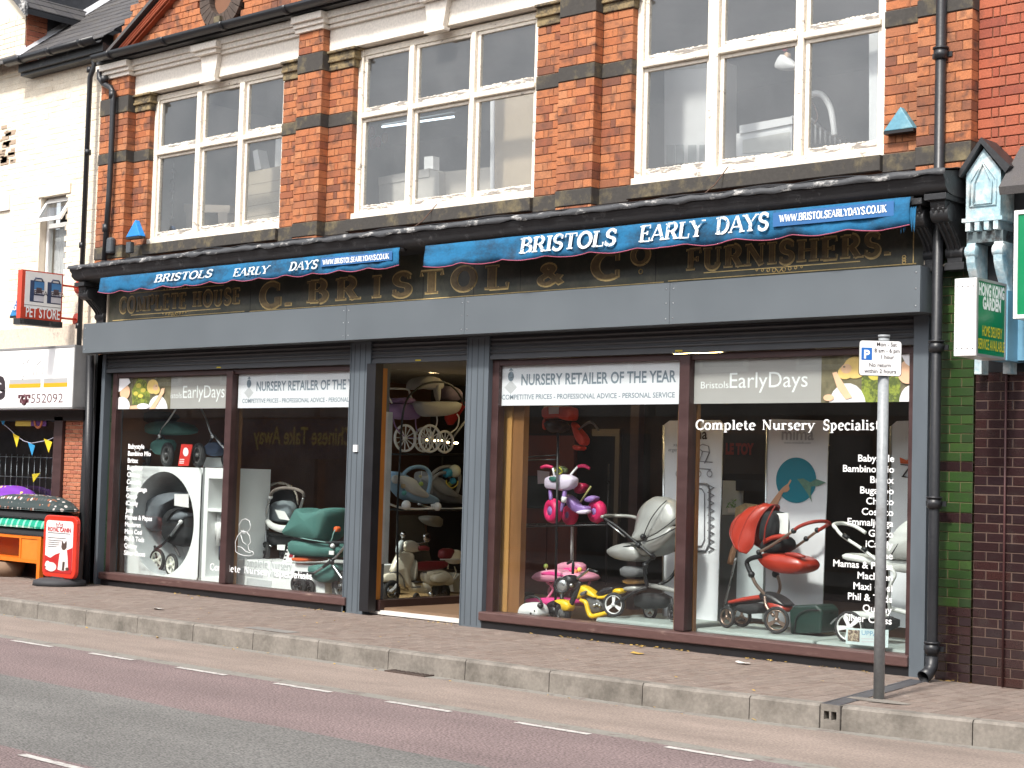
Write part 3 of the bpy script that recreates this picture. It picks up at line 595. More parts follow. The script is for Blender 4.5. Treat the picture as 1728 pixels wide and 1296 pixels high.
# gable brickwork over the gutter
gz0 = 6.7
lb = PY(207, 92, -.05); rt_ = PY(287, 0, -.05); sl_ = (rt_.z-lb.z)/(rt_.x-lb.x)
gx0 = lb.x; gxc = gx0+3.35
arcc = PY(376, -6, -.05)
clipf = lambda x, z: z < gz0+sl_*min(x-gx0, 2*gxc-gx0-x)-.02 and (x-arcc.x)**2+(z-arcc.z)**2 > .42**2
gb = lay(gx0, 2*gxc-gx0, gz0, gz0+2.0, -.05, .05, seed=50, clip=clipf)
bricks += gb
bricks += lay(-18.3, gx0+.9, gz0-.02, gz0+1.3, .0, .08, seed=57, clip=lambda x, z: z < gz0+.25+(x+18.3)*.95 and z > gz0+sl_*max(0, x-gx0-.15)-.1)
core.prism([(-18.3, .008, gz0-.2), (gx0+.9, .008, gz0-.2), (gx0+.9, .008, gz0+1.35), (-18.3, .008, gz0+.25)], (0, .1, 0))
core.prism([(gx0+.02, .0, gz0-.2), (2*gxc-gx0, .0, gz0-.2), (gxc, .0, gz0+sl_*3.3)], (0, .2, 0))
core.box(WX0, WX1, .0, .16, 6.45, 6.8)
core.box(WX0, WX1, .2, .3, 2.9, 4.1); core.box(WX0, WX1, .17, .3, 6.17, 6.8)
core.obj('brick_bed', mortar_dk, shop)
place_bricks(bricks, brick_or, shop)
for q in bands: B().bbox(q[0], q[1], q[2], q[3], q[4], q[5], .006).obj('stone_band', stone_dk, shop)
# gable details
b = B(); pts = [(gx0-.25, -.12, gz0-.02), (gx0+.02, -.12, gz0-.02), (gxc, -.12, gz0+sl_*3.33), (gxc, -.12, gz0+sl_*3.62)]
b.prism(pts, (0, .12, 0))
for q in (.07, .15, .22):
    b.tube([(gx0-.25+q, -.13, gz0), (gxc-.0, -.13, gz0+sl_*(3.6-q*1.0))], .022, 6)
b.obj('gable_moulding', terra, shop)
b = B(); b.prism([(gx0-.36, -.2, gz0), (gx0-.27, -.2, gz0), (gxc, -.2, gz0+sl_*3.63), (gxc, -.2, gz0+sl_*3.72)], (0, .25, 0)); b.obj('gable_capping', slate, shop)
for k in range(26):
    a0 = 2*math.pi*k/26+.012; a1 = 2*math.pi*(k+1)/26-.012; r0, r1 = .22, .41
    pts = [(arcc.x+r*math.cos(a), -.085, arcc.z+r*math.sin(a)) for r, a in ((r0, a0), (r1, a0), (r1, a1), (r0, a1))]
    B().prism(pts, (0, .1, 0)).obj('arch_brick', M('sooty_arch_brick', (.07, .05, .04), .85, var=.4, vs=12), shop)
b = B(); b.box(arcc.x-.055, arcc.x+.055, -.13, -.05, gz0+.0, arcc.z-.26); b.obj('key_block', stone_dk, shop)
# capitals, lintels, keystones
for i, (a, c) in enumerate(PIER):
    b = B()
    for z0, z1, e in ((5.985, 6.07, .02), (6.07, 6.1, .05), (6.1, 6.17, .035), (6.17, 6.2, .07)): b.box(a-.0+.001, c-.001+(0 if c in [p[0] for p in PIL] else e), -e, .17, z0, z1)
    b.obj('capital', stone_y, shop, bevel=.008)
for i in range(3):
    L, R_ = PIL[i][1]+.002, PIL[i+1][0]-.002; mid = (WIN[i][0]+WIN[i][1])/2
    b = B(); b.box(L, R_, -.03, .2, 6.2, 6.5); b.box(L, R_, -.1, .2, 6.5, 6.56); b.box(L, R_, -.07, .2, 6.455, 6.5); b.box(L, R_, -.13, .2, 6.56, 6.64)
    b.obj('lintel', white_p, shop, bevel=.006)
    b = B(); b.prism([(mid-.11, -.1, 6.17), (mid+.11, -.1, 6.17), (mid+.17, -.1, 6.47), (mid-.17, -.1, 6.47)], (0, .07, 0))
    b.box(mid-.2, mid+.2, -.16, -.03, 6.47, 6.52); b.box(mid-.25, mid+.25, -.2, -.1, 6.52, 6.6); b.box(mid-.15, mid+.15, -.12, -.03, 6.135, 6.17)
    b.obj('keystone', white_p, shop, bevel=.006)
for a, c in PIL:
    b = B()
    for z0, z1, e in ((6.45, 6.5, .03), (6.5, 6.55, .06), (6.55, 6.63, .1)): b.box(a-(.04 if a > -18 else -.0), c+min(e, .06), -.125-e, 0, z0, z1)
    b.obj('pilaster_cap', white_p, shop, bevel=.006)
# gutter
def gutter(x0, x1, y, z, r, parent, brk=.9):
    b = B(); n = 8
    for s_ in (0,):
        cs = [[(x, y-r*math.cos(math.pi*k/n), z-r*math.sin(math.pi*k/n)) for k in range(n+1)] for x in (x0, x1)]
        b.loft(cs)
    o = b.obj('gutter', pipe_m, parent, solid=.006)
    x = x0+.3
    while x < x1:
        b = B(); cs = [[(xx, y-(r+.008)*math.cos(math.pi*k/n), z-(r+.008)*math.sin(math.pi*k/n)) for k in range(n+1)] for xx in (x, x+.09)]; b.loft(cs); b.obj('gutter_bracket', pipe_m, parent, solid=.004); x += brk
gutter(-18.25, -6.1, -.3, 6.73, .075, shop, 1.15)
b = B(); b.box(-18.3, -6.14, -.24, -.14, 6.645, 6.7); b.box(-18.3, -6.14, -.225, -.0, 6.7, 6.72); b.obj('eaves_board', black_p, shop)
# upper windows
def sash_window(a, c, m1, m2, fl):
    y0, y1 = .07, .15
    w = B(); w.box(a, a+.075, y0, y1, 4.28, 6.18); w.box(c-.075, c, y0, y1, 4.28, 6.18); w.box(a+.075, c-.075, y0+.01, y1, 6.11, 6.18)
    w.box(a+.0, c, y0-.05, y1, 4.268, 4.34); w.box(a+.075, c-.075, y0+.008, y1, 4.34, 4.365)
    fr = w.obj('window_frame', peel, shop, bevel=.006)
    for q in (m1, m2): B().box(q[0]+.02, q[1]-.02, y0-.012, y1, 4.345, 6.11).obj('mullion', peel, fr, bevel=.006)
    xs_ = [a+.075, m1[0]+.018, m1[1]-.018, m2[0]+.018, m2[1]-.018, c-.075]
    for k in range(3):
        x0, x1 = xs_[2*k]+.002, xs_[2*k+1]-.002
        B().box(x0, x1, y0-.02, y1, 5.40, 5.46).obj('transom', peel, fr, bevel=.012)
        for (z0, z1) in ((4.367, 5.398), (5.462, 6.108)):
            t = .042; s_ = B(); s_.box(x0, x0+t, y0+.025, y1-.01, z0, z1); s_.box(x1-t, x1, y0+.025, y1-.01, z0, z1)
            s_.box(x0+t, x1-t, y0+.025, y1-.01, z1-.035, z1)
            o = s_.obj('sash', peel, fr, bevel=.004)
            B().box(x0+t, x1-t, y0+.02, y1-.012, z0, z0+.055).obj('bottom_rail', peel2, fr, bevel=.004)
            # flaked putty line: little ragged chips along the sight line
            ch = B(); r_ = random.Random(int(x0*100)+int(z0*10))
            xx = x0+t
            while xx < x1-t-.03:
                L = r_.uniform(.02, .07); h = r_.uniform(.002, .013)
                ch.prism([(xx, y0+.022, z0+.054), (xx+L, y0+.022, z0+.054), (xx+L*.8, y0+.022, z0+.055+h), (xx+L*.3, y0+.022, z0+.055+h*.7)], (0, .01, 0)); xx += L
            ch.obj('flaking_putty', peel, fr, kind='stuff')
            B().box(x0+t-.004, x1-t+.004, y0+.045, y0+.049, z0+.05, z1-.03).obj('pane', glass_up, fr)
for a, c, m1, m2 in WIN: sash_window(a, c, m1, m2, 0)
# cornice
X0, X1 = -18.28, -6.16
prof = [(0, 4.0), (-.16, 4.03), (-.47, 3.98), (-.52, 3.97), (-.52, 3.93), (-.49, 3.9), (-.49, 3.86), (-.44, 3.815), (-.36, 3.80), (-.1, 3.80), (0, 3.78)]
b = B(); b.loft([[(x, p[0], p[1]+.0) for p in prof] for x in (X0, X1)])
b.sheet([(X0, p[0], p[1]) for p in prof]); b.sheet([(X1, p[0], p[1]) for p in reversed(prof)])
b.obj('cornice', black_p, shop)
b = B(); n = 240; rows = []
for k in range(n+1):
    x = X0-.02+(X1-X0+.04)*k/n; q = lambda s_, f: noise.noise(Vector((x*f, s_, 0)))
    rows.append([(x, .02, 4.045+.012*q(1, 1.3)), (x, -.13, 4.035+.014*q(2, 3)), (x, -.24, 4.03+.02*q(9, 5)), (x, -.34, 4.02+.022*q(3, 4)), (x, -.45, 4.0+.02*q(4, 5)), (x, -.535+.016*q(5, 4), 3.992+.016*q(6, 6)), (x, -.545+.014*q(7, 6), 3.94+.026*q(8, 5))])
b.loft(rows); b.obj('lead_flashing', lead, shop, solid=.003)
# cables lying along the cornice
for s_ in range(3):
    pts = []; x = X0+.3
    while x < X1-.4: pts.append((x, -.2-.06*s_+.03*noise.noise(Vector((x, s_, 3))), 4.06-.012*s_+.05*max(0, noise.noise(Vector((x*1.3, s_*9, 7)))))); x += .12
    B().tube(pts, .008, 5).obj('cable', blk, shop)
for px_, py_, qx, qy in ((737, 345, 690, 390), (1229, 281, 1185, 330)):
    p0, p1 = PY(px_, py_, .0), PY(qx, qy, -.3); B().tube([p0, p0*.5+p1*.5+Vector((0, 0, -.03)), p1], .005, 5).obj('cable', M('rusty_wire', (.1, .05, .03)), shop)
# fascia board with gilt lettering
FY = -.07
b = B(); b.box(-18.04, -6.55, FY, .06, 3.285, 3.8); fb = b.obj('fascia_board', Mpatch('old_green_black_fascia', (.045, .048, .036), (.095, .088, .062), .45, .7, 3, .35, .15), shop)
for x in (-18.07, -6.55): B().box(x, x+.03, FY-.02, .06, 3.285, 3.78).obj('fascia_edge', M('cream_edge', (.5, .42, .33)), fb)
for x in (-15.2, -14.0, -13.1, -12.35, -11.62, -10.98, -9.3): B().box(x, x+.006, FY-.002, FY+.01, 3.3, 3.78).obj('board_joint', blk, fb)
gilt = Mpatch('tarnished_gilt', (.2, .14, .065), (.11, .08, .045), .5, .7, 12, .5, .2); gilt2 = Mpatch('bright_gilt_line', (.64, .47, .2), (.33, .24, .11), .5, .7, 12, .45, .2)
def gilded(t, x0, x1, z0, z1):
    serif(t, (x0, FY, z0), gilt2, fb, x1-x0, z1-z0, thick=.25, thin=.115, gap=.1, off=.001, name='gilt_lettering')
    serif(t, (x0+.012, FY, z0+.012), gilt, fb, x1-x0-.024, z1-z0-.024, thick=.2, thin=.065, gap=.1, off=.007, name='gilt_lettering')
gilded('COMPLETE', -17.82, -16.42, 3.415, 3.60); gilded('HOUSE', -16.3, -15.38, 3.42, 3.60)
gilded('G.', -15.04, -14.45, 3.345, 3.62)
for ch_, xa_, xb_, zo_ in (('B', -14.2, -13.82, 0), ('R', -13.72, -13.3, 0), ('I', -13.13, -12.98, 0), ('S', -12.82, -12.5, 0), ('T', -12.4, -12.04, 0), ('O', -11.95, -11.56, .015), ('L', -11.46, -11.12, 0)): gilded(ch_, xa_, xb_, 3.365+zo_, 3.61)
gilded('&', -10.76, -10.4, 3.37, 3.57); gilded('C', -10.08, -9.72, 3.39, 3.635)
gilded('O', -9.6, -9.35, 3.50, 3.67); gilded('FURNISHERS.', -8.95, -6.86, 3.405, 3.60)
b = B()
b.ring((-9.47, FY-.002, 3.43), (0, 1, 0), .022, .006, 12, 4)
for x0, x1 in ((-17.6, -15.7), (-8.8, -7.1)):
    b.box(x0, x1, FY-.003, FY+.002, 3.648, 3.656); b.box(x0+.05, x1-.05, FY-.003, FY+.002, 3.37, 3.378)
    for zc, sg in ((3.655, 1), (3.372, -1)):
        mx_ = (x0+x1)/2
        for s_ in (-1, 1):
            for k in range(4): b.ring((mx_+s_*(.05+k*.06), FY-.002, zc+sg*(.02-.004*k)), (0, 1, 0), .018-.003*k, .0045, 10, 4)
        b.tube([(mx_-.04, FY-.003, zc), (mx_, FY-.003, zc+sg*.045), (mx_+.04, FY-.003, zc)], .005, 4)
for x0, x1 in ((-17.95, -15.3), (-9.15, -6.63)): b.box(x0, x1, FY-.003, FY+.002, 3.318, 3.326)
b.box(-15.2, -9.2, FY-.003, FY+.002, 3.312, 3.32); b.box(-6.66, -6.652, FY-.003, FY+.002, 3.32, 3.72)
for zc in (3.36, 3.68):
    for k in range(3): b.ring((-6.74, FY-.002, zc+.02*(k-1)), (0, 1, 0), .016, .004, 8, 4)
b.obj('gilt_ornament', gilt2, fb)
b = B(); r_ = random.Random(5); x = -18
while x < -6.6:
    L = r_.uniform(.05, .5); 
    if r_.random() < .55: b.box(x, x+L, FY-.03, FY, 3.283, 3.283+r_.uniform(.004, .014))
    x += L
b.obj('torn_cream_edge', M('old_cream_paint', (.6, .52, .4), .8), fb)
# console brackets at both ends
def console(x0, x1, ys, z0, z1, mat, parent, name='console'):
    h = z1-z0; n = 16; out = []
    for k in range(n+1):
        t = k/n; out.append((ys*(.28+.72*(.5+.5*math.cos(math.pi*min(1, (1-t)*1.15)))**1.0), z0+h*t))
    b = B(); poly_ = [(x0, -y_, z) for y_, z in out]+[(x0, .0, z1), (x0, .0, z0)]
    b.prism(poly_, (x1-x0, 0, 0))
    for zc, rr in ((z1-.09, .075), (z0+.08, .05)): b.tube([(x0-.012, -out[int((zc-z0)/h*n)][0]+rr*.55, zc), (x1+.012, -out[int((zc-z0)/h*n)][0]+rr*.55, zc)], rr, 14)
    for k in range(3):
        xx = x0+(x1-x0)*(k+.5)/3; b.tube([(xx, -y_-.004, z) for y_, z in out[2:-2]], .012, 6)
    b.box(x0-.03, x1+.03, -ys-.04, 0, z1, z1+.05); b.box(x0-.02, x1+.02, -.3*ys, 0, z0-.06, z0)
    return b.obj(name, mat, parent, bevel=.004)
console(-18.26, -18.1, .4, 3.3, 3.74, black_p, shop); console(-6.53, -6.42, .4, 3.3, 3.74, black_p, shop); console(-6.33, -6.2, .42, 3.3, 3.76, black_p, shop)
# grey shutter box and pilasters
jx = [-18.28, PY(584, 540, -.28).x, PY(784, 530, -.28).x, PY(1130, 510, -.28).x, -6.475]
for a, c in zip(jx[:-1], jx[1:]):
    o = B().box(a+.002, c-.002, -.28, -.262, 2.9, 3.275).obj('cladding_panel', grey_clad, shop)
    for x in (a+.04, c-.04):
        for z in (2.95, 3.09, 3.22): B().disc((x, -.281, z), (0, 1, 0), .006, .004, 8).obj('screw', alu, o)
b = B(); b.box(-18.279, -6.476, -.262, -.0, 2.905, 3.27); b.obj('shutter_box', grey_clad, shop)
for a, c, nm in ((-18.34, -18.17, 'L'), (-13.5, -13.19, 'M'), (-11.73, -11.44, 'M'), (-6.68, -6.545, 'R')):
    b = B(); b.box(a, c, 0, .3, GZ-.0, 2.9)
    o = b.obj('pilaster', grey_post, shop)
    if nm == 'M':
        for k in range(3): B().box(a+.05+k*.085, a+.06+k*.085, -.003, .003, GZ+.02, 2.88).obj('groove', M('groove_shadow_paint', (.065, .078, .09)), o)
        B().box(a-.012, a, -.008, .05, GZ, 2.89).obj('corner_trim', grey_post, o)
for a, c in ((-18.17, -13.5), (-13.19, -11.73), (-11.44, -6.68)):
    o = B().box(a+.002, c-.002, .03, .09, 2.70, 2.9).obj('roller_shutter', M('shutter_metal', (.085, .09, .096), .5, .1), shop)
    for k in range(4): B().tube([(a+.004, .024, 2.735+k*.045), (c-.004, .024, 2.735+k*.045)], .014, 8).obj('slat', M('shutter_metal', (.085, .09, .096), .5, .1), o)
    B().box(a+.003, c-.003, .012, .09, 2.665, 2.70).obj('bottom_bar', brown_p if 0 else M('shutter_bar', (.07, .075, .082), .5), o)
    m_ = (a+c)/2; B().box(m_-.05, m_+.03, .009, .012, 2.675, 2.69).obj('warning_label', M('yellow_label', (.55, .42, .02)), o)
p = PY(600, 757, -.01); B().box(p.x-.03, p.x+.035, -.02, -.0, p.z-.035, p.z+.04).obj('key_switch', white_pl, shop)
# window frames, sills and glass
def shop_window(a, c, mull):
    f = B(); f.box(a, a+.09, .06, .16, .1, 2.66); f.box(c-.07, c, .06, .16, .1, 2.66); f.box(a+.09, c-.07, .065, .155, 2.6, 2.66)
    fr = f.obj('shop_window_frame', brown_p, shop, bevel=.005)
    m_ = B().box(mull-.065, mull+.05, .03, .16, .13, 2.64).obj('mullion', brown_p, fr, bevel=.008)
    for k in range(60): B
    sl_ = B(); sl_.box(a-.02, c, -.03, .2, .035, .125); sl_.obj('sill', brown_sill, fr, bevel=.012)
    B().box(a, c, .0, .2, GZ, .03).obj('plinth', blk, fr)  # black strip painted in for the dark gap beneath the sill
    for x0, x1 in ((a+.088, mull-.063), (mull+.048, c-.068)): B().box(x0, x1, .1, .106, .12, 2.61).obj('pane', glass_sh, fr)
    return fr
frA = shop_window(-18.08, -13.45, -15.655); frB = shop_window(-11.44, -6.68, -9.01)
B().box(-18.17, -18.08, .1, .2, GZ, 2.7).obj('inner_post', M('green_black_tile', (.02, .035, .02), .3), shop)
# side glass of the entrance lobby
b = B(); b.box(-13.16, -13.02, .1, 2.6, .0, .12); b.obj('sill', M('dark_brown_timber', (.035, .018, .016), .4), shop)
B().box(-13.1, -13.09, .2, 2.5, .12, 2.62).obj('pane', glass_sh, shop)
B().box(-13.19, -13.05, .06, PX(625, 900, -13.05).y, .0, 2.66).obj('lobby_post', blk, shop)
wood_o = M('varnished_orange_timber', (.5, .2, .04), .4, var=.25, vs=5, stretch=(1, 1, .15)); wood_l = M('light_timber', (.42, .22, .07), .45, var=.2, vs=6, stretch=(1, 1, .12)); wood_b = M('brown_timber', (.2, .09, .03), .5, var=.3, vs=6, stretch=(1, 1, .12))
p0 = PX(626, 900, -13.14).y; p1 = PX(643, 900, -13.14).y; p2 = PX(652, 900, -13.14).y
B().box(-13.2, -13.12, p0, p1, .12, 2.62).obj('timber_post', wood_o, shop)
B().box(-13.2, -13.13, p1, p2+.03, .5, 2.15).obj('metal_strip', M('grey_metal_strip', (.4, .41, .4), .5), shop)
B().box(-13.19, -11.44, .1, 5.4, -.03, .012).obj('lobby_step', M('white_threshold', (.7, .68, .64), .5), shop)
mm = M('lobby_mat', (.7, .64, .54), .9, var=.15); B().box(-13.0, -11.9, .55, 3.4, .012, .02).obj('lobby_floor', mm, shop)
for k in range(3): B().box(-13.0, -11.7, .22+k*.12, .28+k*.12, .012, .022).obj('mat_strip', M('grey_strip', (.3, .29, .26), .6), shop)
for k, (y0, y1) in enumerate(((.1, .2), (2.5, 2.6))):
    B().box(-11.56, -11.44, y0, y1, 0, 2.66).obj('lobby_post', brown_p, shop)
# timber inside the right window
a = PY(835, 900, .25); c = PY(862, 900, .25); e = PY(880, 900, .25)
B().box(a.x-.02, c.x, .22, .3, .12, 2.6).obj('timber_post', wood_l, shop); B().box(c.x+.003, e.x, .24, .32, .12, 2.6).obj('timber_post', wood_b, shop)
a = PY(1160, 900, .22); c = PY(1178, 900, .22); B().box(a.x-.1, c.x, .17, .22, .12, 2.6).obj('timber_post', wood_b, shop)
a = PY(388, 900, .22); c = PY(402, 900, .22); B().box(a.x-.05, c.x, .17, .22, .12, 2.6).obj('timber_post', wood_b, shop)
# rooms
def room(x0, x1, y0, y1, z0, z1, wm, fm, cm, bm):
    B().box(x0, x1, y0, y1, z0-.1, z0).obj('room_floor', fm, shop); B().box(x0, x1, y0, y1, z1, z1+.1).obj('ceiling', cm, shop)
    B().box(x0, x1, y1, y1+.1, z0, z1).obj('back_wall', bm, shop)
    for x in (x0-.1, x1): B().box(x, x+.1, y0, y1, z0, z1).obj('side_wall', wm, shop)
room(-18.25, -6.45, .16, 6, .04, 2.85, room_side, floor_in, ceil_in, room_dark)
room(-18.2, -6.3, .3, 5, 4.05, 6.45, room_grey, floor_in, room_grey, room_grey)
B().box(-18.3, -6.2, 0.3, 8, 6.6, 6.9).obj('roof', slate, shop)  # unseen outer shell, added to keep daylight out of the rooms
B().box(-18.34, -18.24, .0, 8, GZ, 6.9).obj('party_wall', mortar_dk, shop); B().box(-6.24, -6.14, .2, 8, GZ, 6.9).obj('party_wall', mortar_dk, shop)
B().box(-18.24, -6.24, 7.9, 8, GZ, 6.9).obj('rear_wall', mortar_dk, shop)
# lit strip lamps inside
lampm = M('warm_lamp', (1, .72, .35), emit=20, var=0); lampc = M('cool_tube', (.75, .9, 1), emit=1.7, var=0)
for X, Y, L, zz, mt in ((-8.0, 1.4, .9, 2.72, lampm), (-12.6, 1.9, 1.2, 2.74, lampm), (-9.5, .9, .6, 2.74, lampm)):
    t = thing('strip_light', {-8.0: 'lit warm strip lamp above the right banner with the child', -12.6: 'lit strip lamp inside above the doorway', -9.5: 'lit strip lamp above the award banner in the right window'}[X], 'lamp', (X, Y, zz))
    B().box(X-L/2, X+L/2, Y-.05, Y+.05, zz, zz+.1).obj('housing', white_pl, t); B().tube([(X-L/2+.02, Y, zz-.02), (X+L/2-.02, Y, zz-.02)], .022, 8).obj('tube', lampm, t)
a = PY(645, 214, 2.6); c = PY(766, 197, 2.6)
t = thing('ceiling_light', 'lit fluorescent tube seen through the middle upstairs window', 'lamp', a)
B().tube([a, c], .014, 8).obj('tube', lampc, t); B().box(a.x, c.x, 2.57, 2.63, a.z+.03, a.z+.06).obj('housing', room_grey, t)
# party pier of green glazed brick
pier = []
for z0, z1 in ((.55, 1.22), (1.3, 1.63), (1.71, 3.5), (3.58, 3.86)): pier += lay(-6.45, -6.145, z0, z1, .0, .1, 'stretch', .0745, .2, .006, seed=70)
pd = []
for z0, z1 in ((GZ, .55), (1.22, 1.3), (1.63, 1.71), (3.5, 3.58)): pd += lay(-6.45, -6.145, z0, z1, .0, .1, 'stretch', .0745, .2, .006, seed=71)
gp = thing('green_tiled_pier', 'narrow pier of green glazed bricks with dark bands beside the grey shopfront', 'pier', (-6.3, 0, GZ))
B().box(-6.45, -6.145, .008, .2, GZ, 3.95).obj('bed', M('glazed_joint', (.16, .12, .06)), gp)
place_bricks(pier, brick_gr, gp, 300); place_bricks(pd, brick_dk, gp, 60)
# downpipes
def pipe(pts, r, parent, collars=()):
    B().tube(pts, r, 14).obj('downpipe', pipe_m, parent)
    for c in collars:
        z = c[2]; b = B()
        b.tube([(c[0], c[1], z-.04), (c[0], c[1], z+.04)], r+.014, 14); b.tube([(c[0], c[1], z+.04), (c[0], c[1], z+.055)], r+.022, 14)
        b.box(c[0]-r-.045, c[0]+r+.045, c[1]+r*.6, c[1]+r*.6+.012, z-.02, z+.02); b.obj('pipe_collar', pipe_m, parent)
px_ = -6.39
pipe([(px_+.0, -.16, 8.2), (px_, -.16, .2), (px_, -.16, .12)], .043, shop, [(px_, -.16, 5.0), (px_, -.16, 2.62), (px_, -.16, 1.37), (px_, -.16, .22), (px_, -.16, 7.6)])
b = B(); b.tube([(px_, -.16, .16), (px_, -.165, .08), (px_-.01, -.2, .03), (px_-.02, -.26, .0)], [.05, .05, .052, .056], 14, cap=False); b.obj('pipe_shoe', pipe_m, shop, solid=.006)
B().tube([PY(176, 140, -.2), PY(176, 128, -.22)], .05, 12).obj('pipe_collar', pipe_m, shop)
l1 = [(168, 118), (168, 132), (174, 141), (187, 148), (191, 156), (191, 172), (188, 250), (184, 330), (176, 440)]
B().tube([PY(x, y, -.2) for x, y in l1], .036, 12).obj('downpipe', pipe_m, shop)
for x, y in ((190, 160), (179, 385)): p = PY(x, y, -.2); B().tube([p+Vector((0, 0, -.05)), p+Vector((0, 0, .05))], .048, 12).obj('pipe_collar', pipe_m, shop)
B().tube([PY(152, 600, -.12), PY(145, 985, -.12)], .05, 12).obj('downpipe', pipe_m, shop)
# ------------------------------------------------------------------ left neighbour: cream painted building with pet shop below
LY = .05
lbd = thing('cream_painted_building', 'cream painted brick building with slate roof and dormer left of the orange brick shop', 'building', (-20.5, 0, GZ))
LX0, LX1 = -24.5, -18.345
ez = 6.98
wz = lambda x, z: not (PYs[0] < x < PYs[1] and PYs[2] < z < PYs[3]) and not (x < -20.62 and 3.2 < z < 5.25)
w0, w1 = PY(72, 333, LY), PY(112, 460, LY)
PYs = (w0.x-.02, PY(113, 340, LY).x+.01, 3.95, PY(90, 330, LY).z)
lbr = lay(LX0, -18.46, 3.33, 6.85, LY, LY+.1, 'flemish', .0755, .222, .0035, clip=wz)
B_ = B(); B_.box(LX0, PYs[0]-.02, LY+.0035, LY+.25, 3.3, 6.95); B_.box(PYs[1]+.02, -18.4, LY+.0035, LY+.25, 3.3, 6.95)
B_.box(PYs[0]-.02, PYs[1]+.02, LY+.0035, LY+.25, PYs[3]+.02, 6.95); B_.box(PYs[0]-.02, PYs[1]+.02, LY+.0035, LY+.25, 3.3, 3.9)
B_.obj('wall', mortar_cream, lbd)
place_bricks(lbr, brick_cream, lbd, 300)
B().box(-18.46, LX1, LY-.02, LY+.2, 3.2, 6.9).obj('painted_strip', M('pale_pink_paint', (.76, .68, .62), .7), lbd)
# band, sill and side wall
B().box(LX0, -18.46, LY-.06, LY+.1, 3.0, 3.32).obj('stone_band', stone_w, lbd, bevel=.01)
# narrow window with its top light open
b = B(); x0, x1, z0, z1 = PYs
wf = B(); wf.box(x0+.0, x0+.05, LY+.1, LY+.17, z0, z1); wf.box(x1-.05, x1, LY+.1, LY+.17, z0, z1); wf.box(x0+.05, x1-.05, LY+.1, LY+.17, z1-.05, z1); wf.box(x0+.05, x1-.05, LY+.1, LY+.17, z0, z0+.05)
wf.box(x0+.05, x1-.05, LY+.1, LY+.17, z1-.42, z1-.36); fr = wf.obj('window_frame', white_u, lbd)
B().box(x0+.05, x1-.05, LY+.13, LY+.136, z0+.05, z1-.42).obj('pane', glass_sh, fr)
B().box(x0+.05, x1-.05, LY+.2, LY+.22, z0+.05, z1-.42).obj('net_curtain', M('net_curtain', (.42, .4, .4), .9, var=.4, vs=14, stretch=(4, 1, .6)), fr)
B().box(x0, x1, LY+.3, LY+.32, z0-.1, z1+.1).obj('room_shade_sheet', blk, fr)  # black sheet stands for the unlit room behind the window
b = B(); q = -.26; hz = z1-.03
def flap(u0, u1, v0, v1, off=0): # casement hinged at the top, swung outwards
    return [(u, LY+.08+(hz-z)*(q/-.4)*-1*.9-off, z) for u, z in ((u0, v0), (u1, v0), (u1, v1), (u0, v1))]
fz = z1-.36
for u0, u1, v0, v1 in ((x0-.0, x0+.055, fz, hz), (x1-.055, x1, fz, hz), (x0+.055, x1-.055, fz, fz+.055), (x0+.055, x1-.055, hz-.055, hz)): b.prism(flap(u0, u1, v0, v1), (0, .04, 0))
o = b.obj('top_light', white_u, fr); B().prism(flap(x0+.055, x1-.055, fz+.055, hz-.055, -.015), (0, .005, 0)).obj('pane', glass_up, fr)
b = B(); n = 6; b.prism([(x0-.08, LY-.02, z1)]+[(x0-.08+(x1-x0+.16)*k/n, LY-.02, z1+.13+.05*math.sin(math.pi*k/n)) for k in range(n+1)]+[(x1+.08, LY-.02, z1)], (0, .1, 0)); b.obj('arched_lintel', M('cream_paint_flat', (.74, .66, .53), .8), lbd)
# white window at the photo's left edge
b = B(); b.box(-21.4, -20.72, LY-.03, LY+.2, 5.0, 5.22); b.obj('window_lintel', white_u, lbd)
b = B(); b.box(-20.8, -20.7, LY+.03, LY+.15, 3.4, 5.0); b.box(-21.9, -20.8, LY+.03, LY+.15, 3.4, 3.5); fr = b.obj('window_frame', white_u, lbd); B().box(-21.9, -20.8, LY+.08, LY+.09, 3.5, 5.0).obj('pane', glass_up, fr)
B().box(-22.5, -20.6, LY+.3, LY+.33, 3.3, 5.3).obj('room_shade_sheet', blk, lbd)  # black sheet in place of the unlit interior
b = B(); r_ = random.Random(2)
for k in range(26):
    p = PY(r_.uniform(0, 22), r_.uniform(205, 275), LY); s_ = r_.uniform(.02, .07); b.box(p.x-s_*1.5, p.x+s_*1.5, LY-.008, LY, p.z-s_*.5, p.z+s_*.5)
b.obj('flaked_patch', M('bare_plaster', (.4, .3, .22), .9, bump=.6), lbd, kind='stuff')
# eaves: gutter, board, slates
ex0, ex1 = PY(10, 112, -.28).x, -18.28
b = B(); b.box(ex0+.12, ex1, -.12, LY, 6.80, 6.93); b.box(ex0+.14, ex1, -.17, -.12, 6.84, 6.95); b.obj('eaves_board', black_p, lbd)
gutter(ex0, ex1, -.26, 7.0, .075, lbd, .75)
tanp = .78; roofZ = lambda y: 7.02+(y+.2)*tanp
def slates(x0, x1, y0, y1, f, parent, mat, clip=None, name='slating', hx=.25, hy=.16):
    b = B(); y = y0; r = 0
    while y < y1:
        x = x0-(hx/2 if r % 2 else 0)
        while x < x1:
            a, c = max(x, x0)+.002, min(x+hx, x1)-.002
            if c-a > .02 and (not clip or clip((a+c)/2, y)):
                t = .008+rnd.uniform(0, .004); b.add([(a, y, f(y)+t), (c, y, f(y)+t), (c, y+hy*1.05, f(y+hy)+.001), (a, y+hy*1.05, f(y+hy)+.001), (a, y, f(y)-.004), (c, y, f(y)-.004)], [(0, 1, 2, 3), (4, 5, 1, 0)])
            x += hx
        y += hy; r += 1
    return b.obj(name, mat, parent, kind='stuff')
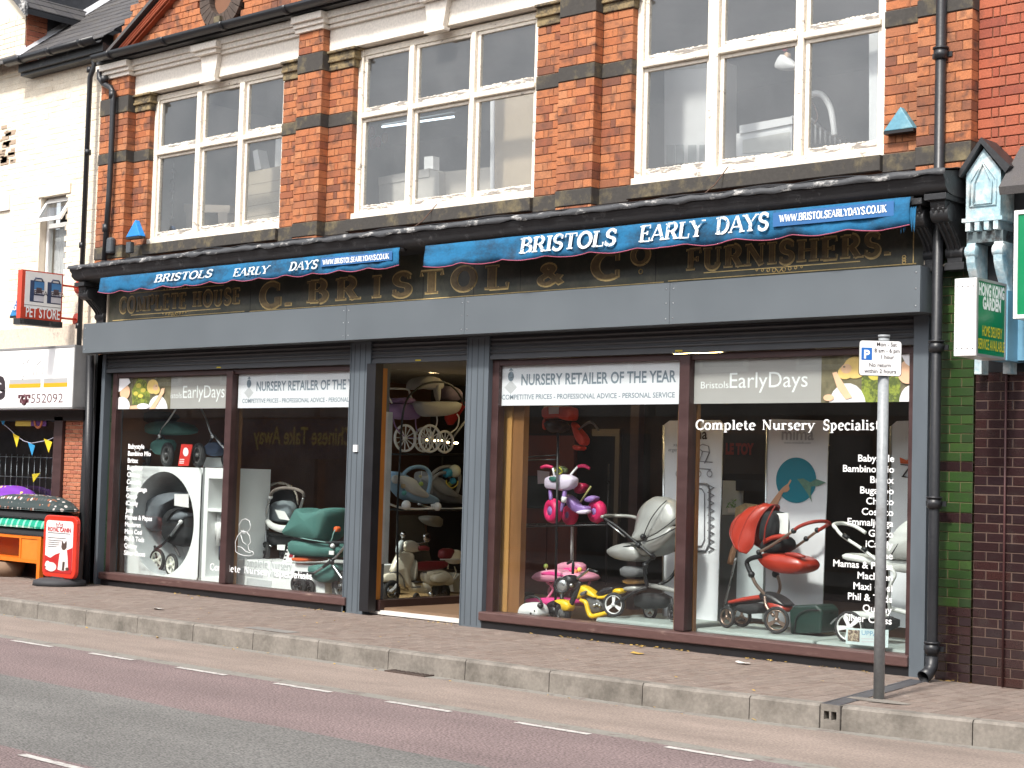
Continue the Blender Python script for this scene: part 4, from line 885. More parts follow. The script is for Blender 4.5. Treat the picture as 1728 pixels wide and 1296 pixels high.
slates(-24.5, -18.2, -.22, 4.0, roofZ, lbd, slate)
b = B(); b.add([(-24.5, -.2, 7.0), (-18.25, -.2, 7.0), (-18.25, 4, roofZ(4)-.02), (-24.5, 4, roofZ(4)-.02)], [(0, 1, 2, 3)]); b.obj('roof', blk, lbd)
# dormer / gabled front
rid0 = -21.6; EZ0 = PY(44, 20, LY).z
DX = PY(44, 60, LY).x
B().prism([(-23.6, LY-.01, 6.9), (DX, LY-.01, 6.9), (DX, LY-.01, EZ0), (rid0, LY-.01, EZ0+(DX-rid0)*.85), (-23.6, LY-.01, EZ0)], (0, .2, 0)).obj('dormer_front', M('cream_paint_flat', (.74, .66, .53), .8), lbd)
lay2 = lay(-23.6, DX, 6.95, EZ0-.02, LY-.02, LY, 'flemish', .0755, .222, .006, seed=4); place_bricks(lay2, brick_cream, lbd, 40)
lay3 = [(DX+.001, DX+.012, z, z+.068, LY, LY+.2) for z in [7.0+.0755*k for k in range(int((EZ0-7.0)/.0755))]]
b = B()
for q in lay3: b.box(*[q[0], q[1], q[4]+.0, q[5]+.12, q[2], q[3]])
b.obj('brick_reveal', brick_pier, lbd, kind='stuff')
b = B(); b.prism([(DX-.01, LY+.3, 6.9), (DX-.01, 1.7, 6.9), (DX-.01, 1.7, 8.6), (DX-.01, LY+.2, 8.5)], (-.1, 0, 0)); b.obj('dormer_cheek', M('slate_hung_cheek', (.05, .052, .058), .8, var=.3, vs=9, bump=.8, bs=30), lbd)
# lead flashing where the cheek meets the main roof
b = B(); rows = []
for k in range(15):
    y = -.1+k*.13; w_ = .09+.02*noise.noise(Vector((k*1.1, 0, 0))); rows.append([(DX+.0, y, roofZ(y)+.09), (DX+.02, y, roofZ(y)+.03), (DX+.02+w_, y, roofZ(y)+.016)])
b.loft(rows); b.obj('lead_flashing', M('bright_lead', (.5, .5, .52), .5, .1, var=.2, vs=8, bump=.3), lbd, solid=.004)
# dormer roof: ridge runs back from the street, right-hand slope faces us
eY0, dz = -.12, .85
EZ = PY(40, 14, eY0).z
rid = -21.6
b = B(); n = 11
for k in range(n):
    xa = DX+.28-(DX+.28-rid)*k/n; xb = DX+.28-(DX+.28-rid)*(k+1)/n; za, zb = EZ+(DX+.28-xa)*dz, EZ+(DX+.28-xb)*dz
    yy = eY0
    while yy < 3.4:
        b.add([(xa, yy+.003, za+.014), (xa, yy+.247, za+.014), (xb, yy+.247, zb+.002), (xb, yy+.003, zb+.002), (xa, yy+.003, za), (xa, yy+.247, za)], [(0, 1, 2, 3), (4, 5, 1, 0)]); yy += .25
b.obj('slating', slate, lbd, kind='stuff')
B().prism([(DX+.28, eY0, EZ-.01), (rid, eY0, EZ-.01+(DX+.28-rid)*dz), (rid, eY0, EZ-.12+(DX+.28-rid)*dz), (DX+.28, eY0, EZ-.09)], (0, 3.5, 0)).obj('dormer_roof', blk, lbd)
b = B(); b.prism([(DX+.3, eY0-.05, EZ+.06), (rid, eY0-.05, EZ+.08+(DX+.28-rid)*dz), (rid, eY0-.05, EZ-.14+(DX+.28-rid)*dz), (DX+.3, eY0-.05, EZ-.12)], (0, .05, 0)); b.obj('barge_board', lead, lbd)
b = B(); b.box(DX+.2, DX+.34, 3.2, 3.5, 7.4, 7.6); 
# downpipe of the cream building
b = [PY(x, y, -.1) for x, y in ((150, 74), (151, 86), (158, 98), (159, 112), (152, 130))]
B().tube([PY(152, 70, -.2)]+b+[PY(133, 587, -.1)], .034, 12).obj('downpipe', pipe_m, lbd)
for x, y in ((152, 118), (148, 257), (139, 414), (133, 550)): p = PY(x, y, -.1); B().tube([p+Vector((0, 0, -.035)), p+Vector((0, 0, .035))], .045, 12).obj('pipe_collar', pipe_m, lbd)
# pet shop front
B().box(-18.97, -18.46, -.0, .2, 2.2, 3.0).obj('dark_return', blk, lbd)
B().box(-24.5, -18.46, .0, .3, 2.05, 2.25).obj('shop_head', M('dark_head', (.03, .028, .028), .7), lbd)
pb = lay(-19.09, -18.62, GZ, 2.15, .04, .15, 'stretch', .0535, .16, .008, seed=8)
B().box(-19.09, -18.6, .05, .3, GZ, 2.2).obj('pier', mortar_lt, lbd); place_bricks(pb, brick_pier, lbd, 0)
B().box(-18.62, -18.35, -.0, .2, GZ, 3.2).obj('black_corner_post', M('black_painted_post', (.02, .022, .024), .5), lbd)
b = B(); b.box(-19.3, -19.1, .0, .12, GZ, 2.1); b.box(-24, -19.3, .0, .1, GZ, .6); b.obj('shop_window_frame', brown_p, lbd)
B().box(-24, -19.3, .05, .056, .6, 2.05).obj('pane', glass_sh, lbd)
for q in ((-24, -18.5, 2.3, 2.4, GZ, 3), (-24.1, -24, .2, 2.4, GZ, 3), (-24, -18.5, .3, 2.3, 2.2, 2.3), (-24, -18.5, .12, 2.3, GZ-.04, GZ)): B().box(*q).obj('shop_room', M('pet_shop_room', (.12, .09, .08), .9, var=.4, vs=3), lbd)
t = thing('blue_display_counter', 'blue counter with grey wire baskets seen through the left shop window', 'counter', (-19.9, 1.0, GZ))
B().box(-21.6, -19.35, .5, 1.0, GZ, .95).obj('body', M('blue_counter', (.02, .09, .24), .5), t)
for k in range(14): B().tube([(-21.4+k*.15, .48, .95), (-21.4+k*.15, .48, 1.6)], .006, 5).obj('wire', alu, t)
for k in range(3): B().tube([(-21.4, .48, 1.0+k*.28), (-19.4, .48, 1.0+k*.28)], .006, 5).obj('wire', alu, t)
t = thing('window_poster', 'yellow and purple poster at the top of the left shop window', 'poster', (-19.9, .06, 1.95))
p0, p1, p2 = PY(27, 702, .04), PY(53, 702, .04), PY(79, 702, .04); zt, zb = p0.z, PY(27, 719, .04).z
B().box(p0.x, p1.x, .036, .04, zb, zt).obj('yellow_half', M('poster_yellow', (.7, .5, .08)), t); B().box(p1.x, p2.x, .036, .04, zb, zt).obj('purple_half', M('poster_purple', (.13, .04, .2)), t)
B().ring(((p1.x+p2.x)/2, .034, (zb+zt)/2), (0, 1, 0), .09, .02, 14, 4).obj('emblem', M('poster_orange', (.6, .2, .08)), t)
t = thing('bunting', 'string of yellow and blue triangular pennants hanging in the left shop window', 'bunting', (-19.8, .02, 1.5))
sp = [PY(x, y, .02) for x, y in ((3, 714), (15, 723), (27, 735), (40, 744), (53, 748), (70, 745), (83, 742), (95, 736))]
B().tube(sp, .005, 5).obj('string', M('grey_string', (.5, .5, .6)), t)
yel = M('bunting_yellow', (.75, .55, .02), .7); blu = M('bunting_blue', (.02, .25, .5), .7)
for x, y, w, h, mt in ((4, 709, 8, 9, blu), (27, 735, 11, 20, yel), (53, 750, 12, 19, blu), (81, 744, 14, 20, yel)):
    a, c, d = PY(x-w/2, y-4, .015), PY(x+w/2, y+2, .015), PY(x+1, y+h, .01); B().prism([a, c, d], (0, .002, 0)).obj('pennant', mt, t)
a, c, d = PY(54, 800, .2), PY(68, 798, .2), PY(56, 814, .2); B().prism([a, c, d], (0, .002, 0)).obj('pennant', yel, t)
# fascia sign of the pet shop
SXE = PY(125, 620, -.3).x
sgn = thing('shop_sign_board', 'white illuminated sign box with grey and orange stripes and number 552092', 'sign', (-21, -.25, 2.2))
B().box(-24.5, SXE, -.3, -.0, 2.215, 2.985).obj('sign_box', M('white_sign_face', (.86, .86, .85), .35, var=.02), sgn)
b = B(); b.box(-24.5, SXE+.015, -.31, 0, 2.985, 3.01); b.box(-24.5, SXE+.015, -.31, 0, 2.19, 2.215); b.box(SXE, SXE+.025, -.31, 0, 2.215, 2.985); b.obj('frame', M('sign_frame_grey', (.25, .25, .25), .4), sgn)
SYf = -.3
def zz(x, y): return PY(x, y, SYf)
gs = M('sign_grey_stripe', (.4, .4, .4), .5, var=0); os_ = M('sign_orange_stripe', (.75, .35, .01), .5, var=0); dk = M('sign_black_print', (.03, .02, .025), .5, var=0)
za, zb, zc = zz(60, 640).z+.005, zz(60, 640).z-.055, zz(60, 640).z-.11
for xa, xb in ((16, 69), (74, 114)):
    a, c = zz(xa, 640).x, zz(xb, 640).x; B().box(a, c, SYf-.002, SYf, zb, za+.0).obj('grey_stripe', gs, sgn); B().box(a, c, SYf-.002, SYf, zc, zb).obj('orange_stripe', os_, sgn)
text('552092', zz(52, 680), M('sign_red_brown', (.1, .03, .04), .5, var=0), sgn, .17, zz(106, 680).x-zz(52, 680).x)
b = B(); p = zz(41, 676); b.box(p.x-.11, p.x+.11, SYf-.002, SYf, p.z-.03, p.z+.02); b.box(p.x-.15, p.x+.15, SYf-.003, SYf, p.z+.055, p.z+.08); b.box(p.x-.15, p.x-.1, SYf-.004, SYf, p.z+.03, p.z+.06); b.box(p.x+.1, p.x+.15, SYf-.004, SYf, p.z+.03, p.z+.06)
b.ring((p.x, SYf-.002, p.z+.01), (0, 1, 0), .055, .022, 14, 4); b.obj('telephone_symbol', M('sign_red_brown', (.1, .03, .04), .5, var=0), sgn)
vs_, fs_ = font_mesh('e', .55, 1.0, .02); b = B(); p = zz(-11, 672); put(b, vs_, fs_, (p.x, SYf, p.z+.0), (1, 0, 0), (0, 0, 1), None, 'l', .33, .001); b.obj('lettering', dk, sgn)
b = B()
for L in ([(45, 613), (50, 606), (55, 612), (58, 622), (56, 634)], [(63, 637), (60, 620), (66, 612), (72, 608), (74, 616), (72, 632)], [(38, 614), (42, 612), (41, 632), (38, 640)]): b.tube([zz(x, y)-Vector((0, .002, 0)) for x, y in L], .004, 4)
b.obj('dog_outline', gs, sgn)
# hanging pet store sign
PXp = -18.86
ps_ = thing('pet_store_sign', 'red framed hanging sign reading PET STORE with dark pet food sacks picture', 'hanging sign', (PXp, -.4, 3.2))
A = PX(38, 454, PXp); Bq = PX(107, 463, PXp); zt = (A.z+Bq.z)/2; zb = PX(36, 541, PXp).z
y0, y1 = A.y, Bq.y
redp = M('red_sign_frame', (.55, .06, .03), .45, var=.1); 
B().box(PXp-.1, PXp, y0, y1, zb+.03, zt).obj('frame', redp, ps_)
tk = lambda u, v: (PXp+.002, y0+(y1-y0)*u, zb+.03+(zt-zb-.03)*v)
def psq(n_, u0, u1, v0, v1, mt, e=0.): b = B(); a, c = tk(u0, v0), tk(u1, v1); b.box(PXp, PXp+.002+e, a[1], c[1], a[2], c[2]); return b.obj(n_, mt, ps_)
psq('white_panel', .08, .97, .24, .975, paper)
psq('line', .08, .97, .285, .293, dk, .001)
b1, b2, b3 = M('sack_navy', (.03, .05, .11), .5), M('sack_blue', (.06, .2, .42), .5), M('sack_white', (.55, .55, .6), .5)
for u in (.2, .62):
    psq('sack', u, u+.34, .36, .8, b1, .001); psq('sack_front', u+.1, u+.34, .38, .78, b3, .002); psq('sack_top', u+.1, u+.34, .62, .78, b2, .003); psq('sack_dog', u+.15, u+.28, .55, .66, M('dog_print', (.08, .06, .07)), .004); psq('sack_band', u+.1, u+.34, .5, .53, b1, .004)
    text('BETA', tk(u+.1, .505), dk, ps_, .09, .14*(y1-y0)/.6*1.4, ex=(0, 1, 0), off=.0055)
    b = B(); b.tube([tk(u+.1, .8), tk(u+.12, .85), tk(u+.27, .85), tk(u+.3, .8)], .01, 5); b.obj('sack_handle', b1, ps_)
text('PET STORE', tk(.12, .045), white_v, ps_, .19, (y1-y0)*.83, ex=(0, 1, 0), bold=.003, off=.003)
B().box(PXp-.13, PXp+.03, y0-.02, y1, zb-.045, zb+.03).obj('lamp_trough', black_p, ps_)
for zc in (zt-.14, zb+.09):
    B().tube([(PXp-.05, y1, zc), (PXp-.05, LY-.03, zc)], .014, 8).obj('arm', redp, ps_); B().disc((PXp-.05, LY-.02, zc), (0, 1, 0), .085, .03, 20).obj('wall_plate', redp, ps_)
# alarm boxes
def tri_alarm(px0, py0, px1, py1, Y, nm, lab, mt, letter=None, dark=True):
    p0, p1 = PY(px0, py1, Y-.06), PY(px1, py0, Y-.06); mx_ = (p0.x+p1.x)/2; w = (p1.x-p0.x)/2; h = p1.z-p0.z
    t = thing(nm, lab, 'alarm box', (mx_, Y, p0.z)); b = B(); f = Y-.09
    b.add([(mx_-w, f, p0.z), (mx_+w, f, p0.z), (mx_, f+.03, p0.z+h), (mx_-w, Y, p0.z), (mx_+w, Y, p0.z), (mx_, Y, p0.z+h)], [(0, 1, 2), (0, 2, 5, 3), (1, 4, 5, 2), (0, 3, 4, 1)])
    b.obj('cover', mt, t, bevel=.008)
    B().box(mx_-w*.98, mx_+w*.98, f+.004, Y, p0.z-.025, p0.z-.001).obj('base', blk, t)
    return t, mx_, p0.z, h
tri_alarm(215, 369, 240, 401, -.125, 'alarm_box', 'bright blue triangular alarm box above the left end of the black cornice', M('bright_blue_plastic', (.01, .2, .55), .4))
tri_alarm(1493, 176, 1545, 223, .0, 'alarm_box', 'pale faded blue triangular alarm box beside the right upstairs window', Mpatch('faded_blue_plastic', (.1, .26, .34), (.2, .36, .4), .5, .7, 8, .6))
t, mx_, z_, h_ = tri_alarm(19, 502, 38, 534, LY, 'alarm_box', 'blue triangular alarm box with white letter behind the hanging pet store sign', M('mid_blue_plastic', (.02, .18, .42), .4))
text('G', (mx_-.05, LY-.1, z_+.08), white_v, t, .14, .1, bold=.003)
t = thing('junction_box', 'small dark grey junction box under the bright blue alarm box', 'junction box', PY(222, 425, -.13)); p = PY(222, 425, -.13); B().box(p.x-.045, p.x+.05, -.19, -.125, p.z-.02, p.z+.12).obj('case', M('dark_grey_box', (.07, .08, .09)), t, bevel=.01)
t = thing('meter_box', 'rounded dark grey box beside the black downpipe at the left end', 'meter box', PY(188, 428, -.13)); p = PY(188, 428, -.13); B().box(p.x-.1, p.x+.09, -.21, -.125, p.z-.01, p.z+.2).obj('case', M('dark_grey_box', (.07, .08, .09)), t, bevel=.03)

# ------------------------------------------------------------------ awnings
blue_c = Mpatch('faded_blue_canvas', (.006, .125, .27), (.01, .045, .09), .46, .66, 2.6, .85, .25, (1, 1, 1.5)); pink_c = M('faded_pink_trim', (.35, .08, .13), .8)
white_cl = Mpatch('cracked_white_print', (.75, .78, .78), (.05, .2, .36), .56, .6, 22, .7)
def awning(x0, x1, ztop, zbl, zbr, label, seed, nsc, curl=False):
    t = thing('awning', label, 'awning', ((x0+x1)/2, -.45, ztop))
    B().tube([(x0, -.4, ztop+.0), (x1, -.4, ztop+.0)], .035, 10).obj('roller', black_p, t)
    n = int((x1-x0)*26); rows = []; trim = []
    def Yf(x, v): return -.47-.02*v+.03*noise.noise(Vector((x*3.1, v*1.5, seed)))*(.4+v)+.014*noise.noise(Vector((x*11, v*2.5, seed)))*(.3+v)
    for k in range(n+1):
        u = k/n; x = x0+(x1-x0)*u; zb = zbl+(zbr-zbl)*u; ph = (u*nsc) % 1; zb += -.028*math.sin(math.pi*ph)+.012*noise.noise(Vector((x*2.3, seed, 1)))
        zt = ztop+.006*noise.noise(Vector((x*2, 4, seed)))
        rows.append([(x, Yf(x, v), zt+(zb-zt)*v) for v in (0, .25, .5, .75, 1)]); trim.append(Vector((x, Yf(x, 1)-.002, zb)))
    B().loft(rows).obj('canvas', blue_c, t, solid=.0025); B().tube(trim, .005, 5).obj('trim', pink_c, t)
    return t, Yf
t1, Y1 = awning(-17.66, -12.3, 3.81, 3.63, 3.625, 'left blue awning valance, its painted lettering partly worn away', 3, 12)
t2, Y2 = awning(-11.93, -6.47, 3.80, 3.59, 3.575, 'right blue awning valance with bold white lettering and frayed right end', 9, 10)
serif('BRISTOLS', (-16.5, -.5, 3.685), white_cl, t1, 1.15, .085, shear=.22, thick=.16, thin=.085); serif('EARLY', (-15.0, -.5, 3.665), white_cl, t1, .68, .085, shear=.22, thick=.16, thin=.085); serif('DAYS', (-14.02, -.5, 3.67), white_cl, t1, .5, .09, shear=.22, thick=.16, thin=.085)
wb = M('blue_web_strip', (.03, .13, .33), .7)
B().box(-13.49, -12.38, -.502, -.5, 3.68, 3.775).obj('web_strip', wb, t1); serif('WWW.BRISTOLSEARLYDAYS.CO.UK', (-13.46, -.503, 3.7), white_v, t1, 1.04, .052, thick=.2, thin=.1)
serif('BRISTOLS', (-10.62, -.5, 3.628), white_cl, t2, 1.2, .142, shear=.1, thick=.18, thin=.085); serif('EARLY', (-9.17, -.5, 3.632), white_cl, t2, .74, .142, shear=.1, thick=.18, thin=.085); serif('DAYS', (-8.33, -.5, 3.638), white_cl, t2, .55, .142, shear=.05, thick=.18, thin=.085)
B().box(-7.74, -6.6, -.502, -.5, 3.655, 3.775).obj('web_strip', wb, t2); serif('WWW.BRISTOLSEARLYDAYS.CO.UK', (-7.68, -.503, 3.69), white_v, t2, 1.02, .058, thick=.2, thin=.1)
b = B(); r_ = random.Random(4)
for k in range(7): x = -6.56+.02*k; b.prism([(x, -.475, 3.7), (x+.02, -.47, 3.72), (x+.012+r_.uniform(-.01, .02), -.47, 3.5+r_.uniform(0, .08))], (0, .002, 0))
b.obj('torn_end', blue_c, t2)

# ------------------------------------------------------------------ right neighbour
rb = thing('red_brick_building', 'red brick building over dark glazed tiles at the right edge', 'building', (-4.5, 0, GZ))
RX0 = -6.128
rr = lay(RX0, -3.2, 4.05, 8.2, -.02, .08, 'flemish', .0818, .232, .008, seed=91)
B().box(RX0, -3.2, -.008, .3, 4.0, 8.2).obj('wall', mortar_dk, rb)
near = [q for q in rr if q[0] < -5.2 and q[2] < 6.2]
place_bricks(near, brick_red, rb, 130); place_bricks([q for q in rr if q not in near], brick_red, rb, 0)
dd = lay(RX0, -3.2, GZ, 2.42, -.0, .1, 'stretch', .0745, .2135, .0065, seed=92)
B().box(RX0, -3.2, .004, .3, GZ, 4.0).obj('lower_wall', M('orange_grout', (.1, .065, .05), .9), rb)
nr_ = [q for q in dd if q[0] < -5.5]; place_bricks(nr_, brick_dk, rb, 130); place_bricks([q for q in dd if q not in nr_], brick_dk, rb, 0)
B().box(RX0, -3.2, -.001, .1, 2.42, 4.02).obj('dark_board', blk, rb)
B().tube([(-5.86, -.02, GZ), (-5.86, -.02, 2.5)], .009, 8).obj('thin_pipe', M('brown_red_pipe', (.07, .025, .025), .5), rb)
bl_w = Mpatch('flaking_pale_blue_paint', (.33, .5, .56), (.6, .66, .66), .42, .6, 7, .55, .6, (1, 1, 1)); bl_b = M('blue_painted_timber', (.16, .36, .5), .55, var=.15)
cons = thing('ornate_console', 'pale blue and white flaking gabled console block above the hanging takeaway sign', 'console bracket', (-5.95, -.1, 2.5)); 
xa, xb = -6.11, -5.82; zb = 3.62; zm = 3.98; zt = 4.17; xm = (xa+xb)/2; f = -.24
b = B(); b.prism([(xa, f, zb), (xb, f, zb), (xb, f, zm), (xm, f, zt), (xa, f, zm)], (0, .24, 0)); b.obj('gabled_block', bl_w, cons)
b = B()
for s_, y_ in ((.75, -.012), (.5, -.02)):
    w_ = (xb-xa)/2*s_; b.tube([(xm-w_, f+y_+.008, zb+.07+.02/s_), (xm+w_, f+y_+.008, zb+.07+.02/s_), (xm+w_, f+y_+.008, zm-.05*(2-s_)), (xm, f+y_+.008, zt-.07*(2.2-s_)), (xm-w_, f+y_+.008, zm-.05*(2-s_)), (xm-w_, f+y_+.008, zb+.07+.02/s_)], .009, 6)
b.obj('moulded_panel', bl_w, cons)
b = B(); b.prism([(xa-.03, f-.05, zm-.03), (xm, f-.05, zt+.03), (xm, f-.05, zt+.08), (xa-.06, f-.05, zm+.0)], (0, .3, 0)); b.prism([(xm, f-.05, zt+.03), (xb+.06, f-.05, zm-.03), (xb+.1, f-.05, zm+.02), (xm, f-.05, zt+.08)], (0, .3, 0)); b.obj('gable_capping', black_p, cons)
b = B(); b.box(xa-.02, xb+.03, f-.03, 0, zb-.03, zb); b.obj('moulding', bl_w, cons)
for k in range(4): x = xa+.01+k*.078; B().box(x, x+.04, f-.025, -.0, zb-.1, zb-.03).obj('dentil', bl_w, cons)
B().box(xa-.005, xb+.01, f+.03, 0, zb-.19, zb-.1).obj('neck', Mpatch('sooty_blue', (.12, .16, .17), (.04, .04, .04), .5, .6, 9), cons)
for x0 in (xa+.0, xb-.06):
    cs = []
    for k in range(13):
        t_ = k/12; cs.append((-.06-.16*(.5+.5*math.cos(math.pi*t_*1.0))-.03*math.sin(t_*6.3), zb-.19-.62*t_))
    b = B(); b.prism([(x0, y_, z_) for y_, z_ in cs]+[(x0, 0, cs[-1][1]), (x0, 0, cs[0][1])], (.075, 0, 0)); b.tube([(x0-.008, -.2, zb-.26), (x0+.083, -.2, zb-.26)], .05, 12); b.obj('scroll', bl_w, cons, bevel=.006)
for x0 in (xa+.03, xb-.02): B().box(x0, x0+.06, -.12, 0, 2.4, 2.62).obj('corbel_foot', bl_w, cons)
cons2 = thing('roof_ledge', 'dark slate ledge with broken edge at the right of the pale blue gabled block', 'ledge', (-5.4, -.2, 4.0)); b = B(); b.prism([(-5.76, -.4, 3.82), (-5.76, .0, 4.22), (-5.76, 0, 4.05), (-5.76, -.38, 3.76)], (2.4, 0, 0)); b.obj('slates', slate, cons2)
gsn = thing('green_shop_sign', 'green shop sign board with white frame cut by the right edge', 'sign', (-5.0, -.35, 2.75)); p = PY(1713, 400, -.35)
B().box(p.x+.03, -3.4, -.36, -.28, 2.83, 3.6).obj('face', M('green_sign_face', (.0, .2, .075), .35, var=.03), gsn)
b = B(); b.box(p.x, p.x+.03, -.37, -.2, 2.8, 3.63); b.box(p.x+.03, -3.4, -.37, -.2, 2.8, 2.83); b.box(p.x+.03, -3.4, -.37, -.2, 3.6, 3.63); b.obj('frame', white_u, gsn)
hs = thing('hanging_takeaway_sign', 'green and white hanging box sign reading HONG KONG GARDEN', 'hanging sign', (-5.85, -.4, 2.5))
HX = -5.74; A = PX(1648, 468, HX); C2 = PX(1697, 483, HX); y0, y1 = A.y, C2.y; zt = A.z-.0; zb = PX(1651, 601, HX).z; XL = PY(1610, 530, y0).x
B().box(XL, HX, y0, y1, zb, zt).obj('box', M('white_sign_box', (.74, .73, .72), .35, var=.04), hs, bevel=.006)
b = B(); b.box(HX, HX+.008, y0, y0+.02, zb, zt); b.box(HX, HX+.008, y1-.02, y1, zb, zt); b.box(HX, HX+.008, y0+.02, y1-.02, zb, zb+.02); b.box(HX, HX+.008, y0+.02, y1-.02, zt-.02, zt); b.obj('frame', M('sign_frame_grey', (.25, .25, .25), .4), hs)
B().box(HX, HX+.004, y0+.02, y1-.02, zb+.02, zt-.02).obj('face', M('green_sign_face', (.0, .2, .075), .35, var=.03), hs)
W_ = y1-y0; H_ = zt-zb
def hst(s_, u0, u1, v, mt, size, bold): text(s_, (HX+.004, y0+W_*u0, zb+H_*v), mt, hs, size, W_*(u1-u0), ex=(0, 1, 0), bold=bold, off=.001)
hst('HONG KONG', .06, .94, .79, white_v, .125, .006); hst('GARDEN', .2, .82, .62, white_v, .125, .006)
yl = M('sign_yellow_print', (.62, .55, .03), .5, var=0); hst('HOME DELIVERY', .2, .88, .27, yl, .11, .002); hst('SERVICE AVAILABLE', .06, .96, .1, yl, .11, .002)
for zc in (zb+.06, zt-.06):
    for k in range(4): B().disc((XL+(HX-XL)*(.14+.24*k), y0-.001, zc), (0, 1, 0), .006, .004, 8).obj('rivet', alu, hs)
B().box(HX-.12, HX+.02, y1, 0, zb-.0, zt-.05).obj('wall_mount', bl_b, hs)
B().box(-5.75, -5.6, -.12, 0, 2.5, 3.4).obj('blue_pilaster', bl_b, rb)

# ------------------------------------------------------------------ parking sign
pk = thing('parking_sign', 'white parking restriction sign on a grey pole at the kerb', 'parking sign', (-6.105, -1.488, GZ))
pole_m = Mpatch('grey_painted_pole', (.28, .3, .31), (.2, .2, .2), .55, .75, 6, .4, .1)
B().tube([(-6.105, -1.488, GZ), (-6.11, -1.488, 2.585)], .0395, 20).obj('pole', pole_m, pk); B().disc((-6.11, -1.488, 2.59), (0, 0, 1), .043, .02, 20).obj('cap', pole_m, pk)
e1 = Vector((.76, .65, 0)).normalized(); nn = Vector((e1.y, -e1.x, 0)); oc = Vector((-6.11, -1.488, 0))+nn*.052
def q3(u, v, d=0.): return oc+e1*u+Vector((0, 0, v))+nn*d
def plate(u0, u1, v0, v1, mt, nm, d, th=.004, r=.02):
    pts = []
    for cx, cy, a0 in ((u1-r, v0+r, -90), (u1-r, v1-r, 0), (u0+r, v1-r, 90), (u0+r, v0+r, 180)):
        pts += [q3(cx+r*math.cos(math.radians(a0+30*k)), cy+r*math.sin(math.radians(a0+30*k)), d) for k in range(4)]
    return B().prism(pts, -nn*th).obj(nm, mt, pk)
zl = PY(1438, 637, -1.6).z
L_, R2 = -.19, .12; z0_, z1_ = 2.295, 2.555
plate(L_, R2, z0_, z1_, blk, 'border', 0, .003); plate(L_+.004, R2-.004, z0_+.004, z1_-.004, white_pl, 'face', .0015)
plate(L_+.018, L_+.095, z1_-.145, z1_-.055, M('parking_blue', (.01, .12, .42), .4, var=0), 'blue_square', .003, .002, .004)
text('P', q3(L_+.037, z1_-.132, .003), white_v, pk, .085, .042, ex=e1, bold=.003)
for s_, u, v, w in (('Mon - Sat', -.062, z1_-.042, .145), ('8 am - 6 pm', -.078, z1_-.088, .182), ('1 hour', -.03, z1_-.134, .095), ('No return', -.115, z0_+.066, .155), ('within 2 hours', -.15, z0_+.022, .23)):
    text(s_, q3(u, v, .003), dk, pk, .042, w, 'l', ex=e1, bold=.0003)
for zc in (2.36, 2.5): b = B(); b.tube([Vector((-6.11, -1.488, zc-.012)), Vector((-6.11, -1.488, zc+.012))], .0435, 16); b.obj('clamp', alu, pk)

# ------------------------------------------------------------------ terrace across the street (behind the camera; seen mirrored in the glass)
ot = thing('opposite_terrace', 'row of brick houses and shops across the street, mirrored in the glass', 'building', (-25, -14, RZ))
B().box(-62, 14, -14.6, -14.0, RZ, 5.7).obj('wall', M('opposite_brick', (.22, .09, .05), .9, var=.3, vs=6), ot)
b = B(); b.prism([(-62, -13.8, 5.6), (-62, -17.5, 7.3), (-62, -17.5, 7.2), (-62, -13.8, 5.5)], (76, 0, 0)); b.obj('roof', slate, ot)
wh = M('far_white_frame', (.7, .69, .66), .5); gd = M('far_dark_glass', (.03, .035, .04), .08); shp = M('far_shopfront', (.05, .04, .05), .5, var=.3, vs=2)
x = -60.
while x < 12:
    for u in (1.0, 3.2):
        B().box(x+u, x+u+1.1, -14.0, -13.93, 3.6, 5.1).obj('window_frame', wh, ot); B().box(x+u+.08, x+u+1.02, -13.93, -13.92, 3.7, 5.0).obj('pane', gd, ot)
    B().box(x+.2, x+4.8, -14.0, -13.9, RZ+.2, 2.4).obj('shopfront', shp, ot); B().box(x+.1, x+4.9, -14.0, -13.75, 2.75, 3.2).obj('fascia', M('far_fascia', (.2, .18, .17), .5, var=.5, vs=.3), ot)
    x += 5
p = PY(430, 738, .103+14.1-.15); p2 = PY(597, 738, .103+14.1-.15); yb_ = -14.0+.15
pa = PY(380, 735, 14.05)
B().box(pa.x-3, p2.x+3, -13.9, -13.83, p.z-.5, p.z+.45).obj('fascia', M('navy_fascia', (.02, .015, .05), .4), ot)
text('Chinese Take Away', (p2.x, -13.82, p2.z-.18), M('gold_letters', (.85, .6, .12), .5), ot, .6, abs(p2.x-p.x), ex=(-1, 0, 0), off=.01, bold=.01)
# ------------------------------------------------------------------ window print: banners and vinyl lettering (flat, stuck behind the glass)
ban_grey = M('banner_warm_grey', (.42, .4, .385), .6, var=.02); ban_white = M('banner_white', (.8, .79, .83), .6, var=.02)
steel = M('print_steel_blue', (.2, .25, .3), .6, var=0); pale = M('print_pale_grey', (.55, .55, .57), .6, var=0)
BY = .112
def flat(parent, nm, mat, pts, y=BY, e=.001): return B().prism([(x, y-e, z) for x, z in pts], (0, e*.9, 0)).obj(nm, mat, parent)
def ell(cx, cz, rx, rz, n=18, a=0): return [(cx+rx*math.cos(2*math.pi*k/n+a), cz+rz*math.sin(2*math.pi*k/n+a)) for k in range(n)]
skin = M('print_skin', (.75, .48, .3), .6, var=.08, vs=8); skin_y = M('print_sunlit_skin', (.82, .58, .2), .6, var=.1, vs=8); foliage = Mpatch('print_foliage', (.35, .4, .06), (.12, .15, .04), .45, .55, 14, .6, 0); brownp = M('print_brown', (.2, .17, .1), .6, var=.35, vs=12); wcl = M('print_white_cloth', (.82, .82, .83), .6, var=.03); yfl = M('print_yellow_flower', (.8, .65, .12), .6, var=.1)
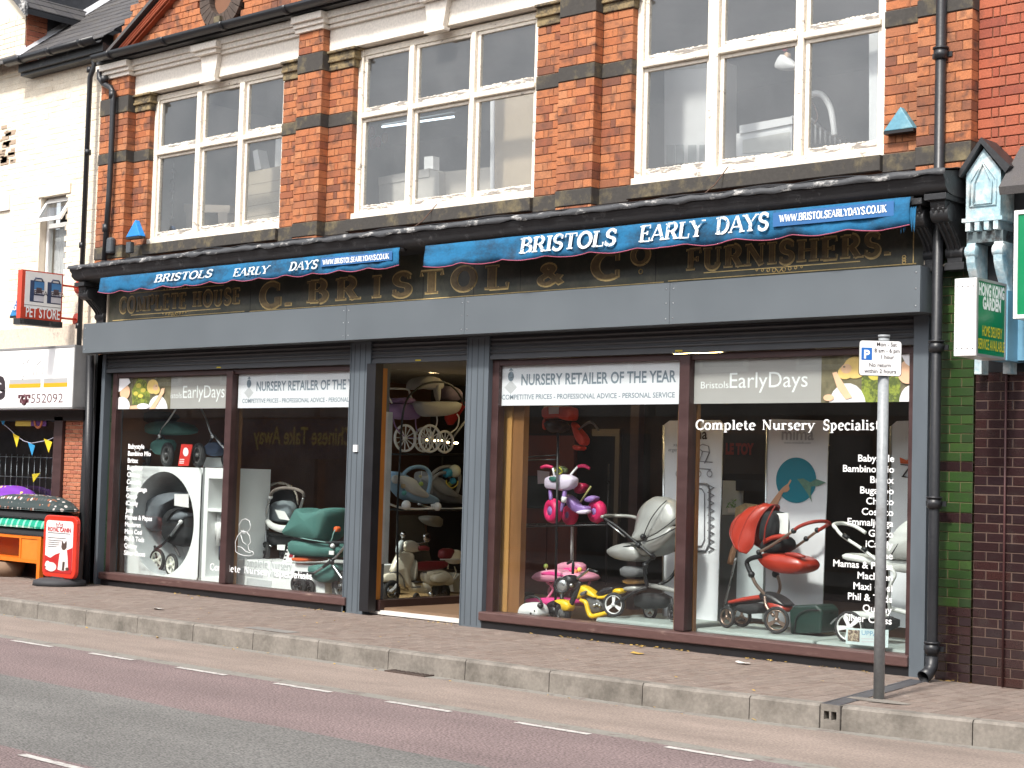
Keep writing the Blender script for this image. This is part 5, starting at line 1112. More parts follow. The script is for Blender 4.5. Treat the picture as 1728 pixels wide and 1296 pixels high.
def photo(parent, x0, x1, z0, z1):
    w, h = x1-x0, z1-z0; F = lambda P: [(x0+u*w, z0+v*h) for u, v in P]
    def cl(P): return [(min(max(x, x0), x1), min(max(z, z0+.001), z1-.001)) for x, z in P]
    def E(cu, cv, ru, rv, n=18): return cl([(x0+(cu+ru*math.cos(2*math.pi*k/n))*w, z0+(cv+rv*math.sin(2*math.pi*k/n))*h) for k in range(n)])
    L = 0
    for nm, mt, P in (('printed_background', brownp, F([(0, 0), (1, 0), (1, 1), (0, 1)])), ('printed_foliage', foliage, F([(.28, 0), (.62, 0), (.6, .55), (.52, .9), (.36, 1), (.25, .6)])),
                      ('printed_flower', yfl, E(.38, .75, .05, .08)), ('printed_flower', yfl, E(.47, .6, .05, .07)), ('printed_flower', yfl, E(.33, .5, .045, .07)), ('printed_flower', yfl, E(.43, .42, .05, .06)),
                      ('printed_shirt', wcl, E(.77, -.05, .19, .48)), ('printed_head', skin_y, E(.66, .71, .11, .23)), ('printed_face', skin_y, E(.735, .6, .07, .14)), ('printed_cheek', skin, E(.72, .68, .05, .1)),
                      ('printed_eye', brownp, E(.735, .72, .012, .02, 8)), ('printed_arm', skin, F([(.62, .0), (.72, .0), (.88, .48), (.9, .66), (.84, .62), (.8, .45)])), ('printed_hand', skin, E(.86, .55, .035, .1)),
                      ('printed_face', skin, E(.13, .55, .1, .24)), ('printed_shirt', wcl, E(.06, .1, .18, .3)), ('printed_hat', wcl, cl(F([(0, .55), (0, 1), (.2, 1), (.24, .85), (.05, .6)]))), ('printed_hand', wcl, E(.5, .08, .12, .1)), ('printed_sleeve', skin, cl(F([(.25, .0), (.4, .0), (.38, .12), (.25, .1)])))):
        flat(parent, nm, mt, P, BY-.0012*L, .0011); L += 1
def early(x0, x1, z0, z1, lab, flip):
    t = thing('window_banner', lab, 'banner', ((x0+x1)/2, BY, z0))
    B().box(x0, x1, BY, BY+.004, z0, z1).obj('banner_sheet', ban_grey, t)
    h = z1-z0; w = x1-x0
    if not flip:
        text('Bristols', (x0+w*.035, BY, z0+h*.34), white_v, t, .09, w*.135); text('EarlyDays', (x0+w*.175, BY, z0+h*.34), white_v, t, .2, w*.36); photo(t, x1-w*.48, x1, z0, z1) if 0 else None
        P_ = thing; xx = x0+w*.54
        photo_m(t, xx, x1, z0, z1)
    else:
        photo(t, x0, x0+w*.48, z0, z1); text('Bristols', (x0+w*.43, BY, z0+h*.33), white_v, t, .1, w*.15); text('EarlyDays', (x0+w*.59, BY, z0+h*.33), white_v, t, .22, w*.36)
def photo_m(t, x0, x1, z0, z1):
    """the right banner: baby in the middle, mother at the far edge"""
    w, h = x1-x0, z1-z0
    def E(cu, cv, ru, rv, n=18): return [(min(max(x0+(cu+ru*math.cos(2*math.pi*k/n))*w, x0), x1), min(max(z0+(cv+rv*math.sin(2*math.pi*k/n))*h, z0+.001), z1-.001)) for k in range(n)]
    F = lambda P: [(x0+u*w, z0+v*h) for u, v in P]; L = 0
    for nm, mt, P in (('printed_background', brownp, F([(.12, 0), (1, 0), (1, 1), (.12, 1)])), ('printed_foliage', foliage, F([(.5, 0), (.85, 0), (.85, .9), (.6, 1), (.5, .5)])), ('printed_flower', yfl, E(.62, .55, .06, .1)), ('printed_flower', yfl, E(.7, .3, .05, .1)), ('printed_flower', yfl, E(.78, .6, .04, .09)),
                      ('printed_shirt', wcl, E(.37, -.05, .17, .45)), ('printed_head', skin_y, E(.44, .72, .11, .23)), ('printed_face', skin_y, E(.35, .62, .07, .14)), ('printed_cheek', skin, E(.36, .7, .05, .1)), ('printed_eye', brownp, E(.34, .74, .012, .02, 8)),
                      ('printed_arm', skin, F([(.23, .62), (.27, .64), (.33, .42), (.42, .1), (.36, .06), (.28, .3)])), ('printed_hand', skin, E(.2, .1, .05, .07)), ('printed_face', skin, E(.92, .6, .09, .24)), ('printed_hat', wcl, F([(.86, .95), (1, 1), (1, .6), (.9, .78)])), ('printed_shirt', wcl, E(.95, -.02, .1, .35))):
        flat(t, nm, mt, P, BY-.0012*L, .0011); L += 1
def nursery(x0, x1, z0, z1, lab, full=1.):
    t = thing('window_banner', lab, 'banner', ((x0+x1)/2, BY, z0)); w = x1-x0; h = z1-z0
    B().box(x0, x1, BY, BY+.004, z0, z1).obj('banner_sheet', ban_white, t)
    wf = w/full
    def T(s, u0, u1, v, size, mt, bold):
        b = B(); vs, fs = font_mesh(s, size, 1, bold); xs_ = [v_[0] for v_ in vs]; k = wf*(u1-u0)/(max(xs_)-min(xs_)); lim = (w-wf*u0-.01)/k+min(xs_)
        fs = [f for f in fs if all(vs[i][0] <= lim for i in f)]; m0 = min(xs_)
        b.add([Vector((x0+wf*u0+(v_[0]-m0)*k, BY-.001, z0+h*v+v_[1])) for v_ in vs], fs); b.obj('lettering', mt, t)
    T('NURSERY RETAILER OF THE YEAR', .145, .965, .5, .155, steel, .0035); T('COMPETITIVE PRICES - PROFESSIONAL ADVICE - PERSONAL SERVICE', .035, .96, .15, .07, steel, .001)
    cx = x0+wf*.085; b = B(); b.prism([(cx-.085, BY-.002, z0+h*.45), (cx, BY-.002, z0+h*.28), (cx+.085, BY-.002, z0+h*.45), (cx, BY-.002, z0+h*.62)], (0, .002, 0)); b.obj('pale_diamond', pale, t)
    b = B(); b.prism([(x, BY-.004, z) for x, z in ell(cx, z0+h*.72, .04, .05)], (0, .0015, 0)); b.ring((cx, BY-.004, z0+h*.76), (0, 1, 0), .025, .006, 12, 4); b.prism([(cx-.03, BY-.004, z0+h*.86), (cx+.03, BY-.004, z0+h*.86), (cx, BY-.004, z0+h*.93)], (0, .0015, 0)); b.obj('crest', steel, t)
early(-18.0, -15.73, 2.2, 2.595, 'grey banner with baby picture at its left end, in the left window', True)
nursery(-15.585, -13.6, 2.2, 2.6, 'white award banner cut short by the doorway pilaster, left window', .86)
nursery(-11.43, -9.085, 2.2, 2.61, 'white award banner complete with last word YEAR, right window')
early(-8.965, -6.7, 2.2, 2.61, 'grey banner with baby picture at its right end behind the parking sign', False)
brands = ['Babystyle', 'Bambino Mio', 'Britax', 'Bugaboo', 'Chicco', 'Cosatto', 'Emmaljunga', 'Graco', 'iCandy', 'Jane', 'Mamas & Papas', 'Maclaren', 'Maxi Cosi', 'Phil & Teds', 'Quinny', 'Silver Cross']
for side, x, lab in (('l', -17.74, 'column of white vinyl lettering on the left window over the round display'), ('r', -6.895, 'column of white vinyl lettering on the right window behind the pole')):
    t = thing('vinyl_lettering', lab, 'window lettering', (x, .098, .3))
    for i, s in enumerate(brands):
        text(s, (x, .0985, 1.70-i*.0895), white_v, t, .082, None, side, bold=.0012 if side == 'r' else .0025, name='lettering_line', sx=1.12)
t = thing('vinyl_slogan', 'white serif lettering Complete Nursery Specialists on the right window', 'window lettering', (-8, .098, 1.96))
for s, a, c in (('Complete', -8.925, -8.27), ('Nursery', -8.2, -7.66), ('Specialists', -7.58, -6.98)):
    serif(s, (a, .0985, 1.965), white_v, t, c-a, .085, thick=.15, thin=.06, gap=.02)
t = thing('vinyl_slogan', 'white serif lettering low on the left window beside the teal pram', 'window lettering', (-14.4, .098, .5)); a = PY(422, 962, .098); c = PY(527, 962, .098)
serif('Complete Nursery Specialists', (a.x-.75, .0985, a.z-.04), white_v, t, c.x-a.x+.75, .075, thick=.15, thin=.06, gap=.04)
# outline of a sitting baby
zc = Zm(385, 780, 5.633)
def zA(x, y, Y=.098): return PY(*zc(x, y), Y)
t = thing('vinyl_baby_outline', 'white outline drawing of a seated baby on the left window', 'window drawing', zA(150, 890)); b = B()
for L in ([(110, 640), (105, 590), (130, 550), (165, 538), (200, 555), (215, 600), (205, 640), (180, 665), (150, 660), (120, 650)], [(130, 660), (90, 700), (68, 760), (72, 850), (100, 870), (140, 885), (200, 890)], [(180, 665), (205, 700), (215, 760), (190, 790), (200, 840), (235, 850), (245, 870), (225, 890), (200, 888)],
          [(90, 800), (130, 810), (170, 850), (215, 860)], [(120, 690), (140, 760), (175, 780)], [(150, 640), (140, 670), (165, 680)]):
    b.tube([zA(*p) for p in L], .0035, 4)
b.obj('outline', white_v, t)

# ------------------------------------------------------------------ helpers for the goods on show
def wheel(parent, c, ax, R, tw=.018, rimm=chrome, spokes=3, tyre=rub, nm='wheel', flatd=False, hubm=None):
    c = Vector(c); ax = Vector(ax).normalized()
    w = B(); w.ring(c, ax, R-tw, tw, 28, 8, 1.3); o = w.obj(nm, tyre, parent)
    b = B(); b.ring(c, ax, R-tw*2.1, tw*.35, 28, 6, 3.0); b.disc(c, ax, R*.16, tw*2.6, 14)
    u = ax.cross(Vector((0, 0, 1))).normalized(); v = ax.cross(u)
    for k in range(spokes):
        a = 2*math.pi*k/spokes+.5; d = u*math.cos(a)+v*math.sin(a); e = u*-math.sin(a)+v*math.cos(a); q = R-tw*2
        wd = R*(.16 if spokes < 6 else .025)
        b.prism([c+d*R*.1+e*wd*.6-ax*.006, c+d*q+e*wd-ax*.004, c+d*q-e*wd-ax*.004, c+d*R*.1-e*wd*.6-ax*.006], ax*.012)
    b.obj('rim', rimm, o); return o
class K:
    """draws parts of one thing from crop coordinates on planes inside the shop"""
    def __init__(s, t, crop, Y=.7, X=None): s.t, s.c, s.Y, s.X = t, Zm(*crop), Y, X
    def P(s, p):
        x, y = s.c(p[0], p[1])
        if s.X is not None: return PX(x, y, s.X + (p[2] if len(p) > 2 else 0))
        return PY(x, y, s.Y+(p[2] if len(p) > 2 else 0))
    def tube(s, pts, r, mat, nm='tube', n=8, parent=None, smooth=True):
        Q = [s.P(p) for p in pts]
        if smooth and len(Q) > 2:
            R_ = []
            for i in range(len(Q)-1):
                p0, p1, p2, p3 = Q[max(i-1, 0)], Q[i], Q[i+1], Q[min(i+2, len(Q)-1)]
                for k in range(5):
                    t = k/5; R_.append(.5*((2*p1)+(p2-p0)*t+(2*p0-5*p1+4*p2-p3)*t*t+(3*p1-p0-3*p2+p3)*t**3))
            if isinstance(r, (list, tuple)): m_ = len(Q)-1; r = [r[min(i//5, m_-1)]*(1-(i % 5)/5)+r[min(i//5+1, m_)]*((i % 5)/5) for i in range(m_*5)]+[r[-1]]
            Q = R_+[Q[-1]]
        return B().tube(Q, r, n).obj(nm, mat, parent or s.t)
    def blob(s, pts, d, mat, nm, parent=None, sub=1, pw=.5, flat=.66, nr=5):
        dv = (d, 0, 0) if s.X is not None else (0, d, 0)
        return B().inflate([s.P(p) for p in pts], dv, nr, pw, sub, flat).obj(nm, mat, parent or s.t)
    def slab(s, pts, d, mat, nm, parent=None, bevel=0):
        dv = (d, 0, 0) if s.X is not None else (0, d, 0)
        return B().prism([s.P(p) for p in pts], dv).obj(nm, mat, parent or s.t, bevel=bevel)
    def ball(s, p, r, mat, nm, sc=(1, 1, 1)): return B().ball(s.P(p), r, 12, sc).obj(nm, mat, s.t)
    def wheel(s, p, R, turn=0., **k):
        a = (math.cos(turn), math.sin(turn), 0) if s.X is not None else (math.sin(turn), math.cos(turn), 0)
        return wheel(s.t, s.P(p), a, R, **k)
def hoodshell(k, ribs, ds, mat, edge):
    """pushchair hood: every rib arches over the seat from the near side to the far side"""
    rows = []
    for rb_, d in zip(ribs, ds):
        n = len(rb_); row = []
        apex = k.P(rb_[0]); pts = [k.P(p) for p in rb_]
        near = [p+Vector((0, -d*min(1, .55+.45*i/(n-1)) if i else 0, 0)) for i, p in enumerate(pts)]
        near[0] = pts[0]+Vector((0, -d*.35, 0)); far = [p+Vector((0, d*min(1, .55+.45*i/(n-1)) if i else 0, 0)) for i, p in enumerate(pts)]; far[0] = pts[0]+Vector((0, d*.35, 0))
        ctl = list(reversed(near))+far; out = []
        for i in range(len(ctl)-1):
            p0, p1, p2, p3 = ctl[max(i-1, 0)], ctl[i], ctl[i+1], ctl[min(i+2, len(ctl)-1)]
            for q in range(4): t = q/4; out.append(.5*((2*p1)+(p2-p0)*t+(2*p0-5*p1+4*p2-p3)*t*t+(3*p1-p0-3*p2+p3)*t**3))
        rows.append(out+[ctl[-1]])
    o = B().loft(rows).obj('hood', mat, k.t, solid=.012)
    for row in rows[:-1]: B().tube(row, .005, 5).obj('piping', edge, o)
    return o
cC, cD, cA, cB, cS, cP = (820, 680, 3.412), (1160, 680, 2.945), (180, 600, 3.24), (385, 780, 5.633), (620, 860, 6.478), (620, 640, 5.889)
lea_r = M('red_leatherette', (.4, .032, .015), .38, var=.08, coat=.2, bump=.15, bs=70); lea_rd = M('dark_red_leatherette', (.3, .03, .02), .45, var=.1); bronze = M('bronze_tube', (.33, .24, .19), .3, .8, var=.05)
silv = M('silver_leatherette', (.33, .325, .31), .36, .25, var=.06, bump=.15, bs=70); silv_d = M('silver_grey_cloth', (.2, .2, .2), .7); fur = M('grey_fur', (.13, .13, .135), .95, bump=1, bs=60)
whl = M('white_leatherette', (.75, .76, .73), .4, var=.03); plat = M('grey_green_platform', (.33, .38, .36), .55, var=.05); teal = M('teal_fabric', (.06, .165, .145), .8, var=.1, bump=.3, bs=150)
greyf = M('grey_fabric', (.16, .18, .2), .85, var=.12, bump=.3, bs=150); beige = M('beige_fabric', (.4, .37, .3), .85, var=.08); blkf = M('black_fabric', (.015, .016, .018), .85, var=.2); navyf = M('navy_fabric', (.02, .035, .07), .85)
dgreen = M('dark_green_plastic', (.012, .035, .028), .35, var=.05); orange = M('orange_fabric', (.75, .12, .02), .7)
# platforms
def platform(pts, Y0, Y1, h, lab):
    a, c = PY(*pts[0], Y0), PY(*pts[1], Y0); t = thing('display_platform', lab, 'platform', ((a.x+c.x)/2, Y0, .1))
    zt = a.z; b = B(); b.box(a.x, c.x, Y0, Y1, .05, zt); b.obj('block', plat, t, bevel=.02); return zt, t
zp1, _ = platform([(1005, 1042), (1140, 1060)], .22, 1.25, .2, 'grey green display platform under the silver pushchair')
zp2, _ = platform([(1172, 1060), (1372, 1080)], .24, 1.2, .2, 'grey green display platform under the red pushchair')
zp3, _ = platform([(1376, 1082), (1560, 1100)], .2, 1.2, .2, 'grey green display platform under the white pushchair at the right')
# ---------------- red pushchair
t = thing('pushchair', 'glossy red pushchair with bronze frame on the right window platform', 'pushchair', PY(1290, 1065, .7)); k = K(t, cD, .62)
hoodshell(k, [[(436, 511), (408, 560), (388, 622), (381, 705), (352, 748)], [(385, 506), (350, 560), (325, 625), (312, 690), (322, 738)], [(325, 522), (292, 570), (275, 620), (272, 670), (300, 722)], [(275, 555), (256, 590), (248, 625), (252, 660), (280, 702)], [(236, 632), (234, 640), (240, 655), (250, 672), (262, 688)]], [.2, .21, .2, .15, .03], lea_r, lea_rd)
k.tube([(436, 512, -.17), (410, 560, -.19), (388, 620, -.2), (380, 705, -.19)], .007, lea_rd, 'hood_edge')
k.blob([(420, 530), (470, 545), (480, 600), (475, 660), (440, 690), (385, 700), (388, 620), (405, 560)], .13, blkf, 'hood_lining')
k.slab([(437, 548, -.06), (503, 546, -.06), (499, 657, -.06), (432, 642, -.06)], .004, paper, 'price_card')
k.blob([(375, 750), (440, 742), (520, 748), (590, 765), (622, 788), (630, 812), (612, 838), (560, 852), (490, 848), (420, 820), (385, 785)], .17, lea_r, 'footwell')
k.blob([(470, 745, -.12), (540, 740, -.12), (600, 768, -.12), (540, 772, -.12)], .03, lea_rd, 'footwell_cover')
k.blob([(390, 690), (450, 655), (500, 668), (515, 720), (470, 748), (395, 745)], .14, blkf, 'seat')
k.tube([(382, 690, -.16), (430, 668, -.16), (500, 662, -.16)], .022, lea_r, 'bumper')
k.tube([(350, 745, -.2), (430, 700, -.2), (520, 640, -.2)], .014, bronze, 'handle_arm'); k.tube([(520, 640, -.2), (560, 612, -.2), (620, 592, -.18), (680, 588, -.02), (706, 598, .1), (690, 610, .2), (640, 640, .22)], .016, lea_rd, 'handle')
k.tube([(640, 640, .22), (560, 700, .22), (495, 745, .2)], .013, bronze, 'handle_arm'); 
for p in ((528, 636, -.2), (645, 632, .22), (590, 675, .22), (355, 742, -.2)): k.ball(p, .026, blk, 'joint')
k.tube([(375, 762, -.15), (325, 770, -.15), (296, 790, -.15), (305, 825, -.15), (318, 850, -.15)], .022, blk, 'upper_leg'); k.tube([(318, 850, -.15), (340, 900, -.14), (388, 955, -.1)], .016, bronze, 'lower_leg'); k.ball((318, 852, -.16), .032, blk, 'joint')
k.tube([(440, 845, .15), (455, 880, .14), (460, 920, .1), (450, 950, .05)], .015, bronze, 'lower_leg'); k.ball((438, 850, .15), .035, blk, 'joint')
k.blob([(375, 942, -.02), (400, 935, -.02), (460, 958, -.02), (505, 995, -.02), (520, 1015, -.02), (440, 1000, -.02), (380, 975, -.02)], .1, blk, 'chassis')
k.tube([(205, 992, -.06), (290, 975, -.06), (375, 963, -.06)], [.016, .022, .024], lea_r, 'front_beam'); k.tube([(208, 1004, -.02), (300, 990, -.02), (380, 975, -.02)], .022, blk, 'front_beam_base')
k.blob([(230, 1005), (385, 990), (390, 1045), (300, 1050)], .1, blkf, 'basket'); k.blob([(395, 985, -.03), (470, 990, -.03), (515, 1018, -.03), (505, 1045, -.03), (405, 1025, -.03)], .09, lea_r, 'rear_fender')
k.tube([(385, 960, -.16), (392, 1010, -.18), (430, 1060, -.2)], .015, bronze, 'rear_leg'); k.tube([(207, 1000, -.05), (205, 1030, -.05)], .02, blk, 'fork')
k.wheel((443, 1079, -.2), .122, -.2, tw=.016, rimm=bronze); k.wheel((270, 1060, .12), .1, -.15, tw=.014, rimm=bronze); k.wheel((196, 1064, -.1), .1, .2, tw=.014, rimm=bronze)
t = thing('carry_box', 'dark green box shaped bag behind the wheel of the red pushchair', 'bag', PY(1360, 1068, .8)); k = K(t, cD, .55)
k.slab([(505, 1030), (530, 1006), (640, 1003), (668, 1030), (662, 1146), (508, 1148)], .3, dgreen, 'body', bevel=.02); k.tube([(530, 1146, -.01), (545, 1060, -.015), (600, 1030, -.015), (655, 1030, -.01)], .006, blk, 'strap')
# ---------------- silver pushchair
t = thing('pushchair', 'silver grey pushchair with big hood in the right window beside the brown mullion', 'pushchair', PY(1080, 1040, .7)); k = K(t, cC, .55)
hoodshell(k, [[(940, 575), (915, 620), (903, 680), (900, 730), (905, 775)], [(985, 553), (955, 620), (940, 680), (925, 730), (912, 776)], [(1040, 558), (1010, 630), (980, 690), (950, 740), (918, 778)], [(1090, 580), (1065, 650), (1030, 705), (980, 748), (930, 782)], [(1125, 625), (1105, 680), (1060, 725), (1000, 762), (940, 790)], [(1142, 690), (1125, 705), (1080, 740), (1020, 772), (950, 795)]], [.12, .19, .21, .21, .2, .18], silv, blk)
k.blob([(915, 640), (960, 590), (1060, 600), (1100, 680), (1000, 760), (915, 770)], .12, blkf, 'hood_lining')
k.blob([(910, 800), (1000, 765), (1120, 700), (1150, 720), (1135, 770), (1070, 840), (1000, 880), (955, 888), (915, 850)], .19, silv, 'carrycot')
for L_ in ([(905, 775, -.23), (925, 720, -.235), (955, 660, -.22), (1000, 600, -.17), (1040, 562, -.1)], [(912, 782, -.24), (980, 750, -.24), (1050, 700, -.22), (1120, 640, -.15)], [(918, 800, -.235), (1000, 770, -.235), (1120, 706, -.21)]): k.tube(L_, .005, blk, 'piping')
k.blob([(728, 850), (775, 818), (850, 800), (905, 808), (930, 850), (940, 900), (900, 915), (840, 912), (770, 892)], .17, silv, 'footwell'); k.tube([(735, 848, -.1), (790, 828, -.16), (880, 815, -.17)], .005, blk, 'piping')
k.tube([(668, 656, -.18), (700, 650, -.05), (740, 650, .1), (820, 652, .15), (880, 668, .15), (890, 700, .1), (878, 740, 0)], .018, silv, 'handle')
k.tube([(680, 664, -.2), (760, 715, -.2), (860, 800, -.2), (960, 885, -.2)], .014, blk, 'handle_arm'); k.tube([(700, 690, -.215), (800, 770, -.215)], .008, alu, 'handle_trim')
for p in ((880, 820, -.2), (960, 885, -.18), (905, 770, -.21), (918, 935, -.15)): k.ball(p, .03, blk, 'joint')
k.tube([(960, 885, -.15), (920, 930, -.15), (915, 990, -.12), (930, 1055, -.1)], .018, blk, 'frame_leg'); k.tube([(1055, 830, .12), (1100, 855, .12), (1112, 900, .12), (1090, 970, .1), (1050, 1020, .06), (990, 1048, 0)], .017, blk, 'frame_arch')
k.blob([(790, 935, -.05), (900, 945, -.05), (912, 1000, -.05), (800, 1008, -.05)], .09, fur, 'muff'); k.blob([(805, 1012, 0), (905, 1018, 0), (900, 1045, 0), (812, 1042, 0)], .08, wood_l, 'leather_bag')
k.tube([(930, 1062, -.12), (870, 1080, -.18), (800, 1120, -.2), (735, 1160, -.2)], .014, blk, 'rear_leg'); k.blob([(815, 1058), (900, 1050), (905, 1080), (820, 1085)], .1, silv, 'rear_fender')
k.tube([(940, 1050, 0), (1020, 1065, 0), (1130, 1095, 0)], [.022, .026, .022], silv, 'front_beam'); k.blob([(870, 1090, .1), (1050, 1095, .1), (1060, 1180, .1), (880, 1190, .1)], .1, blkf, 'basket')
k.wheel((736, 1161, -.2), .118, -.2, tw=.015, rimm=white_pl); k.wheel((945, 1188, .15), .1, 0.2, tw=.014, rimm=white_pl); k.wheel((1072, 1200, -.05), .085, .5, tw=.014, rimm=blk); k.tube([(1072, 1125, -.05), (1070, 1195, -.05)], .016, blk, 'fork')
# ---------------- white pushchair
t = thing('pushchair', 'white pushchair at the far right of the window behind the vinyl lettering', 'pushchair', PY(1500, 1080, .7)); k = K(t, cD, .6)
k.tube([(735, 620, -.18), (728, 604, -.1), (770, 598, .1), (830, 612, .15), (885, 645, .15)], .017, whl, 'handle'); k.tube([(735, 618, -.18), (770, 660, -.18), (860, 720, -.18), (945, 785, -.18)], .015, whl, 'handle_arm'); k.tube([(775, 655, -.19), (800, 672, -.19)], .02, blk, 'clip'); k.tube([(870, 718, -.19), (890, 735, -.19)], .02, blk, 'clip')
k.blob([(1000, 775), (1030, 700), (1080, 620), (1140, 570), (1220, 560), (1280, 640), (1280, 760), (1150, 790)], .2, whl, 'hood'); k.tube([(1115, 590, -.17), (1060, 680, -.19), (1005, 765, -.2)], .004, blk, 'piping')
k.blob([(788, 745), (860, 748), (1000, 778), (1250, 785), (1200, 860), (1010, 830), (900, 790), (795, 778)], .15, whl, 'seat')
k.tube([(960, 800, -.15), (1010, 825, -.15), (1032, 855, -.15), (1010, 905, -.15), (1000, 980, -.1), (1010, 1025, -.05)], .016, whl, 'frame_leg')
k.tube([(1010, 1022, 0), (1100, 1045, 0), (1200, 1070, 0)], .022, whl, 'front_beam'); k.blob([(770, 1060, -.05), (800, 1035, -.05), (900, 1035, -.05), (980, 1045, -.05), (1000, 1075, -.05), (860, 1070, -.05)], .09, whl, 'rear_fender')
k.tube([(712, 1098, -.1), (735, 1075, -.1), (775, 1055, -.1)], .008, alu, 'brake_bar'); k.wheel((805, 1115, -.2), .14, -.1, tw=.014, rimm=white_pl, spokes=5); k.blob([(870, 1060), (1040, 1060), (1040, 1130), (880, 1140)], .1, blkf, 'basket')
t = thing('info_card', 'white printed card with small photo taped inside the window low at the right', 'card', PY(1465, 1090, .12)); k = K(t, cD, .114)
k.slab([(790, 1118), (1000, 1128), (997, 1216), (786, 1196)], .003, M('pale_card', (.6, .72, .72), .5), 'sheet'); k.slab([(798, 1126, -.001), (856, 1130, -.001), (855, 1188, -.001), (796, 1182, -.001)], .001, Mpatch('card_photo', (.1, .06, .05), (.5, .42, .3), .45, .55, 30), 'photo'); 
text('UPPA', k.P((866, 1152)), M('card_blue_print', (.1, .3, .5), .5, var=0), t, .055, .15)
for j in range(2): k.slab([(866, 1168+j*14, -.001), (925, 1171+j*14, -.001), (925, 1176+j*14, -.001), (866, 1173+j*14, -.001)], .001, pale, 'print_line')
# ---------------- roll-up banners
def rollup(crop, pts, Y, lab, top='', r=0):
    t = thing('rollup_banner', lab, 'banner', (0, 0, 0)); k = K(t, crop, Y); P_ = [k.P(p) for p in pts]; t.location = (P_[0]+P_[1])/2; ORG[t.name] = Vector(t.location)
    k.slab(pts, .006, M('display_banner_sheet', (.8, .81, .85), .55, var=.04), 'sheet'); b = B(); b.tube([P_[0], P_[-1]], .012, 8); b.tube([P_[1], P_[2]], .004, 6); b.obj('edge_rail', alu, t); return t, k
t, k = rollup(cD, [(378, 1085), (668, 1150), (705, 105), (685, 88), (420, 80), (398, 95)], 1.0, 'white roll-up banner with a large turquoise disc behind the red pushchair')
cc = [(540+100*math.cos(a*math.pi/18), 384+113*math.sin(a*math.pi/18), -.008) for a in range(36)]
k.slab(cc, .003, M('turquoise_print', (.0, .2, .28), .5, var=.02), 'turquoise_disc')
hb = M('green_bird_print', (.1, .22, .16), .5, var=.25, vs=30); k.slab([(545, 378, -.012), (575, 375, -.012), (610, 395, -.012), (640, 378, -.012), (688, 395, -.012), (650, 412, -.012), (615, 415, -.012), (612, 450, -.012), (618, 492, -.012), (600, 455, -.012), (570, 410, -.012)], .003, hb, 'hummingbird')
sk = M('print_arm_skin', (.6, .33, .2), .5, var=.05); k.slab([(395, 520, -.012), (455, 440, -.012), (475, 418, -.012), (498, 402, -.012), (512, 380, -.012), (516, 386, -.012), (503, 410, -.012), (508, 428, -.012), (495, 442, -.012), (475, 445, -.012), (440, 520, -.012)], .003, sk, 'pointing_arm')
text('mima', k.P((468, 182, -.008)), M('pale_logo', (.4, .42, .46), .5, var=0), t, .16, k.P((628, 182)).x-k.P((468, 182)).x, bold=.003); text('www.mimakids.com', k.P((480, 202, -.008)), steel, t, .03, k.P((612, 202)).x-k.P((480, 202)).x)
t, k = rollup(cD, [(-120, 1060), (150, 1085), (178, 105), (160, 85), (-90, 88), (-118, 110)], 1.0, 'white roll-up banner behind the brown mullion showing sketched pushchairs and silver tray')
text('mima', k.P((-30, 178, -.008)), dk, t, .15, k.P((98, 178)).x-k.P((-30, 178)).x, bold=.003)
text('xari', k.P((-70, 215, -.008)), steel, t, .05, .08); text('argento', k.P((-95, 240, -.008)), steel, t, .05, .17)
b = B()
def sk_(L, r=.005): b.tube([k.P((x, y, -.01)) for x, y in L], r, 4)
for ox in (0, -100): 
    sk_([(55+ox, 215), (75+ox, 205), (105+ox, 215), (110+ox, 245), (75+ox, 240), (60+ox, 230)]); sk_([(75+ox, 240), (60+ox, 290), (125+ox, 295)]); sk_([(110+ox, 245), (85+ox, 300)])
    sk_([(60+ox, 325), (115+ox, 330)]); 
    for wx in (55, 110): b.ring(k.P((wx+ox, 352, -.01)), (0, 1, 0), .03, .004, 12, 4)
for j in range(9): y = 405+j*38; sk_([(100, y), (132, y+16), (104, y+32)], .006)
sk_([(20, 400), (95, 402), (110, 430), (108, 700), (90, 735), (30, 740)], .012); sk_([(20, 425), (70, 425), (85, 450), (84, 680), (70, 710), (20, 715)], .006)
b.obj('sketch_lines', M('pencil_grey', (.2, .2, .22), .6), t)
t, k = rollup(cD, [(1000, 1110), (1200, 1130), (1230, 110), (1200, 85), (1040, 90), (1012, 115)], 1.1, 'roll-up banner with orange pushchair print at the right end of the window')
k.slab([(1055, 270, -.008), (1090, 285, -.008), (1125, 258, -.008), (1125, 305, -.008), (1058, 300, -.008)], .002, orange, 'orange_seat'); b = B()
for L in ([(1060, 305), (1120, 312)], [(1110, 310), (1070, 365)], [(1065, 365), (1120, 372)]): b.tube([k.P((x, y, -.01)) for x, y in L], .006, 4)
b.obj('sketch_lines', dk, t); text('mima', k.P((1075, 190, -.008)), white_v, t, .14, .3)
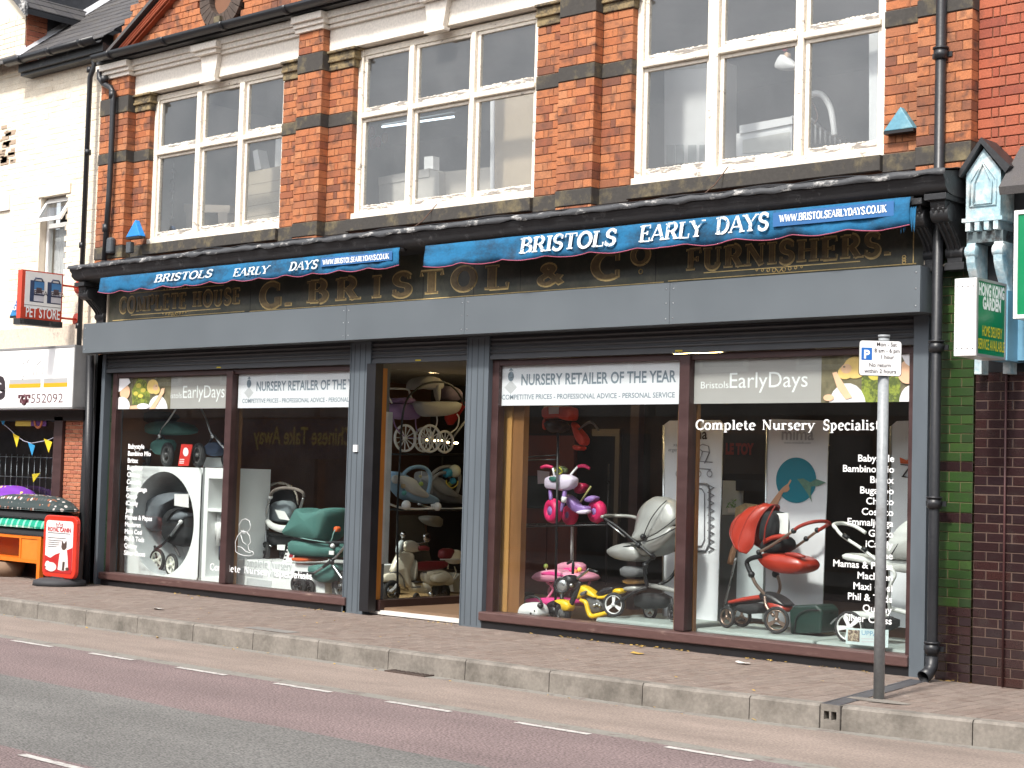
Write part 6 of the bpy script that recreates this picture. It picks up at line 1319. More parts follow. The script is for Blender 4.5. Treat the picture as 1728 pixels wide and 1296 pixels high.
# backdrop between the banners: panel, shelf and plant
t = thing('kitchen_backdrop', 'grey kitchen style backdrop panel with small green plant between the white banners', 'panel', PY(1240, 1060, 1.4)); k = K(t, cD, 1.5)
k.slab([(170, 555), (420, 560), (410, 1090), (150, 1080)], .03, M('grey_panel', (.16, .18, .19), .5), 'lower_panel'); k.slab([(175, 385), (270, 388), (268, 558), (172, 555)], .03, M('pale_panel', (.55, .6, .62), .5), 'upper_panel'); k.slab([(240, 380, -.05), (395, 385, -.05), (392, 440, -.05), (240, 436, -.05)], .05, blk, 'extractor'); k.slab([(200, 520, -.06), (238, 520, -.06), (236, 545, -.06), (202, 545, -.06)], .04, white_pl, 'pot')
b = B(); r_ = random.Random(1)
for j in range(40):
    p = k.P((218+r_.uniform(-20, 20), 500+r_.uniform(-20, 20), -.05+r_.uniform(-.02, .02))); a = Vector((r_.uniform(-1, 1), r_.uniform(-1, 1), r_.uniform(-1, 1)))*.02; c_ = Vector((r_.uniform(-1, 1), r_.uniform(-1, 1), r_.uniform(-1, 1)))*.02; b.add([p, p+a, p+c_], [(0, 1, 2)])
b.obj('plant', M('plant_green', (.1, .3, .04), .6), t); k.slab([(250, 690, -.3), (330, 600, -.3), (400, 640, -.3), (380, 1075, -.3), (240, 1060, -.3)], .03, M('pale_panel', (.55, .6, .62), .5), 'white_board')
k.slab([(238, 520, -.32), (285, 498, -.32), (345, 505, -.32), (340, 560, -.32), (262, 610, -.32), (235, 590, -.32)], .02, M('blond_hair_print', (.4, .3, .16), .7, var=.4, vs=20), 'cut_out_hair'); k.tube([(255, 690, -.34), (230, 730, -.34), (212, 800, -.34)], .03, sk, 'cut_out_arm'); k.tube([(240, 770, -.35), (205, 920, -.35), (170, 1060, -.35)], .012, alu, 'easel_leg')
t = thing('back_poster', 'dark poster with dull red letters LE TO deep in the shop', 'poster', PY(1230, 760, 3.0)); k = K(t, cD, 3.0)
k.slab([(175, 110), (390, 110), (390, 350), (175, 350)], .02, M('near_black_poster', (.018, .012, .012), .6), 'sheet'); text('LE TOY', k.P((190, 252, -.02)), M('dull_red_print', (.22, .02, .012), .6, var=0), t, .16, k.P((330, 252)).x-k.P((190, 252)).x, bold=.01)
# ---------------- pink trike on its wire shelf, other toys
t = thing('wire_shelf', 'black wire shelving unit behind the left part of the right window', 'shelf', PY(880, 1040, .8)); k = K(t, cC, .75)
sm = M('black_shelf_metal', (.02, .02, .022), .35, .3); lg = M('pale_grey_upright', (.5, .51, .5), .5)
k.slab([(205, 50, .1), (226, 52, .1), (204, 1030, .1), (180, 1030, .1)], .02, lg, 'upright'); k.tube([(415, 165, -.25), (400, 1170, -.25)], .013, sm, 'post', smooth=False); k.tube([(708, 350, .4), (690, 1050, .4)], .008, sm, 'post', smooth=False); k.slab([(488, 712, .3), (500, 712, .3), (497, 1000, .3), (485, 1000, .3)], .02, lg, 'upright'); k.tube([(195, 1030, -.0), (190, 1220, -.0)], .014, sm, 'post', smooth=False)
for y0, y1 in ((312, 300), (330, 326)): k.tube([(225, y0, -.2), (405, y1, -.2)], .007, sm, 'rail', smooth=False)
for y0, y1, d in ((712, 708, -.3), (700, 694, .4)): k.tube([(216, y0, d), (700, y1-6, d)], .009, sm, 'rail', smooth=False)
for j in range(9): k.tube([(230+j*55, 711, -.3), (230+j*55+12, 697, .4)], .003, sm, 'wire', smooth=False)
pink = M('hot_pink_plastic', (.6, .014, .11), .45, var=.05); lil = M('lilac_plastic', (.27, .16, .42), .4, var=.05); lilw = M('pale_lilac_plastic', (.66, .58, .72), .35, var=.03)
t = thing('toy_trike', 'hot pink and lilac toy motor trike on the wire shelf in the right window', 'toy trike', PY(950, 880, .8)); k = K(t, cC, .7)
def fat(k, p, R, tw, turn, m1, m2):
    a = Vector((math.sin(turn), math.cos(turn), 0)); c = k.P(p); o = B().ring(c, a, R-tw, tw, 22, 8, 1.25).obj('wheel', m1, k.t); B().disc(c, a, R*.55, tw*1.8, 16).obj('hub', m2, o)
fat(k, (388, 622, -.12), .13, .05, .3, pink, lil); fat(k, (640, 625, .1), .12, .05, .2, pink, lil); fat(k, (485, 645, .25), .11, .045, .3, pink, lil)
k.tube([(370, 505, -.12), (375, 560, -.16)], .02, lil, 'fork'); k.tube([(455, 505, -.12), (447, 560, -.14), (432, 625, -.14)], [.024, .022, .016], lil, 'fork'); k.tube([(452, 540, -.145), (447, 572, -.145)], .028, white_pl, 'fork_collar')
k.blob([(350, 440, -.1), (365, 424, -.1), (400, 418, -.1), (470, 408, -.1), (515, 428, -.1), (522, 445, -.1), (508, 490, -.1), (450, 508, -.1), (400, 498, -.1), (352, 495, -.1)], .07, lilw, 'front_cowl'); k.blob([(362, 425, -.17), (405, 420, -.17), (410, 455, -.17), (370, 452, -.17)], .015, M('sticker_dark_green', (.03, .12, .1), .3), 'sticker_lights')
k.tube([(505, 430, -.08), (485, 420, -.08), (530, 365, -.05)], .012, white_pl, 'handlebar'); k.tube([(395, 420, -.1), (385, 375, -.1)], .012, white_pl, 'handlebar'); k.tube([(315, 372, -.14), (350, 364, -.12), (385, 372, -.1)], [.014, .019, .016], pink, 'grip'); k.tube([(530, 366, -.05), (565, 362, -.03), (598, 378, -.02)], [.016, .019, .014], pink, 'grip')
k.blob([(385, 415, -.06), (390, 370, -.06), (430, 358, -.06), (470, 375, -.06), (468, 405, -.06)], .03, M('clear_screen', (.1, .12, .05), .2), 'screen'); k.tube([(395, 395, -.1), (420, 372, -.1), (440, 395, -.1), (420, 410, -.1)], .007, M('olive_yellow_plastic', (.45, .45, .03), .4), 'dial')
k.blob([(465, 520), (505, 545), (545, 600), (590, 590), (600, 625), (540, 640), (495, 610), (470, 570)], .06, lil, 'body'); k.blob([(530, 620, -.05), (600, 612, -.05), (595, 640, -.05), (530, 640, -.05)], .04, lilw, 'footboard'); k.blob([(520, 460, .05), (580, 462, .05), (575, 500, .05), (545, 525, .05), (518, 515, .05)], .05, M('dark_pink_plastic', (.4, .01, .06), .45), 'seat'); k.blob([(570, 560, .05), (610, 530, .05), (645, 540, .05), (640, 560, .05), (600, 575, .05)], .05, lil, 'mudguard'); k.tube([(605, 480, 0), (545, 570, 0)], .01, M('olive_plastic', (.3, .28, .1), .5), 'lever')
k.slab([(296, 388, .02), (365, 396, .02), (362, 462, .02), (298, 466, .02)], .003, M('pink_card', (.5, .42, .43), .6), 'price_card')
redt = M('red_toy_plastic', (.5, .035, .015), .45, var=.08)
t = thing('red_toy', 'dull red plastic toy on the top shelf under the white award banner', 'toy', PY(940, 760, .9)); k = K(t, cC, .85)
k.blob([(342, 25), (400, 18), (505, 20), (512, 60), (505, 105), (470, 100), (440, 85), (400, 90), (345, 95)], .1, redt, 'body'); k.blob([(330, 110), (352, 70), (355, 140), (335, 160)], .03, redt, 'arm'); k.blob([(500, 100), (530, 140), (585, 200), (582, 250), (545, 240), (520, 180)], .06, redt, 'leg'); k.blob([(512, 240), (565, 248), (560, 275), (520, 272)], .06, redt, 'foot'); k.blob([(350, 105), (440, 95), (480, 150), (400, 180), (360, 150)], .08, blk, 'underside'); k.slab([(360, 25, -.1), (420, 22, -.1), (418, 62, -.1), (362, 64, -.1)], .005, M('pink_card', (.5, .42, .43), .6), 'label_sticker'); k.tube([(520, 165, -.02), (600, 110, -.02), (650, 160, -.02)], .012, M('dark_grey_plastic', (.1, .1, .1), .4), 'bar')
pk1 = M('baby_pink_plastic', (.72, .3, .42), .45, var=.04); pk2 = M('strong_pink_plastic', (.7, .06, .25), .45, var=.05)
t = thing('baby_walker', 'pink baby walker with crossed legs behind the yellow toy motorbike', 'baby walker', PY(950, 1020, .9)); k = K(t, cC, .8)
k.blob([(310, 1000), (345, 968), (420, 955), (520, 965), (600, 985), (622, 1022), (520, 1032), (360, 1030), (315, 1012)], .2, pk1, 'tray'); k.blob([(335, 975, -.1), (420, 962, -.1), (500, 990, -.1), (480, 1008, -.1), (350, 995, -.1)], .1, pk2, 'tray_top'); k.blob([(408, 950, .1), (430, 920, .1), (500, 912, .1), (565, 922, .1), (570, 960, .1), (540, 990, .1), (420, 985, .1)], .06, pk1, 'seat_back'); k.blob([(440, 950, .03), (540, 945, .03), (530, 985, .03), (440, 985, .03)], .04, pk2, 'seat')
k.tube([(350, 1030, -.1), (385, 1075, -.1), (330, 1150, -.1)], .012, pk1, 'leg'); k.tube([(395, 1030, .1), (360, 1090, .1), (400, 1160, .1)], .012, pk1, 'leg'); k.tube([(600, 1030, .05), (590, 1060, .05), (600, 1160, .05)], .012, pk1, 'leg'); k.blob([(245, 1140), (290, 1122), (400, 1115), (560, 1130), (560, 1165), (400, 1175), (300, 1165)], .22, pk2, 'base_ring'); k.blob([(300, 1150, -.1), (400, 1140, -.1), (400, 1180, -.1), (330, 1185, -.1)], .1, pk1, 'base_front')
for x, y, m_ in ((345, 940, M('toy_lime', (.35, .45, .1), .5)), (515, 972, M('toy_orange', (.8, .25, .1), .5)), (540, 960, M('toy_yellow', (.8, .6, .1), .5)), (490, 960, pk2)): k.ball((x, y, -.1), .026, m_, 'play_knob')
k.tube([(345, 948, -.1), (350, 972, -.1)], .006, white_pl, 'stalk')
yw = M('yellow_plastic', (.8, .5, .008), .32, var=.03, coat=.3)
t = thing('toy_motorbike', 'yellow and black toy motorbike with round headlight low in the right window', 'toy motorbike', PY(960, 1045, .45)); k = K(t, cC, .45)
fat(k, (445, 1212, -.08), .1, .03, .1, blk, M('dark_grey_plastic', (.1, .1, .1), .4)); fat(k, (392, 1200, .1), .11, .035, .1, blk, blk)
k.blob([(402, 1136, -.08), (430, 1128, -.08), (470, 1133, -.08), (500, 1160, -.08), (496, 1195, -.08), (478, 1200, -.08), (455, 1196, -.08), (452, 1165, -.08), (435, 1148, -.08)], .06, yw, 'front_mudguard')
k.ball((436, 1050, -.12), .075, M('headlight_silver', (.5, .5, .5), .15, .7), 'headlight', (1, .5, 1.05)); B().ring(k.P((436, 1050, -.14)), (.5, -1, 0), .07, .012, 20, 6).obj('headlight_ring', blk, t)
k.blob([(455, 1000, -.04), (490, 985, -.04), (520, 1010, -.04), (505, 1060, -.04), (470, 1080, -.04)], .07, blk, 'headlight_shell'); k.ball((492, 1050, -.12), .02, alu, 'indicator'); k.tube([(545, 1030, -.05), (520, 1090, -.06), (482, 1175, -.08)], .026, blk, 'fork'); k.tube([(435, 1090, .03), (440, 1180, .02)], .022, blk, 'fork')
k.tube([(525, 1010, -.05), (560, 985, -.06), (595, 958, -.08)], .014, alu, 'handlebar'); k.tube([(595, 960, -.08), (645, 975, -.1)], .016, blk, 'grip'); k.tube([(500, 985, 0), (500, 915, 0), (470, 925, .02)], .014, blk, 'handlebar')
k.blob([(530, 1130), (545, 1080), (556, 1042), (590, 1058), (640, 1095), (660, 1125), (630, 1120), (600, 1090), (560, 1125)], .06, yw, 'tank'); k.blob([(540, 1095, -.07), (585, 1075, -.07), (570, 1105, -.07), (545, 1112, -.07)], .012, M('dark_grey_plastic', (.1, .1, .1), .4), 'tank_panel')
k.tube([(545, 1135, -.04), (575, 1150, -.04), (590, 1200, -.04), (608, 1228, -.04), (650, 1222, -.04), (700, 1208, -.03)], [.02, .024, .026, .026, .026, .022], yw, 'frame_tube'); k.tube([(640, 1120, -.02), (680, 1118, -.02), (740, 1095, -.02)], .018, yw, 'frame_tube'); k.blob([(735, 1088), (760, 1064), (790, 1070), (798, 1092), (770, 1102)], .05, yw, 'rear_mudguard'); k.blob([(570, 1120, .02), (615, 1100, .02), (680, 1140, .02), (690, 1200, .02), (620, 1215, .02), (590, 1180, .02)], .05, M('dark_grey_plastic', (.1, .1, .1), .4), 'engine')
for p in ((640, 1160, -.04), (625, 1165, -.04), (655, 1168, -.04)): k.ball(p, .016, alu, 'engine_bolt')
k.blob([(640, 1095, .02), (700, 1060, .02), (760, 1055, .02), (740, 1090, .02), (670, 1115, .02)], .06, blk, 'saddle')
t = thing('panda_bag', 'white bag shaped like a panda face low in the left corner of the right window', 'bag', PY(900, 1040, .3)); k = K(t, cC, .32)
k.blob([(208, 1228), (210, 1195), (228, 1160), (262, 1146), (300, 1148), (328, 1172), (338, 1210), (334, 1230), (270, 1236)], .1, white_pl, 'body')
for p, q in (((228, 1165, -.04), .03), ((312, 1168, -.04), .032)): k.ball(p, q, blk, 'ear')
for p in ((240, 1198, -.085), (283, 1198, -.085)): k.ball(p, .026, blk, 'eye_patch', (.8, .5, 1.1))
k.ball((258, 1212, -.1), .012, blk, 'nose'); k.tube([(212, 1180, .02), (225, 1130, .02), (265, 1112, .02), (308, 1128, .02), (330, 1180, .02)], .012, blk, 'handle')
# dark things deep in the shop
t = thing('hall_door', 'dark red panelled door seen deep behind the toy shelf', 'door', (-11.4, 3.2, .1)); a = PY(885, 880, 3.2); c = PY(950, 880, 3.2)
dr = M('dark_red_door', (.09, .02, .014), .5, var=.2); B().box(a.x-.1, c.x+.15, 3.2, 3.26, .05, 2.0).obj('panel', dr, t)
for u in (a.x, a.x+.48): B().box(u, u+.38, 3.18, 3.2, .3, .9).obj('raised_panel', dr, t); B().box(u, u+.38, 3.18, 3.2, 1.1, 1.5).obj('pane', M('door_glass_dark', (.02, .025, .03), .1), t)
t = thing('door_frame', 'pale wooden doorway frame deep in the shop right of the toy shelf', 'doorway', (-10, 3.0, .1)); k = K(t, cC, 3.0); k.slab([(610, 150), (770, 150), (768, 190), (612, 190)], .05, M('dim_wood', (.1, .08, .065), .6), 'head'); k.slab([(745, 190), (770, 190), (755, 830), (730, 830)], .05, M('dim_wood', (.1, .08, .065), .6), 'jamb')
# ================ left window
t = thing('display_cube', 'white display unit with a large round opening in the left window', 'display unit', PY(270, 975, .35)); k = K(t, cA, .35)
a = k.P((118, 602)); c = k.P((520, 608)); e = k.P((90, 1192)); cx, cz, Rr = k.P((303, 918)).x, k.P((303, 918)).z, (k.P((285, 628)).z-k.P((330, 1208)).z)/2*.985
x0, x1, zt, zb = a.x, c.x, a.z, .06; cz = (zt+zb)/2+.0; Rr = min(Rr, (zt-zb)/2-.03)
b = B(); n = 64; inn = [(cx+Rr*math.cos(2*math.pi*j/n), cz+Rr*math.sin(2*math.pi*j/n)) for j in range(n)]
def edge(a_):
    dx, dz_ = math.cos(a_), math.sin(a_); s_ = min(((x1-cx) if dx > 0 else (cx-x0))/max(abs(dx), 1e-6), ((zt-cz) if dz_ > 0 else (cz-zb))/max(abs(dz_), 1e-6)); return (cx+dx*s_, cz+dz_*s_)
out = [edge(2*math.pi*j/n) for j in range(n)]
for yy, rev in ((.35, 0), (.37, 1)):
    vs = [(x, yy, z) for x, z in inn]+[(x, yy, z) for x, z in out]; fs = [(j, (j+1) % n, n+(j+1) % n, n+j) for j in range(n)]; b.add(vs, fs)
b.add([(x, .35, z) for x, z in inn]+[(x, .37, z) for x, z in inn], [(j, n+j, n+(j+1) % n, (j+1) % n) for j in range(n)])
b.obj('front_panel', white_lam, t); B().box(x0, x1, .37, 1.1, zt-.02, zt).obj('top', white_lam, t)
b = B(); b.add([(x, .37, z) for x, z in inn]+[(x, 1.08, z) for x, z in inn], [(j, n+j, n+(j+1) % n, (j+1) % n) for j in range(n)]); b.obj('round_lining', M('grey_lining', (.56, .59, .6), .5), t); B().box(x0, x1, 1.08, 1.1, zb, zt-.02).obj('back', M('grey_lining', (.56, .59, .6), .5), t); B().box(x0, x0+.02, .37, 1.08, zb, zt-.02).obj('side', white_lam, t); B().box(x1-.02, x1, .37, 1.08, zb, zt-.02).obj('side', white_lam, t)
t = thing('pushchair', 'grey pushchair with cream rimmed wheels inside the round opening', 'pushchair', PY(280, 950, .7)); k = K(t, cA, .72)
k.blob([(258, 905), (268, 850), (272, 790), (320, 762), (380, 745), (440, 745), (470, 765), (440, 780), (390, 800), (345, 880), (320, 960), (262, 960)], .2, greyf, 'hood'); k.slab([(370, 757, -.22), (448, 757, -.22), (448, 832, -.22), (370, 820, -.22)], .003, paper, 'price_card')
k.blob([(340, 900), (375, 840), (430, 825), (500, 830), (500, 1040), (420, 1050), (345, 1010)], .17, blkf, 'seat'); k.blob([(355, 890, -.1), (380, 855, -.1), (430, 845, -.1), (470, 870, -.1), (440, 900, -.1), (380, 905, -.1)], .09, greyf, 'cushion')
k.tube([(352, 985, -.2), (405, 910, -.2)], .02, alu, 'arm'); k.ball((405, 910, -.2), .03, white_pl, 'joint'); k.tube([(345, 985, -.2), (310, 1030, -.2), (262, 1060, -.18)], .018, blk, 'front_leg'); k.tube([(350, 1010, -.1), (380, 1060, -.1), (400, 1100, -.1)], .014, blk, 'rear_leg'); k.tube([(262, 1040, -.18), (275, 1110, -.18)], .016, blk, 'fork'); k.tube([(330, 905, -.2), (365, 855, -.2), (430, 830, -.2)], .014, blk, 'bumper')
crm = M('cream_rim', (.66, .66, .58), .5); k.wheel((277, 1120, -.18), .15, .0, tw=.02, rimm=crm, spokes=5); k.wheel((355, 1145, -.26), .145, .12, tw=.02, rimm=crm, spokes=5)
t = thing('bookcase', 'white open bookcase beside the round display in the left window', 'bookcase', PY(360, 970, .35)); k = K(t, cA, .35)
a = k.P((524, 612)); x0 = k.P((524, 1000)).x; x1 = PY(402, 900, .35).x; BKY = PX(455, 850, x1).y;  zt = a.z; zsh = k.P((545, 842)).z; Wm = white_lam
for q in ((x0, x0+.08, .35, BKY, .06, zt), (x1-.06, x1, .35, BKY, .06, zt), (x0+.08, x1-.06, .35, BKY, zt-.13, zt), (x0+.08, x1-.06, .35, BKY, .06, .16), (x0+.08, x1-.06, .36, BKY, zsh-.02, zsh+.02)): B().box(*q).obj('board', Wm, t)
B().box(x0+.08, x1-.06, BKY-.02, BKY, .16, zt-.13).obj('back', M('grey_lining', (.56, .59, .6), .5), t)
t = thing('stacked_folders', 'white boxes and a dark red book lying on the bookcase shelf', 'books', (x0+.5, .6, zsh+.02))
for j in range(3): B().box(x0+.36, x1-.12, .42, .8, zsh+.025+j*.065, zsh+.08+j*.065).obj('box', white_pl if j != 2 else M('dark_red_book', (.12, .03, .025), .5), t, bevel=.006)
t = thing('rolled_papers', 'upright white rolls in the lower shelf of the bookcase', 'paper rolls', (x0+.5, .6, .16)); k = K(t, cA, .5)
for x, y0_, y1_ in ((600, 905, 1000), (615, 870, 1040), (628, 885, 1010), (640, 875, 1020)): k.tube([(x, y0_), (x-4, y1_)], .03, white_pl, 'roll', smooth=False)
k.blob([(590, 990, .1), (625, 960, .1), (650, 1060, .1), (630, 1140, .1), (600, 1120, .1)], .06, blkf, 'dark_wheel_cover'); k.blob([(630, 990, .05), (648, 985, .05), (645, 1100, .05), (628, 1110, .05)], .05, navyf, 'blue_cloth')
# chassis on top of the display
def chassis(lab, wc, tubes, cl, base):
    t = thing('pram_chassis', lab, 'pushchair', base); k = K(t, cA, .6)
    for p, R in wc: wheel(t, k.P(p), (.2, 1, 0), R, .028, M('dark_grey_plastic', (.1, .1, .1), .4), 6)
    for L, r, m_ in tubes: k.tube(L, r, m_, 'frame_tube')
    for P_, d, m_, nm in cl: k.blob(P_, d, m_, nm)
    for p in ((290, 438),) if wc[0][0][0] < 400 else ((580, 440),): k.ball((p[0], p[1], -.05), .03, alu, 'hinge')
    return t
chassis('dark teal pushchair frame with big black wheels on top of the round display unit', [((332, 542, -.05), .16), ((212, 560, .1), .13)], [([(378, 293), (340, 350), (300, 405), (288, 440)], .012, alu), ([(288, 440), (262, 485), (240, 512)], .016, alu), ([(300, 440), (320, 470), (335, 530)], .016, blk), ([(240, 512), (222, 540), (210, 560)], .014, blk)],
        [([(240, 400, .15), (255, 370, .15), (330, 355, .15), (430, 370, .15), (470, 400, .15), (460, 430, .15), (330, 438, .15), (250, 430, .15)], .16, teal, 'carrycot'), ([(262, 480, .05), (300, 455, .05), (360, 460, .05), (350, 530, .05), (300, 550, .05), (270, 520, .05)], .1, teal, 'basket'), ([(215, 320, .2), (300, 300, .2), (380, 330, .2), (330, 370, .2), (240, 372, .2)], .14, blkf, 'hood')], PY(280, 786, .6))
chassis('navy pushchair frame with big black wheels beside the red card on the display', [((502, 545, -.05), .155), ((658, 560, .1), .12)], [([(518, 293), (545, 350), (565, 410), (580, 440)], .012, alu), ([(580, 440), (560, 480), (535, 530)], .014, blk), ([(590, 440), (620, 480), (645, 508)], .016, alu), ([(645, 508), (660, 540), (660, 575)], .014, blk)],
        [([(555, 500, .05), (590, 470, .05), (640, 480, .05), (645, 530, .05), (600, 555, .05), (565, 540, .05)], .1, navyf, 'basket')], PY(345, 786, .6))
t = thing('white_box', 'small white box with sloping side under the navy pushchair frame', 'box', PY(355, 790, .8)); k = K(t, cA, .75); k.slab([(525, 608), (545, 555), (628, 558), (632, 612)], .2, white_lam, 'body', bevel=.005)
t = thing('red_card', 'upright red card with white round emblem on top of the display unit', 'card', PY(313, 786, .5)); k = K(t, cA, .45); rc = M('red_card_face', (.6, .03, .02), .5, var=.02)
k.slab([(390, 603), (446, 603), (469, 487), (408, 484)], .012, rc, 'card'); k.slab([(432+15*math.cos(a*.4), 527+24*math.sin(a*.4), -.002) for a in range(16)], .001, white_v, 'emblem')
for j in range(3): k.slab([(400-j*1.5, 566+j*10, -.002), (425-j*1.5, 566+j*10, -.002), (424-j*1.5, 570+j*10, -.002), (399-j*1.5, 570+j*10, -.002)], .001, white_v, 'print_line')
# ---------------- white plinth, grey back panel
pl = thing('plinth', 'white plinth with pale grey labels under the beige pushchair', 'plinth', PY(460, 990, .4)); k = K(pl, cB, .35); a = k.P((98, 920)); c = k.P((925, 960))
B().box(a.x, c.x, .35, 1.5, .06, a.z).obj('block', white_lam, pl, bevel=.008)
for P_ in ([(108, 1005), (330, 1020), (325, 1098), (104, 1070)], [(178, 1100), (412, 1130), (408, 1195), (175, 1168)]): k.slab([(x, y, -.004) for x, y in P_], .003, M('pale_grey_label', (.55, .57, .58), .6), 'label_patch')
for s, p, u in (('Complete Nursery', (140, 985), .9), ('Nursery', (370, 1085), .5)): serif(s, k.P((*p, -.003)), M('pale_grey_label', (.55, .57, .58), .6), pl, u, .09, thick=.15, thin=.06, gap=.04)
# ---------------- beige pushchair
t = thing('pushchair', 'beige hooded pushchair facing the street on the white plinth', 'pushchair', PY(460, 945, .8)); k = K(t, cB, .8)
fr_ = [(352, 520, -.04), (346, 400, -.03), (366, 290, 0), (402, 226, .04), (462, 198, .08), (545, 205, .1), (622, 250, .1), (655, 320, .08), (668, 400, .05)]
bk_ = [(326, 512, .1), (308, 400, .12), (322, 292, .16), (362, 222, .2), (430, 190, .24), (520, 186, .26), (610, 222, .26), (660, 300, .24), (672, 400, .2)]
md_ = [((a_[0]+b_[0])/2-6, (a_[1]+b_[1])/2-4, (a_[2]+b_[2])/2) for a_, b_ in zip(fr_, bk_)]
B().loft([[k.P(p) for p in q] for q in (fr_, md_, bk_)]).obj('hood', beige, t, solid=.01); k.tube(fr_, .007, M('taupe_foam', (.18, .15, .13), .8), 'hood_rim')
k.blob([(400, 350, .3), (450, 250, .3), (560, 240, .3), (650, 300, .3), (660, 480, .3), (600, 590, .3), (450, 590, .3), (390, 500, .3)], .05, blkf, 'hood_lining')
k.blob([(430, 400, .15), (500, 360, .15), (600, 370, .15), (630, 450, .15), (600, 570, .15), (440, 570, .15), (400, 500, .15)], .08, M('grey_seat_fabric', (.22, .26, .28), .8), 'seat'); k.slab([(443, 450, -.0), (535, 468, -.0), (588, 555, -.0), (485, 538, -.0)], .003, paper, 'leaflet')
k.tube([(398, 330, -.05), (420, 285, -.08), (480, 252, -.1), (570, 245, -.1), (660, 262, -.1), (710, 290, -.08), (720, 325, -.05)], .02, M('taupe_foam', (.18, .15, .13), .8), 'bumper_bar'); k.ball((402, 330, -.05), .03, white_pl, 'joint')
k.tube([(392, 350, -.03), (375, 440, -.03), (358, 520, -.03)], .017, alu, 'side_tube'); k.tube([(715, 340, -.03), (690, 430, -.03), (662, 530, -.03)], .017, alu, 'side_tube'); k.tube([(372, 560, -.08), (420, 605, -.12), (500, 632, -.14), (590, 625, -.12), (660, 575, -.08)], [.03, .04, .045, .04, .03], M('pale_sheepskin', (.62, .62, .6), .9, bump=.6), 'seat_edge')
k.tube([(355, 520, -.03), (356, 640, -.03), (360, 770, -.04)], .014, alu, 'front_leg'); k.tube([(340, 520, .0), (290, 570, .05), (262, 610, .08)], .02, blk, 'hinge'); k.tube([(262, 610, .1), (245, 680, .1), (235, 740, .1)], .018, blk, 'rear_leg'); k.tube([(330, 600, 0), (400, 680, 0), (600, 680, 0), (650, 600, 0)], .03, blk, 'cross_bar'); k.blob([(400, 690, .1), (640, 690, .1), (620, 800, .1), (420, 790, .1)], .12, blkf, 'basket')
k.wheel((357, 855, -.06), .13, .42, tw=.022, rimm=blk); k.wheel((215, 850, .1), .12, .42, tw=.02, rimm=blk); k.wheel((320, 760, .2), .12, .42, tw=.022, rimm=blk); k.wheel((525, 860, .1), .11, .35, tw=.022, rimm=blk); k.tube([(370, 795, -.06), (410, 797, -.06)], .012, alu, 'brake'); k.slab([(466, 785, -.1), (542, 785, -.1), (535, 838, -.1), (466, 832, -.1)], .003, paper, 'swing_tag')
t = thing('price_stand', 'slanted white and dark red price card on the plinth beside the teal pram', 'card', PY(490, 945, .35)); k = K(t, cB, .4)
k.slab([(515, 948), (610, 955), (652, 795), (572, 782)], .01, paper, 'card'); k.slab([(575, 905, -.002), (610, 908, -.002), (645, 808, -.002), (605, 805, -.002)], .001, M('maroon_print', (.3, .015, .03), .5), 'picture')
for j in range(4): k.slab([(528+j*9, 930-j*35, -.002), (545+j*9, 931-j*35, -.002), (549+j*9, 915-j*35, -.002), (532+j*9, 914-j*35, -.002)], .001, dk, 'print_line')
# ---------------- teal pram
t = thing('pram', 'teal fabric pram with silver frame beside the grey doorway pilaster', 'pram', PY(560, 1000, .4)); k = K(t, cB, .42)
k.blob([(592, 688), (640, 620), (700, 530), (738, 440), (765, 430), (810, 470), (900, 478), (955, 465), (1020, 428), (1052, 440), (1058, 490), (1030, 590), (1005, 660), (975, 750), (900, 750), (800, 735), (700, 718)], .22, teal, 'hood')
k.tube([(592, 690, -.12), (700, 722, -.2), (830, 745, -.23), (965, 758, -.2), (1000, 680, -.19), (1018, 640, -.17)], .006, M('pale_teal_piping', (.2, .36, .33), .7), 'hood_piping')
k.blob([(645, 730, .02), (800, 745, .02), (970, 765, .02), (1100, 790, .02), (1200, 800, .02), (1180, 880, .02), (1080, 905, .02), (900, 898, .02), (720, 888, .02), (650, 872, .02)], .2, teal, 'carrycot'); k.blob([(680, 895, .02), (870, 905, .02), (865, 945, .02), (690, 945, .02)], .16, orange, 'mattress_base')
k.tube([(640, 720, -.16), (800, 745, -.2), (960, 765, -.2), (1100, 760, -.16)], .014, blkf, 'rim'); k.blob([(1018, 610, -.1), (1056, 610, -.1), (1054, 665, -.1), (1018, 662, -.1)], .03, orange, 'orange_clip'); k.blob([(960, 760, -.15), (1010, 740, -.15), (1050, 760, -.15), (1040, 820, -.15), (980, 830, -.15)], .03, blk, 'adapter'); k.ball((993, 795, -.2), .028, white_pl, 'knob'); k.slab([(958, 840, -.2), (1005, 843, -.2), (1003, 882, -.2), (957, 878, -.2)], .01, white_pl, 'tag')
k.tube([(815, 1055, -.2), (900, 1000, -.2), (980, 945, -.2), (1060, 860, -.2), (1115, 790, -.2)], .015, alu, 'frame_tube', n=8); k.tube([(975, 950, -.2), (1030, 1030, -.2), (1085, 1110, -.2)], .015, alu, 'frame_tube'); k.tube([(905, 995, -.205), (1010, 915, -.205)], .019, blk, 'sleeve', smooth=False); k.ball((982, 945, -.22), .034, blk, 'hub'); k.tube([(640, 1045, -.15), (730, 1055, -.17), (815, 1055, -.2)], .016, blk, 'axle_bar')
k.blob([(812, 990), (900, 965), (1040, 960), (1120, 975), (1110, 1080), (1060, 1140), (960, 1152), (880, 1110)], .16, teal, 'basket')
for p in ((640, 1090, -.2), (705, 1090, -.2)): k.tube([p, (p[0]-3, p[1]+40, p[2])], .018, alu, 'fork')
